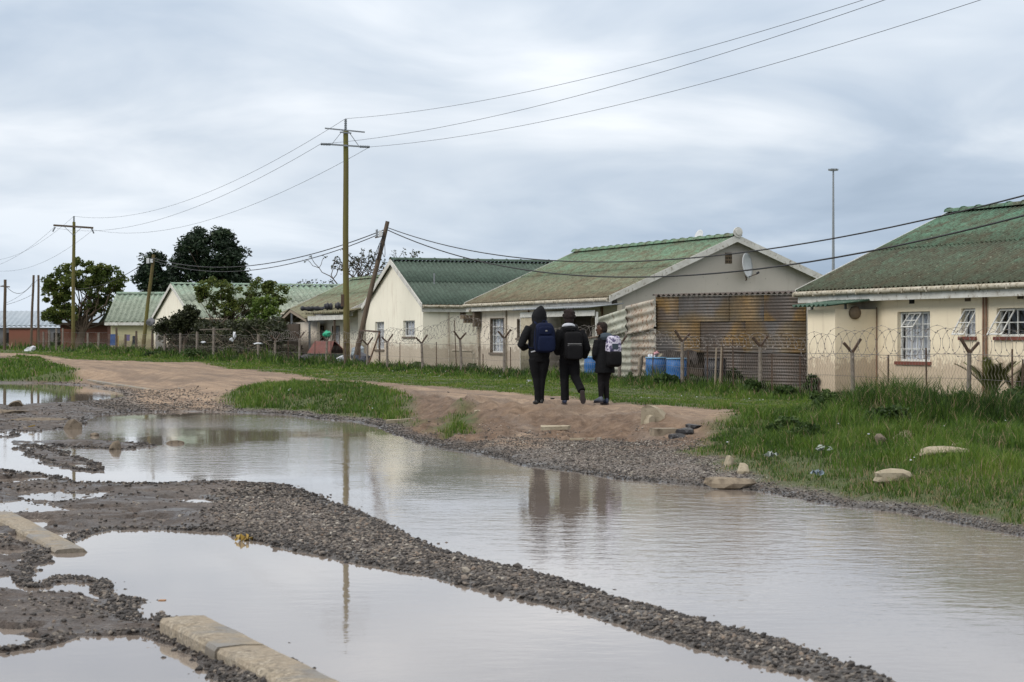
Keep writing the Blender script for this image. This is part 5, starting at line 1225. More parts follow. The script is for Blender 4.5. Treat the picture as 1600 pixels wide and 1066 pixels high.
for i in range(3):
    rockat(1058+i*13, 688-i*3, .2, (.15, .12, .075), 80+i, 'blackrubble', ['burnt black rubbish beside the square concrete piece', 'middle clump of burnt black rubbish', 'burnt black rubbish at the edge of the grass'][i], 'burnt_rubbish', 'burnt rubbish')
rockat(1142, 752, .08, (.30, .15, .10), 31, 'concrete', 'long flat concrete slab lying on the gravel shore', 'concrete_slab', 'rubble', sink=.3, group='broken concrete on the bank')
rockat(1162, 735, .12, (.13, .1, .10), 32, 'concretelt', 'pale yellow rubble lump behind the flat slab', 'rubble_block', 'rubble', group='broken concrete on the bank'); rockat(1140, 728, .12, (.07, .07, .10), 33, 'concretelt', 'small upright rubble lump left of the pale yellow one', 'rubble_block', 'rubble', group='broken concrete on the bank')
for px, py, sz, sd_, lb, mt in ((1413, 688, (.15, .11, .09), 34, 'pale broken rock high on the grass bank', 'concretelt'), (1376, 691, (.10, .08, .09), 35, 'grey rock left of the pale broken rock', 'stone'), (1392, 726, (.26, .14, .085), 36, 'sloping pale slab half sunk in the grass', 'concretelt')):
    x, y = ground(px, py, .32); m = MB(); m.rock((x, y, zg(x, y)+sz[2]*.55+.04), sz, sd_, .3); thing(m, 'rock', M_[mt], lb, 'rock', 'rocks on the grass bank')
x, y = ground(1468, 706, .34); m = MB(); m.rock((x, y, zg(x, y)+.085), (.34, .16, .07), 91, -.12); thing(m, 'concrete_slab', M_['concretelt'], 'long pale slab lying on the right of the grass bank', 'rubble', 'broken concrete on the bank')
x, y = ground(1496, 698, .34); m = MB(); m.rock((x, y, zg(x, y)+.09), (.14, .08, .03), 92, .1); thing(m, 'concrete_slab', M_['concretelt'], 'thin flat slab just behind the long pale one', 'rubble', 'broken concrete on the bank')
def litter(px, py, z, pts, col, label, h=.01, name='litter', cat='litter', gz=.0):
    x, y = ground(px, py, z); g = max(zg(x, y), 0)+gz; m = MB()
    m.poly([(x+a, y+b, g+c) for a, b, c in pts], (0, 0, h)); o = thing(m, name, col if not isinstance(col, str) else M_[col], label, cat); return o
def crumple(px, py, z, w_, mat_, label, seed, up=.05):
    x, y = ground(px, py, z); m = MB(); rn = random.Random(seed); n = 7; vs = []; g = zg(x, y)+up
    for i in range(n):
        for j in range(5): vs.append((x+w_*(i/(n-1)-.5)+rn.uniform(-.02, .02), y+w_*.8*(j/4-.5)+rn.uniform(-.02, .02), g+rn.uniform(-.03, .045)*(1 if 0 < i < n-1 else .3)))
    m.add(vs, [[i*5+j, (i+1)*5+j, (i+1)*5+j+1, i*5+j+1] for i in range(n-1) for j in range(4) if rn.random() > .18]); return thing(m, 'plastic_scrap', mat_, label, 'litter', 'plastic scraps in the grass')
yel = surf('yellow_plastic', (.33, .22, .04), (.22, .14, .03), 9, .5)
crumple(380, 835, .05, .12, yel, 'crumpled yellow wrapper on the gravel between the puddles', 9, .03)
litter(49, 670, .03, [(-.05, 0, .03), (.05, .02, .05), (.04, .1, .05), (-.04, .08, .03)], yel, 'yellow scrap on the mud by the left shore', .02)
pl_ = surf('dull_clear_plastic', (.26, .29, .27), (.16, .19, .17), 9, .35)
crumple(1206, 714, .22, .15, pl_, 'pale crumpled plastic scrap in the grass above the flat slab', 1, .09); crumple(1287, 708, .25, .20, pl_, 'pale crumpled plastic scrap in the middle of the grass bank', 2, .11); crumple(1277, 735, .2, .11, surf('blue_grey_plastic', (.22, .27, .32), (.15, .19, .22), 9, .4), 'blue grey crumpled scrap low in the grass bank', 3, .08)
crumple(826, 599, .40, .14, M_['whiteplastic'], 'small pale scrap in the verge left of the hooded schoolchild', 4, .05)
litter(866, 655, .38, [(-.2, 0, .0), (.2, .02, .01), (.25, .16, .02), (-.2, .16, .02)], 'concretelt', 'flat pale stone at the edge of the dirt track', .05)
litter(923, 679, .2, [(-.3, 0, .0), (.26, .0, .0), (.28, .1, .0), (-.3, .08, .0)], 'concretelt', 'pale flat stone at the foot of the dirt bank', .03)
litter(622, 656, .12, [(-.22, 0, .0), (.24, .3, .02), (.25, .42, .02), (-.2, .1, .01)], 'concretelt', 'pale kerb fragment below the grass island', .06)
litter(760, 658, .12, [(-.22, 0, .0), (.24, .0, .01), (.25, .10, .02), (-.2, .1, .01)], 'concretelt', 'small flat stone on the shore below the grass tuft', .04)
rockat(1305, 1012, .0, (.013, .013, .010), 71, 'stone', 'single dark pebble standing in the near water on the right')
litter(247, 939, .0, [(0, 0, .001), (.04, .0, .001), (.045, .03, .001), (.01, .03, .001)], surf('orange_leaf', (.4, .2, .08), (.3, .14, .05), 9, .6), 'small orange leaf floating on the near puddle', .004)
# ================================================================ the three schoolchildren
def cloth(name, c, c2=None, b=.9, sc=7):
    return surf(name, c, c2 or tuple(x*1.5+.002 for x in c), 2.5, .92, bstr=b, bdist=.035, bscale=sc, spec=.12)
K_ = dict(black=cloth('black_fleece', (.0075, .0078, .009)), trousers=cloth('black_trousers', (.006, .006, .007), b=.7, sc=6), navy=surf('navy_nylon', (.004, .0075, .026), (.006, .011, .036), 5, .7, bstr=.5, bdist=.015, bscale=12, spec=.12),
          nylon=surf('black_nylon', (.006, .006, .0075), (.009, .009, .010), 5, .75, bstr=.5, bdist=.015, bscale=12, spec=.12), skin=surf('brown_skin', (.075, .038, .022), (.06, .03, .018), 5, .5, spec=.35),
          hair=surf('dark_hair', (.012, .008, .007), (.022, .013, .011), 30, .85, bstr=.9, bdist=.02, bscale=60), hair2=surf('reddish_dark_hair', (.011, .007, .007), (.020, .011, .010), 30, .85, bstr=.9, bdist=.02, bscale=60),
          white=surf('white_collar_cloth', (.55, .57, .62), (.40, .42, .47), 5, .8), grey=surf('grey_reflective_strip', (.22, .22, .22), (.16, .16, .16), 5, .5), slate=surf('slate_hood_lining', (.045, .065, .085), (.03, .042, .055), 6, .85),
          shoe=surf('navy_canvas_shoe', (.02, .028, .06), (.03, .04, .07), 6, .6), blackshoe=surf('black_leather_shoe', (.01, .01, .01), (.016, .016, .016), 6, .4), sole=surf('worn_rubber_sole', (.055, .042, .042), (.035, .028, .028), 8, .8),
          shoegrey=surf('grey_blue_shoe', (.10, .115, .15), (.07, .08, .11), 7, .6), eye=surf('eye', (.5, .48, .45), (.4, .4, .38), 5, .2), tights=cloth('black_tights', (.009, .008, .009)))
def pattern_mat():
    m, nt, b = newmat('floral_print')
    n = noise(nt, 16, 2, .5); n2 = noise(nt, 24, 2, .5, seed=3)
    col = mix(nt, ramp(nt, n, [(.46, 0.), (.50, 1.)]), (.10, .085, .17), (.50, .48, .58)); col = mix(nt, ramp(nt, n2, [(.55, 0.), (.59, 1.)]), col, (.04, .04, .09))
    L(nt, col, b.inputs['Base Color']); b.inputs['Roughness'].default_value = .7; return m
PAT = pattern_mat()
class Fig:
    """a figure in its own frame: x right, y ahead (away from the camera), z up"""
    def __init__(s, px, py, D, rz, label, name='person'):
        x, y = (px-CX)/F*D, D; s.c = Vector((x, y, zg(x, y))); s.zs = (CZ+(HY-py)/F*D)-s.c.z
        s.c.z = CZ+(HY-py)/F*D if abs(s.zs) > .0 else s.c.z
        s.rz = rz; s.M = Matrix.Translation(s.c) @ Matrix.Rotation(rz, 4, 'Z')
        s.root = empty(name, tuple(s.c), label, 'person', 'schoolchildren walking away')
    def T(s, p): return s.M @ Vector(p)
    def V(s, p): return s.M.to_3x3() @ Vector(p)
    def limb(s, mb, pts, rs, n=12):
        mb.tube([s.T(p) for p in pts], rs, n)
    def rings(s, mb, rs, n=18):
        mb.rings([(s.T(c), s.V(ax), s.V(ay)) for c, ax, ay in rs], n)
    def col(s, mb, rows, n=18):
        """stack of level ellipses (x, y, z, rx, ry)"""
        s.rings(mb, [((x, y, z), (rx, 0, 0), (0, ry, 0)) for x, y, z, rx, ry in rows], n)
    def ball(s, mb, c, r, n=12, rot=0.0):
        m = 8; rs = []
        for i in range(m+1):
            a = math.pi*i/m; k = max(math.sin(a), .02)
            rs.append(((c[0], c[1], c[2]-r[2]*math.cos(a)), (r[0]*k*math.cos(rot), r[0]*k*math.sin(rot), 0), (-r[1]*k*math.sin(rot), r[1]*k*math.cos(rot), 0)))
        s.rings(mb, rs, n)
    def done(s, mb, name, m, vox, smooth=2, parent=None):
        o = mb.build(name, m, parent or s.root)
        r = o.modifiers.new('remesh', 'REMESH'); r.mode = 'VOXEL'; r.voxel_size = vox; r.use_smooth_shade = True
        if smooth:
            q = o.modifiers.new('smooth', 'SMOOTH'); q.iterations = smooth; q.factor = .5
        return o
def hand(f, mb, w, d, thumb, side, curl=.5, k=1.0):
    """palm, four jointed fingers of unequal length and a thumb from the side of the palm; w wrist, d direction"""
    w, d = Vector(w), Vector(d).normalized(); t = Vector(thumb); t = (t-d*t.dot(d)).normalized(); n = d.cross(t).normalized()*side
    mb.rings([(f.T(w-d*.02), f.V(t*.026*k), f.V(n*.018*k)), (f.T(w+d*.02), f.V(t*.032*k), f.V(n*.016*k)), (f.T(w+d*.06*k), f.V(t*.040*k), f.V(n*.014*k)), (f.T(w+d*.092*k), f.V(t*.037*k), f.V(n*.011*k))], 12)
    for i, ln in enumerate((.068, .078, .072, .056)):
        b = w+d*.085*k+t*(.030-.0205*i)*k; p = [b]; dirv = d.copy(); seg = (.42, .32, .26)
        for j in range(3):
            a = curl*(.35+.45*j); dirv = (d*math.cos(a)+n*math.sin(a)).normalized(); p.append(p[-1]+dirv*ln*seg[j]*k)
        mb.tube([f.T(q) for q in p], [.0092*k, .0088*k, .008*k, .0066*k], 8)
    b = w+d*.03*k+t*.028*k; p = [b, b+(t*.8+d*.6).normalized()*.034*k, b+(t*.8+d*.6).normalized()*.034*k+(t*.3+d*.9+n*.4).normalized()*.032*k]
    mb.tube([f.T(q) for q in p], [.012*k, .0105*k, .008*k], 8)
def head(f, mb, c, yaw, k=1.0):
    """skull, jaw, nose, brow, lips and ears; yaw turns the face from straight ahead"""
    M = Matrix.Translation(Vector(c)) @ Matrix.Rotation(yaw, 4, 'Z'); q = lambda p: M @ (Vector(p)*k); r3 = M.to_3x3()
    rows = [(-.115, .045, .050, .030), (-.085, .055, .066, .012), (-.05, .066, .084, .004), (-.01, .073, .092, 0), (.03, .077, .096, -.004), (.065, .072, .088, -.006), (.095, .052, .064, -.006), (.112, .022, .028, -.006)]
    f.rings(mb, [(q((0, y, z)), r3 @ Vector((rx*k, 0, 0)), r3 @ Vector((0, ry*k, 0))) for z, rx, ry, y in rows], 18)
    def b(p, r): f.ball(mb, q(p), tuple(x*k for x in r), 8, yaw)
    b((0, .100, -.030), (.015, .018, .016)); f.limb(mb, [q((0, .088, .015)), q((0, .104, -.025))], [.008*k, .012*k], 6)
    b((0, .088, -.066), (.024, .012, .007)); b((0, .086, -.078), (.021, .012, .007)); b((0, .072, -.108), (.022, .020, .014))
    b((.030, .080, .026), (.022, .012, .007)); b((-.030, .080, .026), (.022, .012, .007))
    for sx in (-1, 1): b((.078*sx, -.004, -.015), (.009, .019, .032))
    return q
def eyes(f, q, c, k=1.0):
    for sx in (-1, 1):
        e = MB(); f.ball(e, q((.030*sx, .0815, .006)), (.012*k, .010*k, .0085*k), 10); e.build('eye', K_['eye'], f.root)
def shoe(f, mb, heel, toe, up, w=.043):
    h, t, u = Vector(heel), Vector(toe), Vector(up).normalized(); d = (t-h); s = d.normalized().cross(u).normalized()
    rs = []
    for k, ww, hh in ((-.04, .5, .6), (.03, .8, 1.25), (.22, .9, 1.35), (.45, .92, 1.0), (.72, 1.05, .72), (.92, .85, .55), (1.02, .35, .3)):
        rs.append((h+d*k+u*.038*hh, s*w*ww, u*.038*hh))
    f.rings(mb, rs, 14)
def sole(f, heel, toe, up, parent, w=.046):
    h, t, u = Vector(heel), Vector(toe), Vector(up).normalized(); d = (t-h); s = d.normalized().cross(u).normalized(); pts = []
    for k, ww in ((-.04, .55), (.08, .85), (.35, .72), (.7, 1.05), (.95, .8), (1.05, .3)): pts.append((k, ww))
    P1 = [f.T(h+d*k+s*w*ww) for k, ww in pts]; P2 = [f.T(h+d*k-s*w*ww) for k, ww in pts[::-1]]
    m = MB(); m.poly(P1+P2, f.V(-u*.02)); return m.build('sole', K_['sole'], parent)
def superq(f, mb, c, r, e1=.45, e2=.55, n=24, m=16, taper=0.0):
    sg = lambda a, p: math.copysign(abs(a)**p, a); rs = []; vs = []
    for i in range(m+1):
        a = -math.pi/2+math.pi*i/m; z = sg(math.sin(a), e1)*r[2]; k = max(abs(math.cos(a))**e1, .01)*(1-taper*z/r[2])
        for j in range(n):
            b = 2*math.pi*j/n; vs.append(f.T((c[0]+sg(math.cos(b), e2)*r[0]*k, c[1]+sg(math.sin(b), e2)*r[1]*k, c[2]+z)))
    fs = [[i*n+j, i*n+(j+1) % n, (i+1)*n+(j+1) % n, (i+1)*n+j] for i in range(m) for j in range(n)]+[list(range(n))[::-1], [m*n+j for j in range(n)]]
    mb.add(vs, fs, True); return mb
def flat(f, mb, pts, w, t=.008, out=(0, -1, 0)):
    for a, b in zip(pts[:-1], pts[1:]): mb.bar(f.T(a), f.T(b), w, t, up=tuple(f.V(out)))
def straps(f, root, pts_list, m, w=.05):
    for pts in pts_list:
        s = MB()
        rs = []
        P = [Vector(p) for p in pts]
        for i, p in enumerate(P):
            t = (P[min(i+1, len(P)-1)]-P[max(i-1, 0)]).normalized(); sd = Vector((1, 0, 0)); sd = (sd-t*sd.dot(t)).normalized(); o = t.cross(sd)
            rs.append((p, sd*w*.5, o*.009))
        f.rings(s, rs, 8); s.build('strap', m, root)

# --- hooded one on the left
f = Fig(842.5, 631.5, 35.0, R(8), 'tall person in black hooded jacket and trousers with the hood up, leftmost of the three')
b = MB(); q = head(f, b, (0, .02, 1.575), R(-3))
f.limb(b, [(0, -.005, 1.36), (0, .01, 1.50)], [.060, .052])
f.col(b, [(0, 0, .80, .14, .10), (0, 0, .92, .15, .105), (0, 0, 1.05, .125, .09), (0, 0, 1.22, .16, .10), (0, 0, 1.34, .165, .085), (0, 0, 1.42, .06, .05)])
for sx in (-1, 1):
    f.limb(b, [(.08*sx, 0, .86), (.055*sx, .02+.02*sx, .47), (.042*sx, -.01, .08)], [.068, .044, .032]); f.limb(b, [(.042*sx, -.01, .05), (.05*sx, .12, .03)], [.035, .028])
f.limb(b, [(-.15, 0, 1.36), (-.30, -.03, 1.08), (-.17, .19, 1.02)], [.052, .040, .028]); f.limb(b, [(.15, 0, 1.36), (.23, .0, 1.07), (.17, .21, 1.00)], [.052, .040, .028])
hand(f, b, (-.16, .20, 1.02), (.8, .35, -.15), (0, 0, 1), 1, .9); hand(f, b, (.16, .22, 1.00), (-.8, .3, -.15), (0, 0, 1), -1, .9)
f.done(b, 'body', K_['skin'], .009, 1); eyes(f, q, None)
j = MB(); f.col(j, [(0, 0, .835, .185, .125), (0, 0, .90, .195, .130), (0, .0, 1.02, .185, .125), (0, 0, 1.18, .205, .135), (0, 0, 1.30, .215, .130), (0, -.005, 1.38, .175, .115), (0, -.01, 1.44, .10, .09)])
f.limb(j, [(-.17, -.01, 1.345), (-.26, -.04, 1.20), (-.335, -.05, 1.03), (-.27, .06, .99), (-.16, .18, 1.02)], [.085, .078, .066, .062, .045])
f.limb(j, [(.17, -.01, 1.345), (.235, -.02, 1.19), (.255, -.01, 1.01), (.235, .09, .97), (.17, .20, 1.0)], [.085, .075, .062, .060, .045])
f.done(j, 'jacket', K_['black'], .012, 2)
h = MB()
f.rings(h, [((0, -.02, 1.37), (.125, 0, 0), (0, .11, .0)), ((0, -.025, 1.42), (.122, 0, 0), (0, .115, .02)), ((0, .0, 1.48), (.136, 0, 0), (0, .135, .02)), ((0, .005, 1.55), (.137, 0, 0), (0, .142, .02)), ((.006, .0, 1.61), (.120, 0, 0), (0, .132, .02)), ((.018, -.01, 1.665), (.086, 0, 0), (0, .105, .02)), ((.028, -.02, 1.70), (.050, 0, 0), (0, .065, .02)), ((.034, -.03, 1.72), (.018, 0, 0), (0, .025, .02))])
ho = f.done(h, 'hood', K_['black'], .012, 2)
m = MB(); f.limb(m, [(-.155, -.08, .915), (-.08, -.125, .935), (.0, -.135, .93)], [.012, .014, .010], 6); m.build('shirt_hem', K_['white'], f.root)
t = MB(); f.col(t, [(0, 0, .74, .165, .115), (0, 0, .86, .185, .125), (0, 0, .95, .165, .115)])
f.limb(t, [(-.085, 0, .80), (-.065, .02, .62), (-.045, .02, .46), (-.028, -.005, .25), (-.025, -.015, .045)], [.108, .098, .076, .062, .060])
f.limb(t, [(.085, 0, .80), (.070, .03, .62), (.050, .04, .46), (.034, .01, .25), (.028, .00, .045)], [.108, .098, .076, .062, .058])
f.done(t, 'trousers', K_['trousers'], .012, 2)
for sx in (-1, 1):
    s = MB(); hl, te = (.036*sx-.005, -.06, .0), (.055*sx, .19, .0); shoe(f, s, hl, te, (0, 0, 1)); so_ = s.build('shoe', K_['blackshoe'], f.root); sole(f, hl, te, (0, 0, 1), so_)
bp = empty('backpack', tuple(f.T((.055, -.16, 1.0))), 'navy blue backpack on the back of the hooded person', 'backpack', 'school backpacks')
m = MB(); superq(f, m, (.06, -.215, 1.165), (.185, .105, .265), .5, .55, taper=.10); m.build('bag', K_['navy'], bp)
m = MB(); superq(f, m, (.075, -.315, 1.06), (.15, .05, .14), .4, .5, taper=.08); m.build('front_pocket', K_['navy'], bp)
m = MB(); superq(f, m, (.065, -.312, 1.285), (.12, .03, .075), .5, .6); m.build('top_pocket', K_['navy'], bp)
m = MB(); f.ball(m, (.075, -.343, 1.285), (.022, .005, .013), 12); m.build('badge', K_['grey'], bp)
m = MB(); f.limb(m, [(.02, -.19, 1.42), (.04, -.20, 1.465), (.07, -.20, 1.465), (.09, -.19, 1.42)], .009, 6); m.build('loop', K_['navy'], bp)
straps(f, bp, [[(-.07, -.16, 1.39), (-.085, -.08, 1.455), (-.09, .03, 1.455), (-.10, .135, 1.33), (-.12, .145, 1.12)], [(.12, -.16, 1.39), (.11, -.08, 1.46), (.10, .03, 1.455), (.10, .135, 1.33), (.12, .145, 1.12)], [(-.12, -.12, .98), (-.175, -.04, .99), (-.16, .10, 1.08)]], K_['navy'])
m = MB(); f.limb(m, [(-.105, -.235, 1.42), (-.115, -.31, 1.28), (-.115, -.33, 1.10), (-.10, -.33, .96)], .006, 6); m.build('zip', K_['nylon'], bp)

# --- middle one
f = Fig(889, 630.5, 35.1, R(4), 'person with puffed dark hair and white collar in black jacket, middle one, right heel lifted')
b = MB(); q = head(f, b, (.005, .02, 1.50), R(6))
f.limb(b, [(0, -.005, 1.30), (0, .01, 1.43)], [.060, .052])
f.col(b, [(0.01, 0, .76, .13, .10), (0.01, 0, .88, .145, .105), (0.01, 0, 1.02, .12, .09), (0.02, 0, 1.17, .155, .10), (0.02, 0, 1.28, .16, .085), (0, 0, 1.36, .06, .05)])
f.limb(b, [(-.07, 0, .82), (-.075, .03, .44), (-.07, .01, .08)], [.066, .044, .032]); f.limb(b, [(-.07, .01, .05), (-.07, .12, .03)], [.035, .028])
f.limb(b, [(.085, 0, .82), (.11, -.03, .45), (.20, -.27, .21)], [.066, .044, .032]); f.limb(b, [(.20, -.27, .17), (.215, -.20, .05)], [.035, .028])
f.limb(b, [(-.13, 0, 1.29), (-.22, -.05, 1.02), (-.15, .12, .93)], [.052, .040, .028]); f.limb(b, [(.17, 0, 1.29), (.29, -.03, 1.00), (.22, .13, .90)], [.052, .040, .028])
hand(f, b, (-.14, .13, .92), (.5, .6, -.5), (0, .3, .8), 1, .7); hand(f, b, (.21, .14, .89), (-.5, .6, -.5), (0, .3, .8), -1, .7)
f.done(b, 'body', K_['skin'], .009, 1); eyes(f, q, None)
j = MB(); f.col(j, [(0.03, 0, .775, .175, .125), (0.03, 0, .86, .195, .135), (0.03, .0, 1.0, .195, .13), (0.03, 0, 1.14, .210, .135), (0.025, 0, 1.24, .205, .130), (0.01, -.005, 1.32, .165, .11), (0, -.01, 1.37, .09, .085)])
f.limb(j, [(-.14, -.01, 1.275), (-.20, -.05, 1.12), (-.235, -.05, .97), (-.20, .04, .90), (-.14, .13, .92)], [.085, .078, .068, .062, .045])
f.limb(j, [(.19, -.01, 1.275), (.26, -.04, 1.13), (.315, -.03, .96), (.28, .06, .84), (.22, .14, .88)], [.085, .080, .072, .068, .048])
f.done(j, 'jacket', K_['black'], .012, 2)
m = MB(); f.rings(m, [((-.01, -.05, 1.345), (.125, 0, 0), (0, .085, -.01)), ((-.01, -.055, 1.375), (.115, 0, 0), (0, .085, -.02)), ((-.01, -.03, 1.40), (.085, 0, 0), (0, .07, -.02))]); f.done(m, 'hood_lining', K_['white'], .010, 2)
m = MB(); f.rings(m, [((.01, -.075, 1.26), (.12, 0, 0), (0, .085, -.02)), ((.01, -.085, 1.315), (.135, 0, 0), (0, .09, -.02)), ((.01, -.075, 1.35), (.11, 0, 0), (0, .075, -.02))]); f.done(m, 'hood', K_['black'], .012, 2)
h = MB(); rn = random.Random(5); f.ball(h, (.0, -.015, 1.535), (.105, .115, .105)); f.ball(h, (.005, -.01, 1.60), (.10, .10, .065)); f.ball(h, (0, -.045, 1.46), (.085, .075, .07))
for i in range(46):
    a, e = rn.uniform(0, 6.28), rn.uniform(-.5, 1.45); f.ball(h, (.102*math.cos(a)*math.cos(e), -.015+.10*math.sin(a)*math.cos(e)*(1 if math.sin(a) < .35 else .2), 1.55+.105*math.sin(e)), (.022, .022, .022), 7)
f.done(h, 'hair', K_['hair2'], .010, 0)
t = MB(); f.col(t, [(0.01, 0, .70, .155, .115), (0.01, 0, .82, .175, .125), (0.01, 0, .90, .155, .115)])
f.limb(t, [(-.075, 0, .77), (-.078, .02, .60), (-.078, .03, .44), (-.072, .015, .24), (-.07, .0, .055)], [.102, .094, .080, .076, .076])
f.limb(t, [(.085, 0, .77), (.10, -.01, .60), (.11, -.03, .46), (.16, -.15, .33), (.198, -.255, .225)], [.104, .096, .082, .072, .070])
f.done(t, 'trousers', K_['trousers'], .012, 2)
s = MB(); hl, te = (-.07, -.06, .0), (-.075, .19, .0); shoe(f, s, hl, te, (0, 0, 1)); so_ = s.build('shoe', K_['shoe'], f.root); sole(f, hl, te, (0, 0, 1), so_)
s = MB(); hl, te = (.20, -.335, .225), (.222, -.285, .015); up = Vector((0, .21, .05)); shoe(f, s, hl, te, up, .046); so_ = s.build('shoe', K_['blackshoe'], f.root); sole(f, hl, te, up, so_, .05)
bp = empty('backpack', tuple(f.T((.055, -.16, .9))), 'black backpack with a grey reflective band on the middle person', 'backpack', 'school backpacks')
m = MB(); superq(f, m, (.055, -.205, 1.02), (.165, .095, .245), .35, .45, taper=.05); m.build('bag', K_['nylon'], bp)
m = MB(); superq(f, m, (.075, -.30, .905), (.135, .045, .125), .3, .4); m.build('front_pocket', K_['nylon'], bp)
for z_ in (1.045, 1.018):
    m = MB(); m.obox(f.T((-.05, -.303, z_)), f.V((.24, -.0, 0)), f.V((0, .01, 0)), UZ*.013); m.build('reflective_band', K_['grey'], bp)
m = MB(); f.limb(m, [(.02, -.20, 1.26), (.035, -.22, 1.295), (.075, -.22, 1.295), (.09, -.20, 1.26)], .010, 6); m.build('loop', K_['nylon'], bp)
straps(f, bp, [[(-.05, -.15, 1.24), (-.085, -.10, 1.35), (-.09, .02, 1.39), (-.10, .135, 1.27), (-.12, .145, 1.05)], [(.14, -.15, 1.24), (.13, -.10, 1.35), (.12, .02, 1.39), (.11, .135, 1.27), (.12, .145, 1.05)]], K_['nylon'])

# --- the smallest, looking left
f = Fig(945, 630.5, 35.0, R(14), 'smallest person in black coat and tights looking left, rightmost of the three')
b = MB(); q = head(f, b, (-.055, .01, 1.315), R(62), .96)
f.limb(b, [(0, -.01, 1.14), (-.04, .0, 1.25)], [.052, .047])
f.col(b, [(0, 0, .66, .12, .095), (0, 0, .78, .13, .10), (0, 0, .92, .11, .085), (0, 0, 1.04, .135, .09), (0, 0, 1.12, .14, .08), (-.01, 0, 1.19, .05, .045)])
f.limb(b, [(-.06, 0, .70), (-.065, .03, .39), (-.075, -.03, .08)], [.062, .040, .028]); f.limb(b, [(-.075, -.03, .05), (-.085, .07, .03)], [.030, .024])
f.limb(b, [(.06, 0, .70), (.035, .06, .39), (.05, .04, .08)], [.062, .040, .028]); f.limb(b, [(.05, .04, .05), (.045, .14, .03)], [.030, .024])
f.limb(b, [(-.12, 0, 1.12), (-.175, -.02, .90), (-.11, .12, .82)], [.046, .036, .026]); f.limb(b, [(.12, 0, 1.12), (.17, .0, .89), (.11, .14, .83)], [.046, .036, .026])
hand(f, b, (-.10, .13, .82), (.6, .6, -.2), (0, .2, .8), 1, .8, .9); hand(f, b, (.10, .15, .83), (-.6, .5, -.2), (0, .2, .8), -1, .8, .9)
f.done(b, 'body', K_['skin'], .0085, 1); eyes(f, q, None, .96)
h = MB(); M_h = Matrix.Rotation(R(62), 3, 'Z')
for c_, r_ in (((0, -.028, .035), (.086, .085, .092)), ((0, -.045, -.02), (.078, .064, .07)), ((0, .02, .075), (.07, .07, .05))):
    cc = M_h @ (Vector(c_)*.96); f.ball(h, (cc.x-.055, cc.y+.01, cc.z+1.315), tuple(x*.97 for x in r_), 12, R(62))
f.done(h, 'hair', K_['hair'], .010, 1)
j = MB(); f.col(j, [(0, 0, .535, .185, .145), (0, 0, .62, .178, .14), (0, 0, .78, .165, .13), (0, .0, .90, .165, .12), (0, 0, 1.03, .175, .12), (0, 0, 1.10, .165, .11), (0, -.005, 1.155, .12, .09), (0, -.01, 1.19, .07, .07)])
f.limb(j, [(-.13, -.01, 1.105), (-.165, -.03, .98), (-.185, -.02, .87), (-.16, .05, .80), (-.10, .13, .82)], [.072, .068, .060, .056, .04])
f.limb(j, [(.13, -.01, 1.105), (.165, -.02, .98), (.18, -.01, .87), (.16, .07, .81), (.10, .15, .83)], [.072, .066, .058, .054, .04])
f.done(j, 'coat', K_['black'], .012, 2)
m = MB(); f.rings(m, [((.03, -.085, 1.10), (.10, 0, 0), (0, .075, -.02)), ((.02, -.085, 1.155), (.125, 0, 0), (0, .09, -.02)), ((.01, -.06, 1.20), (.11, 0, 0), (0, .08, -.02)), ((-.0, -.03, 1.225), (.085, 0, 0), (0, .07, -.02))]); f.done(m, 'hood', K_['slate'], .011, 2)
t = MB(); f.col(t, [(0, 0, .55, .13, .10), (0, 0, .68, .14, .105), (0, 0, .76, .13, .10)])
f.limb(t, [(-.06, 0, .62), (-.065, .03, .40), (-.072, .0, .22), (-.075, -.03, .055)], [.078, .060, .048, .044])
f.limb(t, [(.06, 0, .62), (.035, .06, .40), (.042, .055, .22), (.05, .04, .055)], [.078, .066, .054, .046])
f.done(t, 'tights', K_['tights'], .011, 2)
s = MB(); hl, te = (-.075, -.075, .03), (-.15, .13, .02); shoe(f, s, hl, te, (0, 0, 1), .040); so_ = s.build('shoe', K_['shoegrey'], f.root); sole(f, hl, te, (0, 0, 1), so_, .042)
s = MB(); hl, te = (.045, -.01, .0), (.0, .21, .0); shoe(f, s, hl, te, (0, 0, 1), .040); so_ = s.build('shoe', K_['shoe'], f.root); sole(f, hl, te, (0, 0, 1), so_, .042)
bp = empty('backpack', tuple(f.T((.10, -.16, .8))), 'backpack with white and purple print above and black below on the smallest person', 'backpack', 'school backpacks')
m = MB(); superq(f, m, (.10, -.19, .91), (.135, .10, .27), .45, .55, taper=.14); m.build('bag', K_['nylon'], bp)
m = MB(); superq(f, m, (.10, -.193, 1.035), (.130, .103, .155), .42, .55, taper=.12); m.build('printed_top', PAT, bp)
m = MB(); superq(f, m, (.105, -.285, .795), (.115, .05, .125), .4, .5); m.build('front_pocket', K_['nylon'], bp)
m = MB(); m.obox(f.T((.045, -.303, .95)), f.V((.11, 0, 0)), f.V((0, .012, 0)), UZ*.10); m.build('grey_panel', K_['slate'], bp)
m = MB(); f.limb(m, [(.07, -.18, 1.17), (.08, -.20, 1.20), (.12, -.20, 1.20), (.13, -.18, 1.17)], .009, 6); m.build('loop', K_['nylon'], bp)
straps(f, bp, [[(.02, -.14, 1.15), (-.05, -.08, 1.20), (-.085, .02, 1.20), (-.095, .125, 1.10), (-.10, .13, .95)], [(.14, -.12, 1.14), (.11, -.06, 1.20), (.10, .03, 1.20), (.10, .125, 1.10), (.11, .13, .95)]], K_['nylon'], .045)
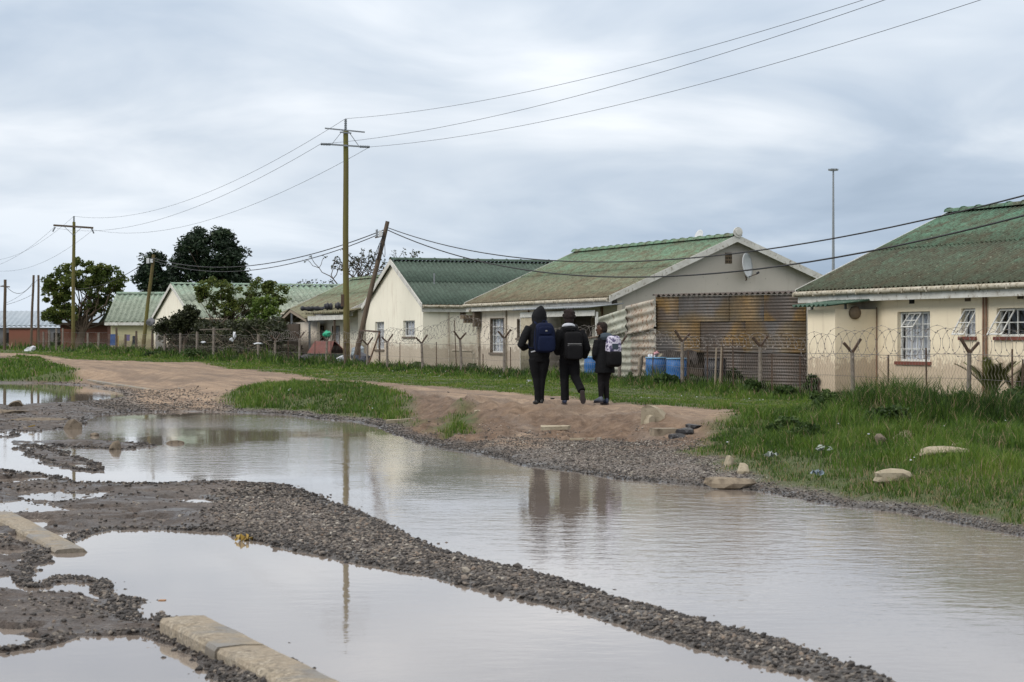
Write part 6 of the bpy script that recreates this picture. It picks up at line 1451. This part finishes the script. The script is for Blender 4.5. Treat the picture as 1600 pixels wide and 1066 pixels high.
# ================================================================ grass, weeds, gravel
def grass_mask(x, y, sd):
    u, v = uv_of(x, y)
    wob = fbm(x, y, .8, 4, 12)*.45+fbm(x, y, 4, 2, 13)*.12
    def msk(P, soft): return sst(.5-(poly_sd(x, y, P)+wob)/soft)
    g = np.maximum.reduce([msk(P, .85) for P in (G_ISLE, G_LEFT, G_TUFT, G_BANK)])
    g = np.maximum(g, sst((v-15.2-wob-.6*np.sin(u*.11))/.5)*(1-msk(PATH, .7)))
    return g*sst((sd-.3+.17*sst((26-u)/3))/.25), u, v
def gpt(px, py, z=.3):
    return ground(px, py, z)
CLUMPS = [(*gpt(1350, 664), .7, .32), (*gpt(1398, 660), .75, .56), (*gpt(1445, 668), .7, .42), (*gpt(1420, 690), .5, .15), (*gpt(1575, 668), .75, .50), (*gpt(1640, 655), .8, .50), (*gpt(1380, 640), .6, .30), (*gpt(1310, 676), .6, .16), (*gpt(1250, 688), .5, .10), (*gpt(1540, 700), .5, .16)]
def scatter(u0, u1, v0, v1, dens, rng):
    n = int((u1-u0)*(v1-v0)*dens); u = rng.uniform(u0, u1, n); v = rng.uniform(v0, v1, n)
    x = DX*u+NX*v; y = DY*u+NY*v; px = x/np.maximum(y, .1)*F+CX
    k = (px > -120) & (px < 1760) & (y > 8); return x[k], y[k]
def blades(regions, name, m, label_kind='stuff'):
    rng = np.random.default_rng(21); VS = []; FS = []; RS = []; off = 0
    for (u0, u1, v0, v1, dens, hs, near) in regions:
        x, y = scatter(u0, u1, v0, v1, dens, rng); h, sd = land(x, y); g, u, v = grass_mask(x, y, sd)
        k = (g > rng.uniform(.15, .95, len(x))) & (rng.random(len(x)) < np.clip(.85+1.1*fbm(x, y, .9, 3, 35), .25, 1)); x, y, h, u, v, g = x[k], y[k], h[k], u[k], v[k], g[k]; n = len(x)
        if n == 0: continue
        pn = fbm(x, y, .45, 3, 31); pn2 = fbm(x, y, 1.6, 3, 32)
        H = hs*np.clip(1+1.3*pn2+.9*pn, .25, 2.2)*g
        strip = np.exp(-((v-22.6)/.75)**2); H = H+strip*(.20+.22*pn2+.12*pn)*np.where(u < 75, np.where(u < 41, .6, 1), 1.6)
        lawn = sst((v-15.2)/1)*sst((21.4-v)/.8)*sst((u-24)/5); H = H*(1-.62*lawn)
        for cx_, cy_, cr, ch in CLUMPS: H = H+1.2*ch*np.exp(-((x-cx_)**2+(y-cy_)**2)/cr**2)*(.75+.5*pn2)
        tone = 0*x
        for cx_, cy_, cr, ch in CLUMPS: tone = tone+np.exp(-((x-cx_)**2+(y-cy_)**2)/(cr*1.1)**2)*ch*.55
        fringe = sst((v-9.8)/.5)*(1-sst((v-11.2-.8*pn)/.8))*sst((30-u)/4)
        H = np.clip(H*(1-.35*fringe), .02, 1.1)*rng.uniform(.55, 1.25, n)
        w = np.maximum(.0036, y*.00017)*rng.uniform(.7, 1.5, n)*(1+.5*(y > 60)); a = rng.uniform(0, 6.283, n); ln = rng.uniform(.1, .75, n)*H
        lx, ly = np.cos(a)*ln, np.sin(a)*ln; b = rng.uniform(0, 6.283, n); sx, sy = np.cos(b)*w, np.sin(b)*w
        base = np.stack([x, y, h-.01], 1)
        P = np.zeros((n, 5, 3)); P[:, 0] = base+np.stack([-sx, -sy, 0*x], 1); P[:, 1] = base+np.stack([sx, sy, 0*x], 1)
        mid = base+np.stack([lx*.35, ly*.35, H*.6], 1); P[:, 2] = mid+np.stack([sx*.75, sy*.75, 0*x], 1); P[:, 3] = mid-np.stack([sx*.75, sy*.75, 0*x], 1); P[:, 4] = base+np.stack([lx, ly, H*.95], 1)
        r = np.clip(.50+.40*pn+.35*pn2+rng.normal(0, .15, n)-.22*strip+.12*lawn-np.minimum(tone, .35), 0, 1)
        dry = rng.random(n) < (.05+.30*np.exp(-((g-.3)/.35)**2)+.16*sst((-pn2-.12)/.3)+.12*fringe+.05*(tone > .2)); r = np.where(dry, 1.0, r*.9)
        VS.append(P.reshape(-1, 3)); i = np.arange(n)*5+off
        FS.append(np.stack([i, i+1, i+2, i+3], 1)); FS.append(np.stack([i+3, i+2, i+4, i+4], 1)[:, :4]); RS.append(np.repeat(r, 5)); off += 5*n
    V = np.concatenate(VS)
    # quads for the lower half, triangles (as a second mesh list) for the tips
    Q = np.concatenate(FS[0::2]); T = np.concatenate(FS[1::2])[:, :3]
    me = bpy.data.meshes.new(name); me.vertices.add(len(V)); me.vertices.foreach_set('co', V.astype(np.float32).ravel())
    idx = np.concatenate([Q.ravel(), T.ravel()]).astype(np.int32); me.loops.add(len(idx)); me.loops.foreach_set('vertex_index', idx)
    ls = np.concatenate([np.arange(len(Q))*4, len(Q)*4+np.arange(len(T))*3]).astype(np.int32); lt = np.concatenate([np.full(len(Q), 4), np.full(len(T), 3)]).astype(np.int32)
    me.polygons.add(len(ls)); me.polygons.foreach_set('loop_start', ls); me.polygons.foreach_set('loop_total', lt); me.update(calc_edges=True)
    at_ = me.attributes.new('rnd', 'FLOAT', 'POINT'); at_.data.foreach_set('value', np.concatenate(RS).astype(np.float32))
    me.materials.append(m); o = bpy.data.objects.new(name, me); COL.objects.link(o); o['kind'] = 'stuff'; print(name, len(V)//5, 'blades'); return o
GM = leafmat('grass', [(0, (.013, .029, .007)), (.3, (.034, .073, .012)), (.55, (.075, .14, .018)), (.86, (.15, .21, .035)), (.95, (.21, .20, .075)), (1, (.28, .215, .13))], .35)
blades([(6, 30, 9.8, 23.3, 1350, .125, 1), (30, 52, 13.5, 23.8, 480, .10, 1), (33, 68, 10.6, 14.2, 480, .12, 1), (52, 80, 14, 24.2, 230, .10, 0), (80, 130, 12, 24.5, 90, .13, 0), (130, 230, 6, 40, 6, .2, 0), (60, 110, 5, 13, 60, .18, 0)], 'grass', GM)
def flowers():
    rng = np.random.default_rng(5); x, y = scatter(10, 60, 10.5, 22.5, .55, rng); h, sd = land(x, y); g, u, v = grass_mask(x, y, sd); k = (g > .8) & (fbm(x, y, .5, 2, 44) > .0)
    x, y, h = x[k], y[k], h[k]; m = MB()
    for a, b, c in zip(x, y, h):
        z = c+rng.uniform(.06, .16); r = rng.uniform(.006, .012); m.obox((a-r, b-r, z), (2*r, 0, 0), (0, 2*r, 0), (0, 0, r))
    o = m.build('clover_flowers', M_['whiteplastic']); o['kind'] = 'stuff'
flowers()

# ---------------------------------------------------------------- loose stones
def stones():
    rng = np.random.default_rng(8); ico = None
    import bmesh
    bm = bmesh.new(); bmesh.ops.create_icosphere(bm, subdivisions=1, radius=1); IV = np.array([v.co[:] for v in bm.verts]); IF = np.array([[v.index for v in f.verts] for f in bm.faces]); bm.free()
    CV = np.array([(x, y, z) for x in (-.8, .8) for y in (-.8, .8) for z in (-.8, .8)]); CF = np.array([[0, 1, 3], [0, 3, 2], [4, 6, 7], [4, 7, 5], [0, 4, 5], [0, 5, 1], [2, 3, 7], [2, 7, 6], [0, 2, 6], [0, 6, 4], [1, 5, 7], [1, 7, 3]])
    VS, FS, RS = [], [], []; off = 0
    # (u0,u1,v0,v1,density,rmin,rmax)
    for (u0, u1, v0, v1, dens, r0, r1) in [(6, 16, 0, 7.5, 2100, .006, .017), (16, 30, -2, 8, 950, .007, .018), (12, 32, 9, 13.0, 1500, .004, .0115), (32, 46, 4, 12.8, 420, .007, .016), (46, 72, 4, 12.0, 90, .010, .022), (24, 48, 11.5, 15.5, 10, .010, .03)]:
        x, y = scatter(u0, u1, v0, v1, dens, rng); h, sd = land(x, y); g, u, v = grass_mask(x, y, sd)
        px = x/y*F+CX
        pn = fbm(x, y, .8, 3, 51); left = sst((420-px)/150)*(v < 8)
        prob = np.where(sd > 0, np.clip(.75+.9*pn-.75*left*(sd > .12)-.5*g, .05, 1), np.where(sd > -.22, .10*np.exp(sd/.08), 0))
        scp = np.maximum.reduce([sst(.5-poly_sd(x, y, P)/.4) for P in SCARP]); prob = prob*(1-.78*scp)
        prob = prob*np.where(v > 9, sst((12.3+1.2*pn-v)/1.0)*.93+.03, 1)*(1-sst((g-.3)/.3))
        k = (rng.random(len(x)) < prob) & (y < 75); x, y, h, sd = x[k], y[k], h[k], sd[k]; n = len(x)
        if not n: continue
        near = y < 19
        for sel, BV, BF in ((near, IV, IF), (~near, CV, CF)):
            xs, ys, hs, sds = x[sel], y[sel], h[sel], sd[sel]; m = len(xs)
            if not m: continue
            r = r0+(r1-r0)*rng.random(m)**2.2; r = np.where(rng.random(m) < .012, r*1.9, r)
            P = BV[None]*(1+rng.uniform(-.28, .28, (m, len(BV), 1)))*np.stack([r*rng.uniform(.8, 1.35, m), r*rng.uniform(.8, 1.3, m), r*rng.uniform(.5, .95, m)], 1)[:, None, :]
            a = rng.uniform(0, 6.283, m); ca, sa = np.cos(a)[:, None], np.sin(a)[:, None]; t = rng.normal(0, .4, m)[:, None]
            X = P[..., 0]*ca-P[..., 1]*sa; Y = P[..., 0]*sa+P[..., 1]*ca; Z = P[..., 2]+X*np.sin(t)*.6
            base = np.maximum(hs, -.012)+r*.25
            Q = np.stack([X+xs[:, None], Y+ys[:, None], Z+base[:, None]], -1)
            VS.append(Q.reshape(-1, 3)); FS.append((BF[None]+(np.arange(m)*len(BV))[:, None, None]+off).reshape(-1, 3)); off += m*len(BV)
            uu, vv = uv_of(xs, ys); c = np.clip(rng.random(m)**1.4-.22*(sds < .15)+.12*(vv > 9)*(sds > .5), 0, 1); RS.append(np.repeat(c, len(BV)))
    V = np.concatenate(VS); FA = np.concatenate(FS); print('stones', len(V), len(FA))
    m_, nt, b = newmat('gravel'); a = nt.nodes.new('ShaderNodeAttribute'); a.attribute_name = 'rnd'
    col = ramp(nt, a.outputs['Fac'], [(0, (.024, .021, .020)), (.25, (.055, .048, .044)), (.5, (.105, .088, .076)), (.72, (.165, .145, .125)), (.85, (.17, .125, .095)), (.94, (.25, .225, .19)), (1, (.36, .33, .29))])
    L(nt, col, b.inputs['Base Color']); b.inputs['Roughness'].default_value = .62; b.inputs['Specular IOR Level'].default_value = .35
    o = npmesh('gravel', V, FA, m_, False, {'rnd': np.concatenate(RS)}); o['kind'] = 'stuff'
stones()

# ================================================================ trees, hedges, plants
def leafcloud(name, blobs, size, m, parent, seed=0, flat_=.6, droop=0.0, aspect=.6):
    """blobs = [(centre, radii, clusters, leaves per cluster, cluster radius)]: leaves gathered in clumps with gaps between"""
    rng = np.random.default_rng(seed+100); C_, Rn = [], []; cents = []
    for c, r, kc, nl, cr in blobs:
        c = np.array(c); r = np.array(r)
        d = rng.normal(size=(kc, 3)); d /= np.linalg.norm(d, axis=1)[:, None]; q = c+d*r*(rng.uniform(.25, 1, (kc, 1))**.45); cents += [tuple(t) for t in q]
        cr_ = cr*rng.uniform(.6, 1.35, kc); tone = rng.uniform(-.22, .22, kc)
        e = rng.normal(size=(kc, nl, 3)); e /= np.linalg.norm(e, axis=2)[..., None]; e *= rng.uniform(.1, 1, (kc, nl, 1))**.6
        e = e*cr_[:, None, None]; e[..., 2] *= .75; P = q[:, None]+e; P[..., 2] -= droop*np.hypot(e[..., 0], e[..., 1])
        C_.append(P.reshape(-1, 3)); Rn.append(np.clip(.48+tone[:, None]+rng.normal(0, .16, (kc, nl)), 0, 1).ravel())
    P = np.concatenate(C_); rn = np.concatenate(Rn); n = len(P)
    a = rng.normal(size=(n, 3)); a[:, 2] *= flat_; a /= np.linalg.norm(a, axis=1)[:, None]; b = rng.normal(size=(n, 3)); b -= a*(a*b).sum(1)[:, None]; b /= np.linalg.norm(b, axis=1)[:, None]
    s = size*rng.uniform(.55, 1.35, n)[:, None]; w = s*aspect*.5; ln = s*.5
    V = np.stack([P-a*ln, P+b*w, P+a*ln, P-b*w], 1).reshape(-1, 3); FA = np.arange(n*4).reshape(-1, 4)
    return npmesh(name, V, FA, m, False, {'rnd': np.repeat(rn, 4)}, parent), cents
LM = dict(
    mid=leafmat('mid_green_leaves', [(0, (.034, .048, .013)), (.4, (.070, .102, .022)), (.7, (.125, .155, .036)), (1, (.21, .21, .06))], .4),
    dark=leafmat('dark_needles', [(0, (.008, .015, .009)), (.4, (.016, .031, .017)), (.75, (.030, .052, .024)), (1, (.055, .078, .034))], .12),
    fresh=leafmat('fresh_green_leaves', [(0, (.035, .062, .012)), (.4, (.075, .125, .022)), (.75, (.13, .19, .035)), (1, (.20, .24, .06))], .35),
    olive=leafmat('dull_hedge_leaves', [(0, (.012, .014, .008)), (.4, (.026, .032, .014)), (.75, (.045, .055, .022)), (1, (.085, .085, .04))], .2),
    brown=leafmat('dry_twigs', [(0, (.025, .018, .012)), (.5, (.06, .045, .03)), (1, (.12, .09, .06))], .1),
    weed=leafmat('weed_leaves', [(0, (.016, .030, .010)), (.4, (.034, .065, .018)), (.75, (.06, .10, .025)), (1, (.10, .14, .04))], .3))
bark = M_['poledark']
def wig(a, b, n, amp, rn):
    a, b = Vector(a), Vector(b); L_ = (b-a).length; return [a.lerp(b, i/n)+Vector((rn.uniform(-1, 1), rn.uniform(-1, 1), rn.uniform(-.6, .6)))*amp*L_*(math.sin(math.pi*i/n)) for i in range(n+1)]
def tree(px, D, base_py, blobs, size, lm, label, trunk_r=.18, limbs=16, seed=1, fork=.45, cat='tree', name='tree', group=None, stems=1, trunk_top=None, aspect=.6, z0=None):
    """blobs in photo pixels: (px, py, rx, ry, depth offset m, clusters, leaves, cluster radius m)"""
    x = (px-CX)/F*D; z = zg(x, D) if z0 is None else z0; root = empty(name, (x, D, z), label, cat, group); rn = random.Random(seed)
    B = [((at(bx, by, D+dd).x, D+dd, at(bx, by, D+dd).z), (rx/F*D, rx/F*D*.8, ry/F*D), kc, nl, cr) for bx, by, rx, ry, dd, kc, nl, cr in blobs]
    cr_, cents = leafcloud('crown', B, size, LM[lm], root, seed, aspect=aspect)
    top = Vector(trunk_top) if trunk_top else Vector((B[0][0][0], B[0][0][1], z+(B[0][0][2]-z)*fork)); t = MB()
    tp_ = wig((x, D, z-.2), top, 5, .05, rn); t.tube(tp_, [trunk_r*(1.25-.45*i/5) for i in range(6)], 9)
    for c in rn.sample(cents, min(limbs, len(cents))):
        st_ = Vector(tp_[rn.choice([3, 4, 5])]); p = wig(st_, c, 5, .12, rn); r0 = trunk_r*.30; t.tube(p, [r0*(1-.85*i/5) for i in range(6)], 5)
    for s in range(stems-1):
        e = Vector(rn.choice(cents)); t.tube(wig((x+rn.uniform(-.4, .4), D+rn.uniform(-.3, .3), z-.1), e, 5, .1, rn), [trunk_r*.6*(1-.8*i/5) for i in range(6)], 6)
    t.build('trunk', bark, root); return root
tree(124, 147, 548, [(128, 428, 42, 24, 0, 48, 70, .36), (88, 455, 24, 28, 0, 34, 70, .36), (168, 440, 26, 24, 0, 34, 70, .36), (160, 482, 30, 20, 1, 26, 65, .34), (92, 492, 28, 16, -.5, 30, 70, .36), (130, 460, 46, 34, .5, 34, 60, .34)],
     .24, 'mid', 'round crowned broadleaf tree behind the crossarm pole', .30, 40, 3, .30, group='trees behind the houses')
tree(325, 205, 545, [(322, 395, 50, 36, 0, 100, 95, .75), (368, 412, 17, 26, 0, 26, 110, .8), (290, 425, 30, 22, 0, 34, 95, .75), (345, 430, 40, 16, 0, 40, 95, .75), (300, 385, 22, 18, 0, 20, 110, .8), (350, 375, 12, 16, 0, 12, 110, .7), (380, 440, 12, 10, 0, 8, 90, .7)],
     .42, 'dark', 'big dark evergreen rising behind the light green roofs', .45, 24, 4, .5, group='trees behind the houses', aspect=.4)
tree(240, 200, 545, [(243, 418, 16, 20, 0, 26, 120, .85), (232, 440, 18, 22, 0, 28, 120, .85), (258, 445, 14, 18, 0, 16, 110, .8)], .42, 'dark', 'smaller dark evergreen left of the big one, behind the slim pole', .3, 12, 5, .5, group='trees behind the houses', aspect=.4)
tree(375, 101, 560, [(335, 452, 28, 18, 0, 30, 70, .24), (348, 478, 30, 22, .3, 28, 70, .24), (408, 450, 22, 18, 0, 28, 70, .24), (438, 462, 13, 18, 0, 14, 60, .22), (388, 482, 42, 18, .2, 40, 70, .24), (318, 465, 12, 14, 0, 12, 60, .22), (375, 465, 24, 16, 0, 18, 60, .22)],
     .13, 'mid', 'loose leafy tree hanging over the hedge before the light green roof', .12, 24, 6, .40, stems=3, group='trees and bushes on the plots')
tree(408, 98, 560, [(398, 508, 30, 16, 0, 34, 90, .28), (425, 498, 16, 22, 0, 18, 80, .26), (372, 515, 16, 10, 0, 12, 80, .25), (412, 478, 18, 14, 0, 12, 70, .26)], .15, 'fresh', 'bright yellow green bush low beside the loose leafy tree', .09, 14, 7, .5, stems=3, group='trees and bushes on the plots', cat='bush')
tree(285, 104, 560, [(290, 500, 22, 14, 0, 34, 80, .3), (268, 512, 26, 12, 0, 26, 80, .3), (322, 512, 26, 12, 0, 24, 80, .3), (300, 488, 10, 12, 0, 10, 80, .25)], .15, 'olive', 'dark dense creeper bush over the hedge shelter', .10, 14, 8, .5, stems=3, group='trees and bushes on the plots', cat='bush')
tree(106, 150, 548, [(110, 528, 18, 12, 0, 34, 80, .45), (98, 535, 10, 10, 0, 14, 80, .4)], .25, 'olive', 'dark bush between the terracotta wall and the crossarm pole', .08, 8, 9, .5, stems=2, group='trees and bushes on the plots', cat='bush')
tree(462, 91, 560, [(457, 548, 16, 14, 0, 26, 70, .22)], .10, 'brown', 'brown twiggy shrub in front of the patio', .05, 14, 10, .4, stems=4, group='trees and bushes on the plots', cat='bush')
tree(376, 97, 560, [(372, 548, 8, 12, 0, 12, 70, .2)], .12, 'fresh', 'small yellow green shrub at the foot of the hedge', .04, 5, 12, .4, stems=2, group='trees and bushes on the plots', cat='bush')
tree(313, 97, 560, [(298, 552, 10, 7, 0, 8, 60, .2), (320, 556, 10, 6, 0, 8, 60, .2)], .12, 'weed', 'low weedy shrub under the hedge shelter posts', .04, 5, 13, .4, stems=2, group='trees and bushes on the plots', cat='bush')
# bare tree
xb = at(575, 0, 128).x; rb = empty('bare_tree', (xb, 128, .7), 'nearly leafless dark tree between the tall pole and the leaning pole', 'tree', 'trees behind the houses')
t = MB(); rn = random.Random(17); tips = []
def grow(p, d, r, ln, lv):
    q = p+d*ln; t.tube(wig(p, q, 3, .12, rn), [r, r*.9, r*.8, r*.7], 5)
    if lv == 0: tips.append(q); return
    for i in range(rn.choice((2, 3, 3))):
        e = (d+Vector((rn.uniform(-1.1, 1.1), rn.uniform(-.8, .8), rn.uniform(-.35, .55)))).normalized(); grow(q, e, r*.66, ln*rn.uniform(.6, .85), lv-1)
for sx in (-1.1, -.2, .75): grow(Vector((xb+sx*.3, 128, .6)), Vector((sx*.55, 0, 1)).normalized(), .12, 2.3, 4)
t.build('trunk', M_['darkwood'], rb)
leafcloud('crown', [((p.x, p.y, p.z), (.2, .2, .15), 1, 9, .22) for p in tips], .16, LM['olive'], rb, 3)
# hedge: twiggy dark mass behind the low fence
hu0, hu1 = ux(430, 23.0), ux(246, 23.0)
hz = empty('hedge', W((hu0+hu1)/2, 23.3, .6), 'long dark twiggy hedge under the creeper bush and loose tree', 'hedge')
bl_ = []; rn = random.Random(3)
u = hu0
while u < hu1:
    p = W(u, 23.35+rn.uniform(-.2, .3), .0); f_ = (u-hu0)/(hu1-hu0)
    for zz in ((.75, 1.25, 1.7) if f_ < .35 else (.7, 1.2, 1.6)): bl_.append(((p.x, p.y, zz+.45), (.6, .5, .28), 4, 46, .30))
    u += .75
leafcloud('foliage', bl_, .15, LM['olive'], hz, 4)
t = MB()
for i in range(260):
    u = rn.uniform(hu0, hu1); a = W(u, 23.1+rn.uniform(-.2, .4), .55+rn.uniform(0, 1.2)); t.tube(wig(a, a+Vector((rn.uniform(-.7, .7), rn.uniform(-.3, .2), rn.uniform(-.2, .7))), 3, .15, rn), [.012, .010, .007, .004], 4)
t.build('twigs', M_['wood'], hz)
# dark boards of the shelter behind the hedge
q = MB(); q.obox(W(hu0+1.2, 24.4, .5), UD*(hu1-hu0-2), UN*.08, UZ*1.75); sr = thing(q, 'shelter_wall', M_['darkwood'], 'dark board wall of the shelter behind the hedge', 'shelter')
q = MB(); u = ux(334, 22.3); q.bar(W(u, 22.35, 2.02)-UN*.72, W(u, 22.35, 2.05)+UN*.72, .08, .05); thing(q, 'crossbar', M_['fencepost'], 'pale crossbar fixed on the tallest hedge post', 'crossbar')
# weeds and leafy clumps at the fences and on the bank
WEEDS = [(1365, 652, .42, .42, 'dark bushy weed in the middle of the tall grass mound'), (1428, 655, .45, .40, 'dark bushy weed at the right of the tall grass mound'), (1390, 676, .38, .26, 'low dark weed at the front foot of the tall grass mound'), (1606, 648, .5, .5, 'tall dark weed cut by the right edge of the photo'), (1500, 640, .35, .26, 'leafy weed at the foot of the right fence post'), (1292, 655, .33, .28, 'dark leafy weed clump at the left of the tall grass mound'), (1335, 640, .45, .28, 'leafy weed by the left fence post of the cream house'), (1232, 684, .35, .20, 'dark low weed patch in the middle of the bank grass'), (1265, 690, .35, .18, 'dark low weed patch right of the first on the bank'),
         (1580, 664, .45, .40, 'dark bushy weed at the right edge of the bank'), (1148, 606, .26, .42, 'tall slim weed against the tin shack'), (1180, 612, .35, .28, 'bushy weed in front of the fence post at the shack'), (1228, 616, .30, .22, 'weed right of the shack fence post'), (1268, 612, .22, .40, 'upright weed at the corner of annex and shack'),
         (1085, 606, .35, .24, 'weed clump left of the black drum'), (1045, 606, .4, .22, 'weed clump before the blue drums'), (1000, 600, .4, .24, 'weed clump left of the blue drums'), (915, 590, .45, .30, 'grassy weed between the middle and smallest schoolchild'), (960, 598, .4, .26, 'grassy weed behind the smallest schoolchild'),
         (690, 576, .38, .22, 'dark round weed below the drain pipe'), (653, 580, .3, .18, 'weed at the foot of the fence post by the pale gable'), (612, 571, .35, .20, 'weed at the left foot of the pale gable'), (535, 572, .5, .2, 'low weed at the foot of the tall pole'), (740, 580, .3, .12, 'small weed by the grey door'), (790, 590, .25, .16, 'small weed below the barred window'),
         (250, 566, .9, .25, 'dark weed patch below the slim service pole'), (150, 556, 1.6, .30, 'wide dark weed patch right of the crossarm pole'), (200, 560, 1.0, .25, 'weed patch below the khaki house'), (75, 550, 1.0, .45, 'dark leafy weed at the foot of the close pair of poles')]
for i, (px, py, r_, h_, lb) in enumerate(WEEDS):
    D = (CZ-.36)*F/(py-HY) if px < 1500 and py < 640 else (CZ-.28)*F/(py-HY)
    x = (px-CX)/F*D; z = zg(x, D); rt = empty('weed_clump', (x, D, z), lb, 'weed', 'weeds along the fences and bank')
    k = min(1.6, 1+D/80)
    leafcloud('leaves', [((x, D, z+h_*.55), (r_*.8, r_*.6, h_*.55), 34, 60, r_*.26)], .034*k*(1+D/70), LM['weed'], rt, 30+i, 1.3)
    t = MB(); rn = random.Random(i)
    for j in range(12): t.tube([(x+rn.uniform(-.3, .3)*r_, D+rn.uniform(-.3, .3)*r_, z-.02), (x+rn.uniform(-.8, .8)*r_, D+rn.uniform(-.6, .6)*r_, z+h_*rn.uniform(.8, 1.25))], [.006*k, .003*k], 4)
    t.build('stems', LM['weed'], rt)
# cycads
def cycad(px, py, D, H, n, seed, label):
    x = (px-CX)/F*D; z = zg(x, D); rt = empty('cycad', (x, D, z), label, 'plant', 'cycads by the cream house'); rn = random.Random(seed)
    t = MB(); t.lathe((x, D, z-.05), [(.13, 0), (.14, .08), (.10, .16), (.01, .19)], 10); t.build('stump', M_['darkwood'], rt)
    for i in range(n):
        a = rn.uniform(0, 6.28); sp = rn.uniform(.15, .75); V = []; Fc = []; pts = []
        for j in range(15):
            s = j/14; rr = sp*H*s*(1+.5*s); hh = H*(s*1.15-.35*s*s*(.4+sp)); pts.append(Vector((x+math.cos(a)*rr, D+math.sin(a)*rr, z+.12+hh)))
        fr = MB(); fr.tube(pts, [.012*(1-.7*j/14) for j in range(15)], 4)
        for j in range(2, 14):
            t_ = (pts[j+1]-pts[j-1]).normalized(); sd_ = t_.cross(Vector((math.cos(a), math.sin(a), .001))).normalized() if abs(t_.z) < .999 else Vector((1, 0, 0)); sd_ = Vector((-math.sin(a), math.cos(a), 0)); ln = .12*math.sin(math.pi*(j+1)/16)+.02
            for sg in (-1, 1):
                for k2 in (0, .5):
                    p = pts[j].lerp(pts[j+1], k2); q = p+sd_*sg*ln+t_*ln*.55+Vector((0, 0, .02)); fr.add([p-t_*.019, p+t_*.019, q], [[0, 1, 2]])
        fr.build('frond', leaf_c, rt)
leaf_c = surf('cycad_frond', (.12, .125, .035), (.07, .085, .025), 6, .6)
cycad(1550, 620, 38.4, .86, 16, 3, 'spiky cycad with stiff arching fronds beside the right fence post'); cycad(1586, 618, 38.8, .84, 9, 5, 'second cycad with upright fronds nearest the right edge')
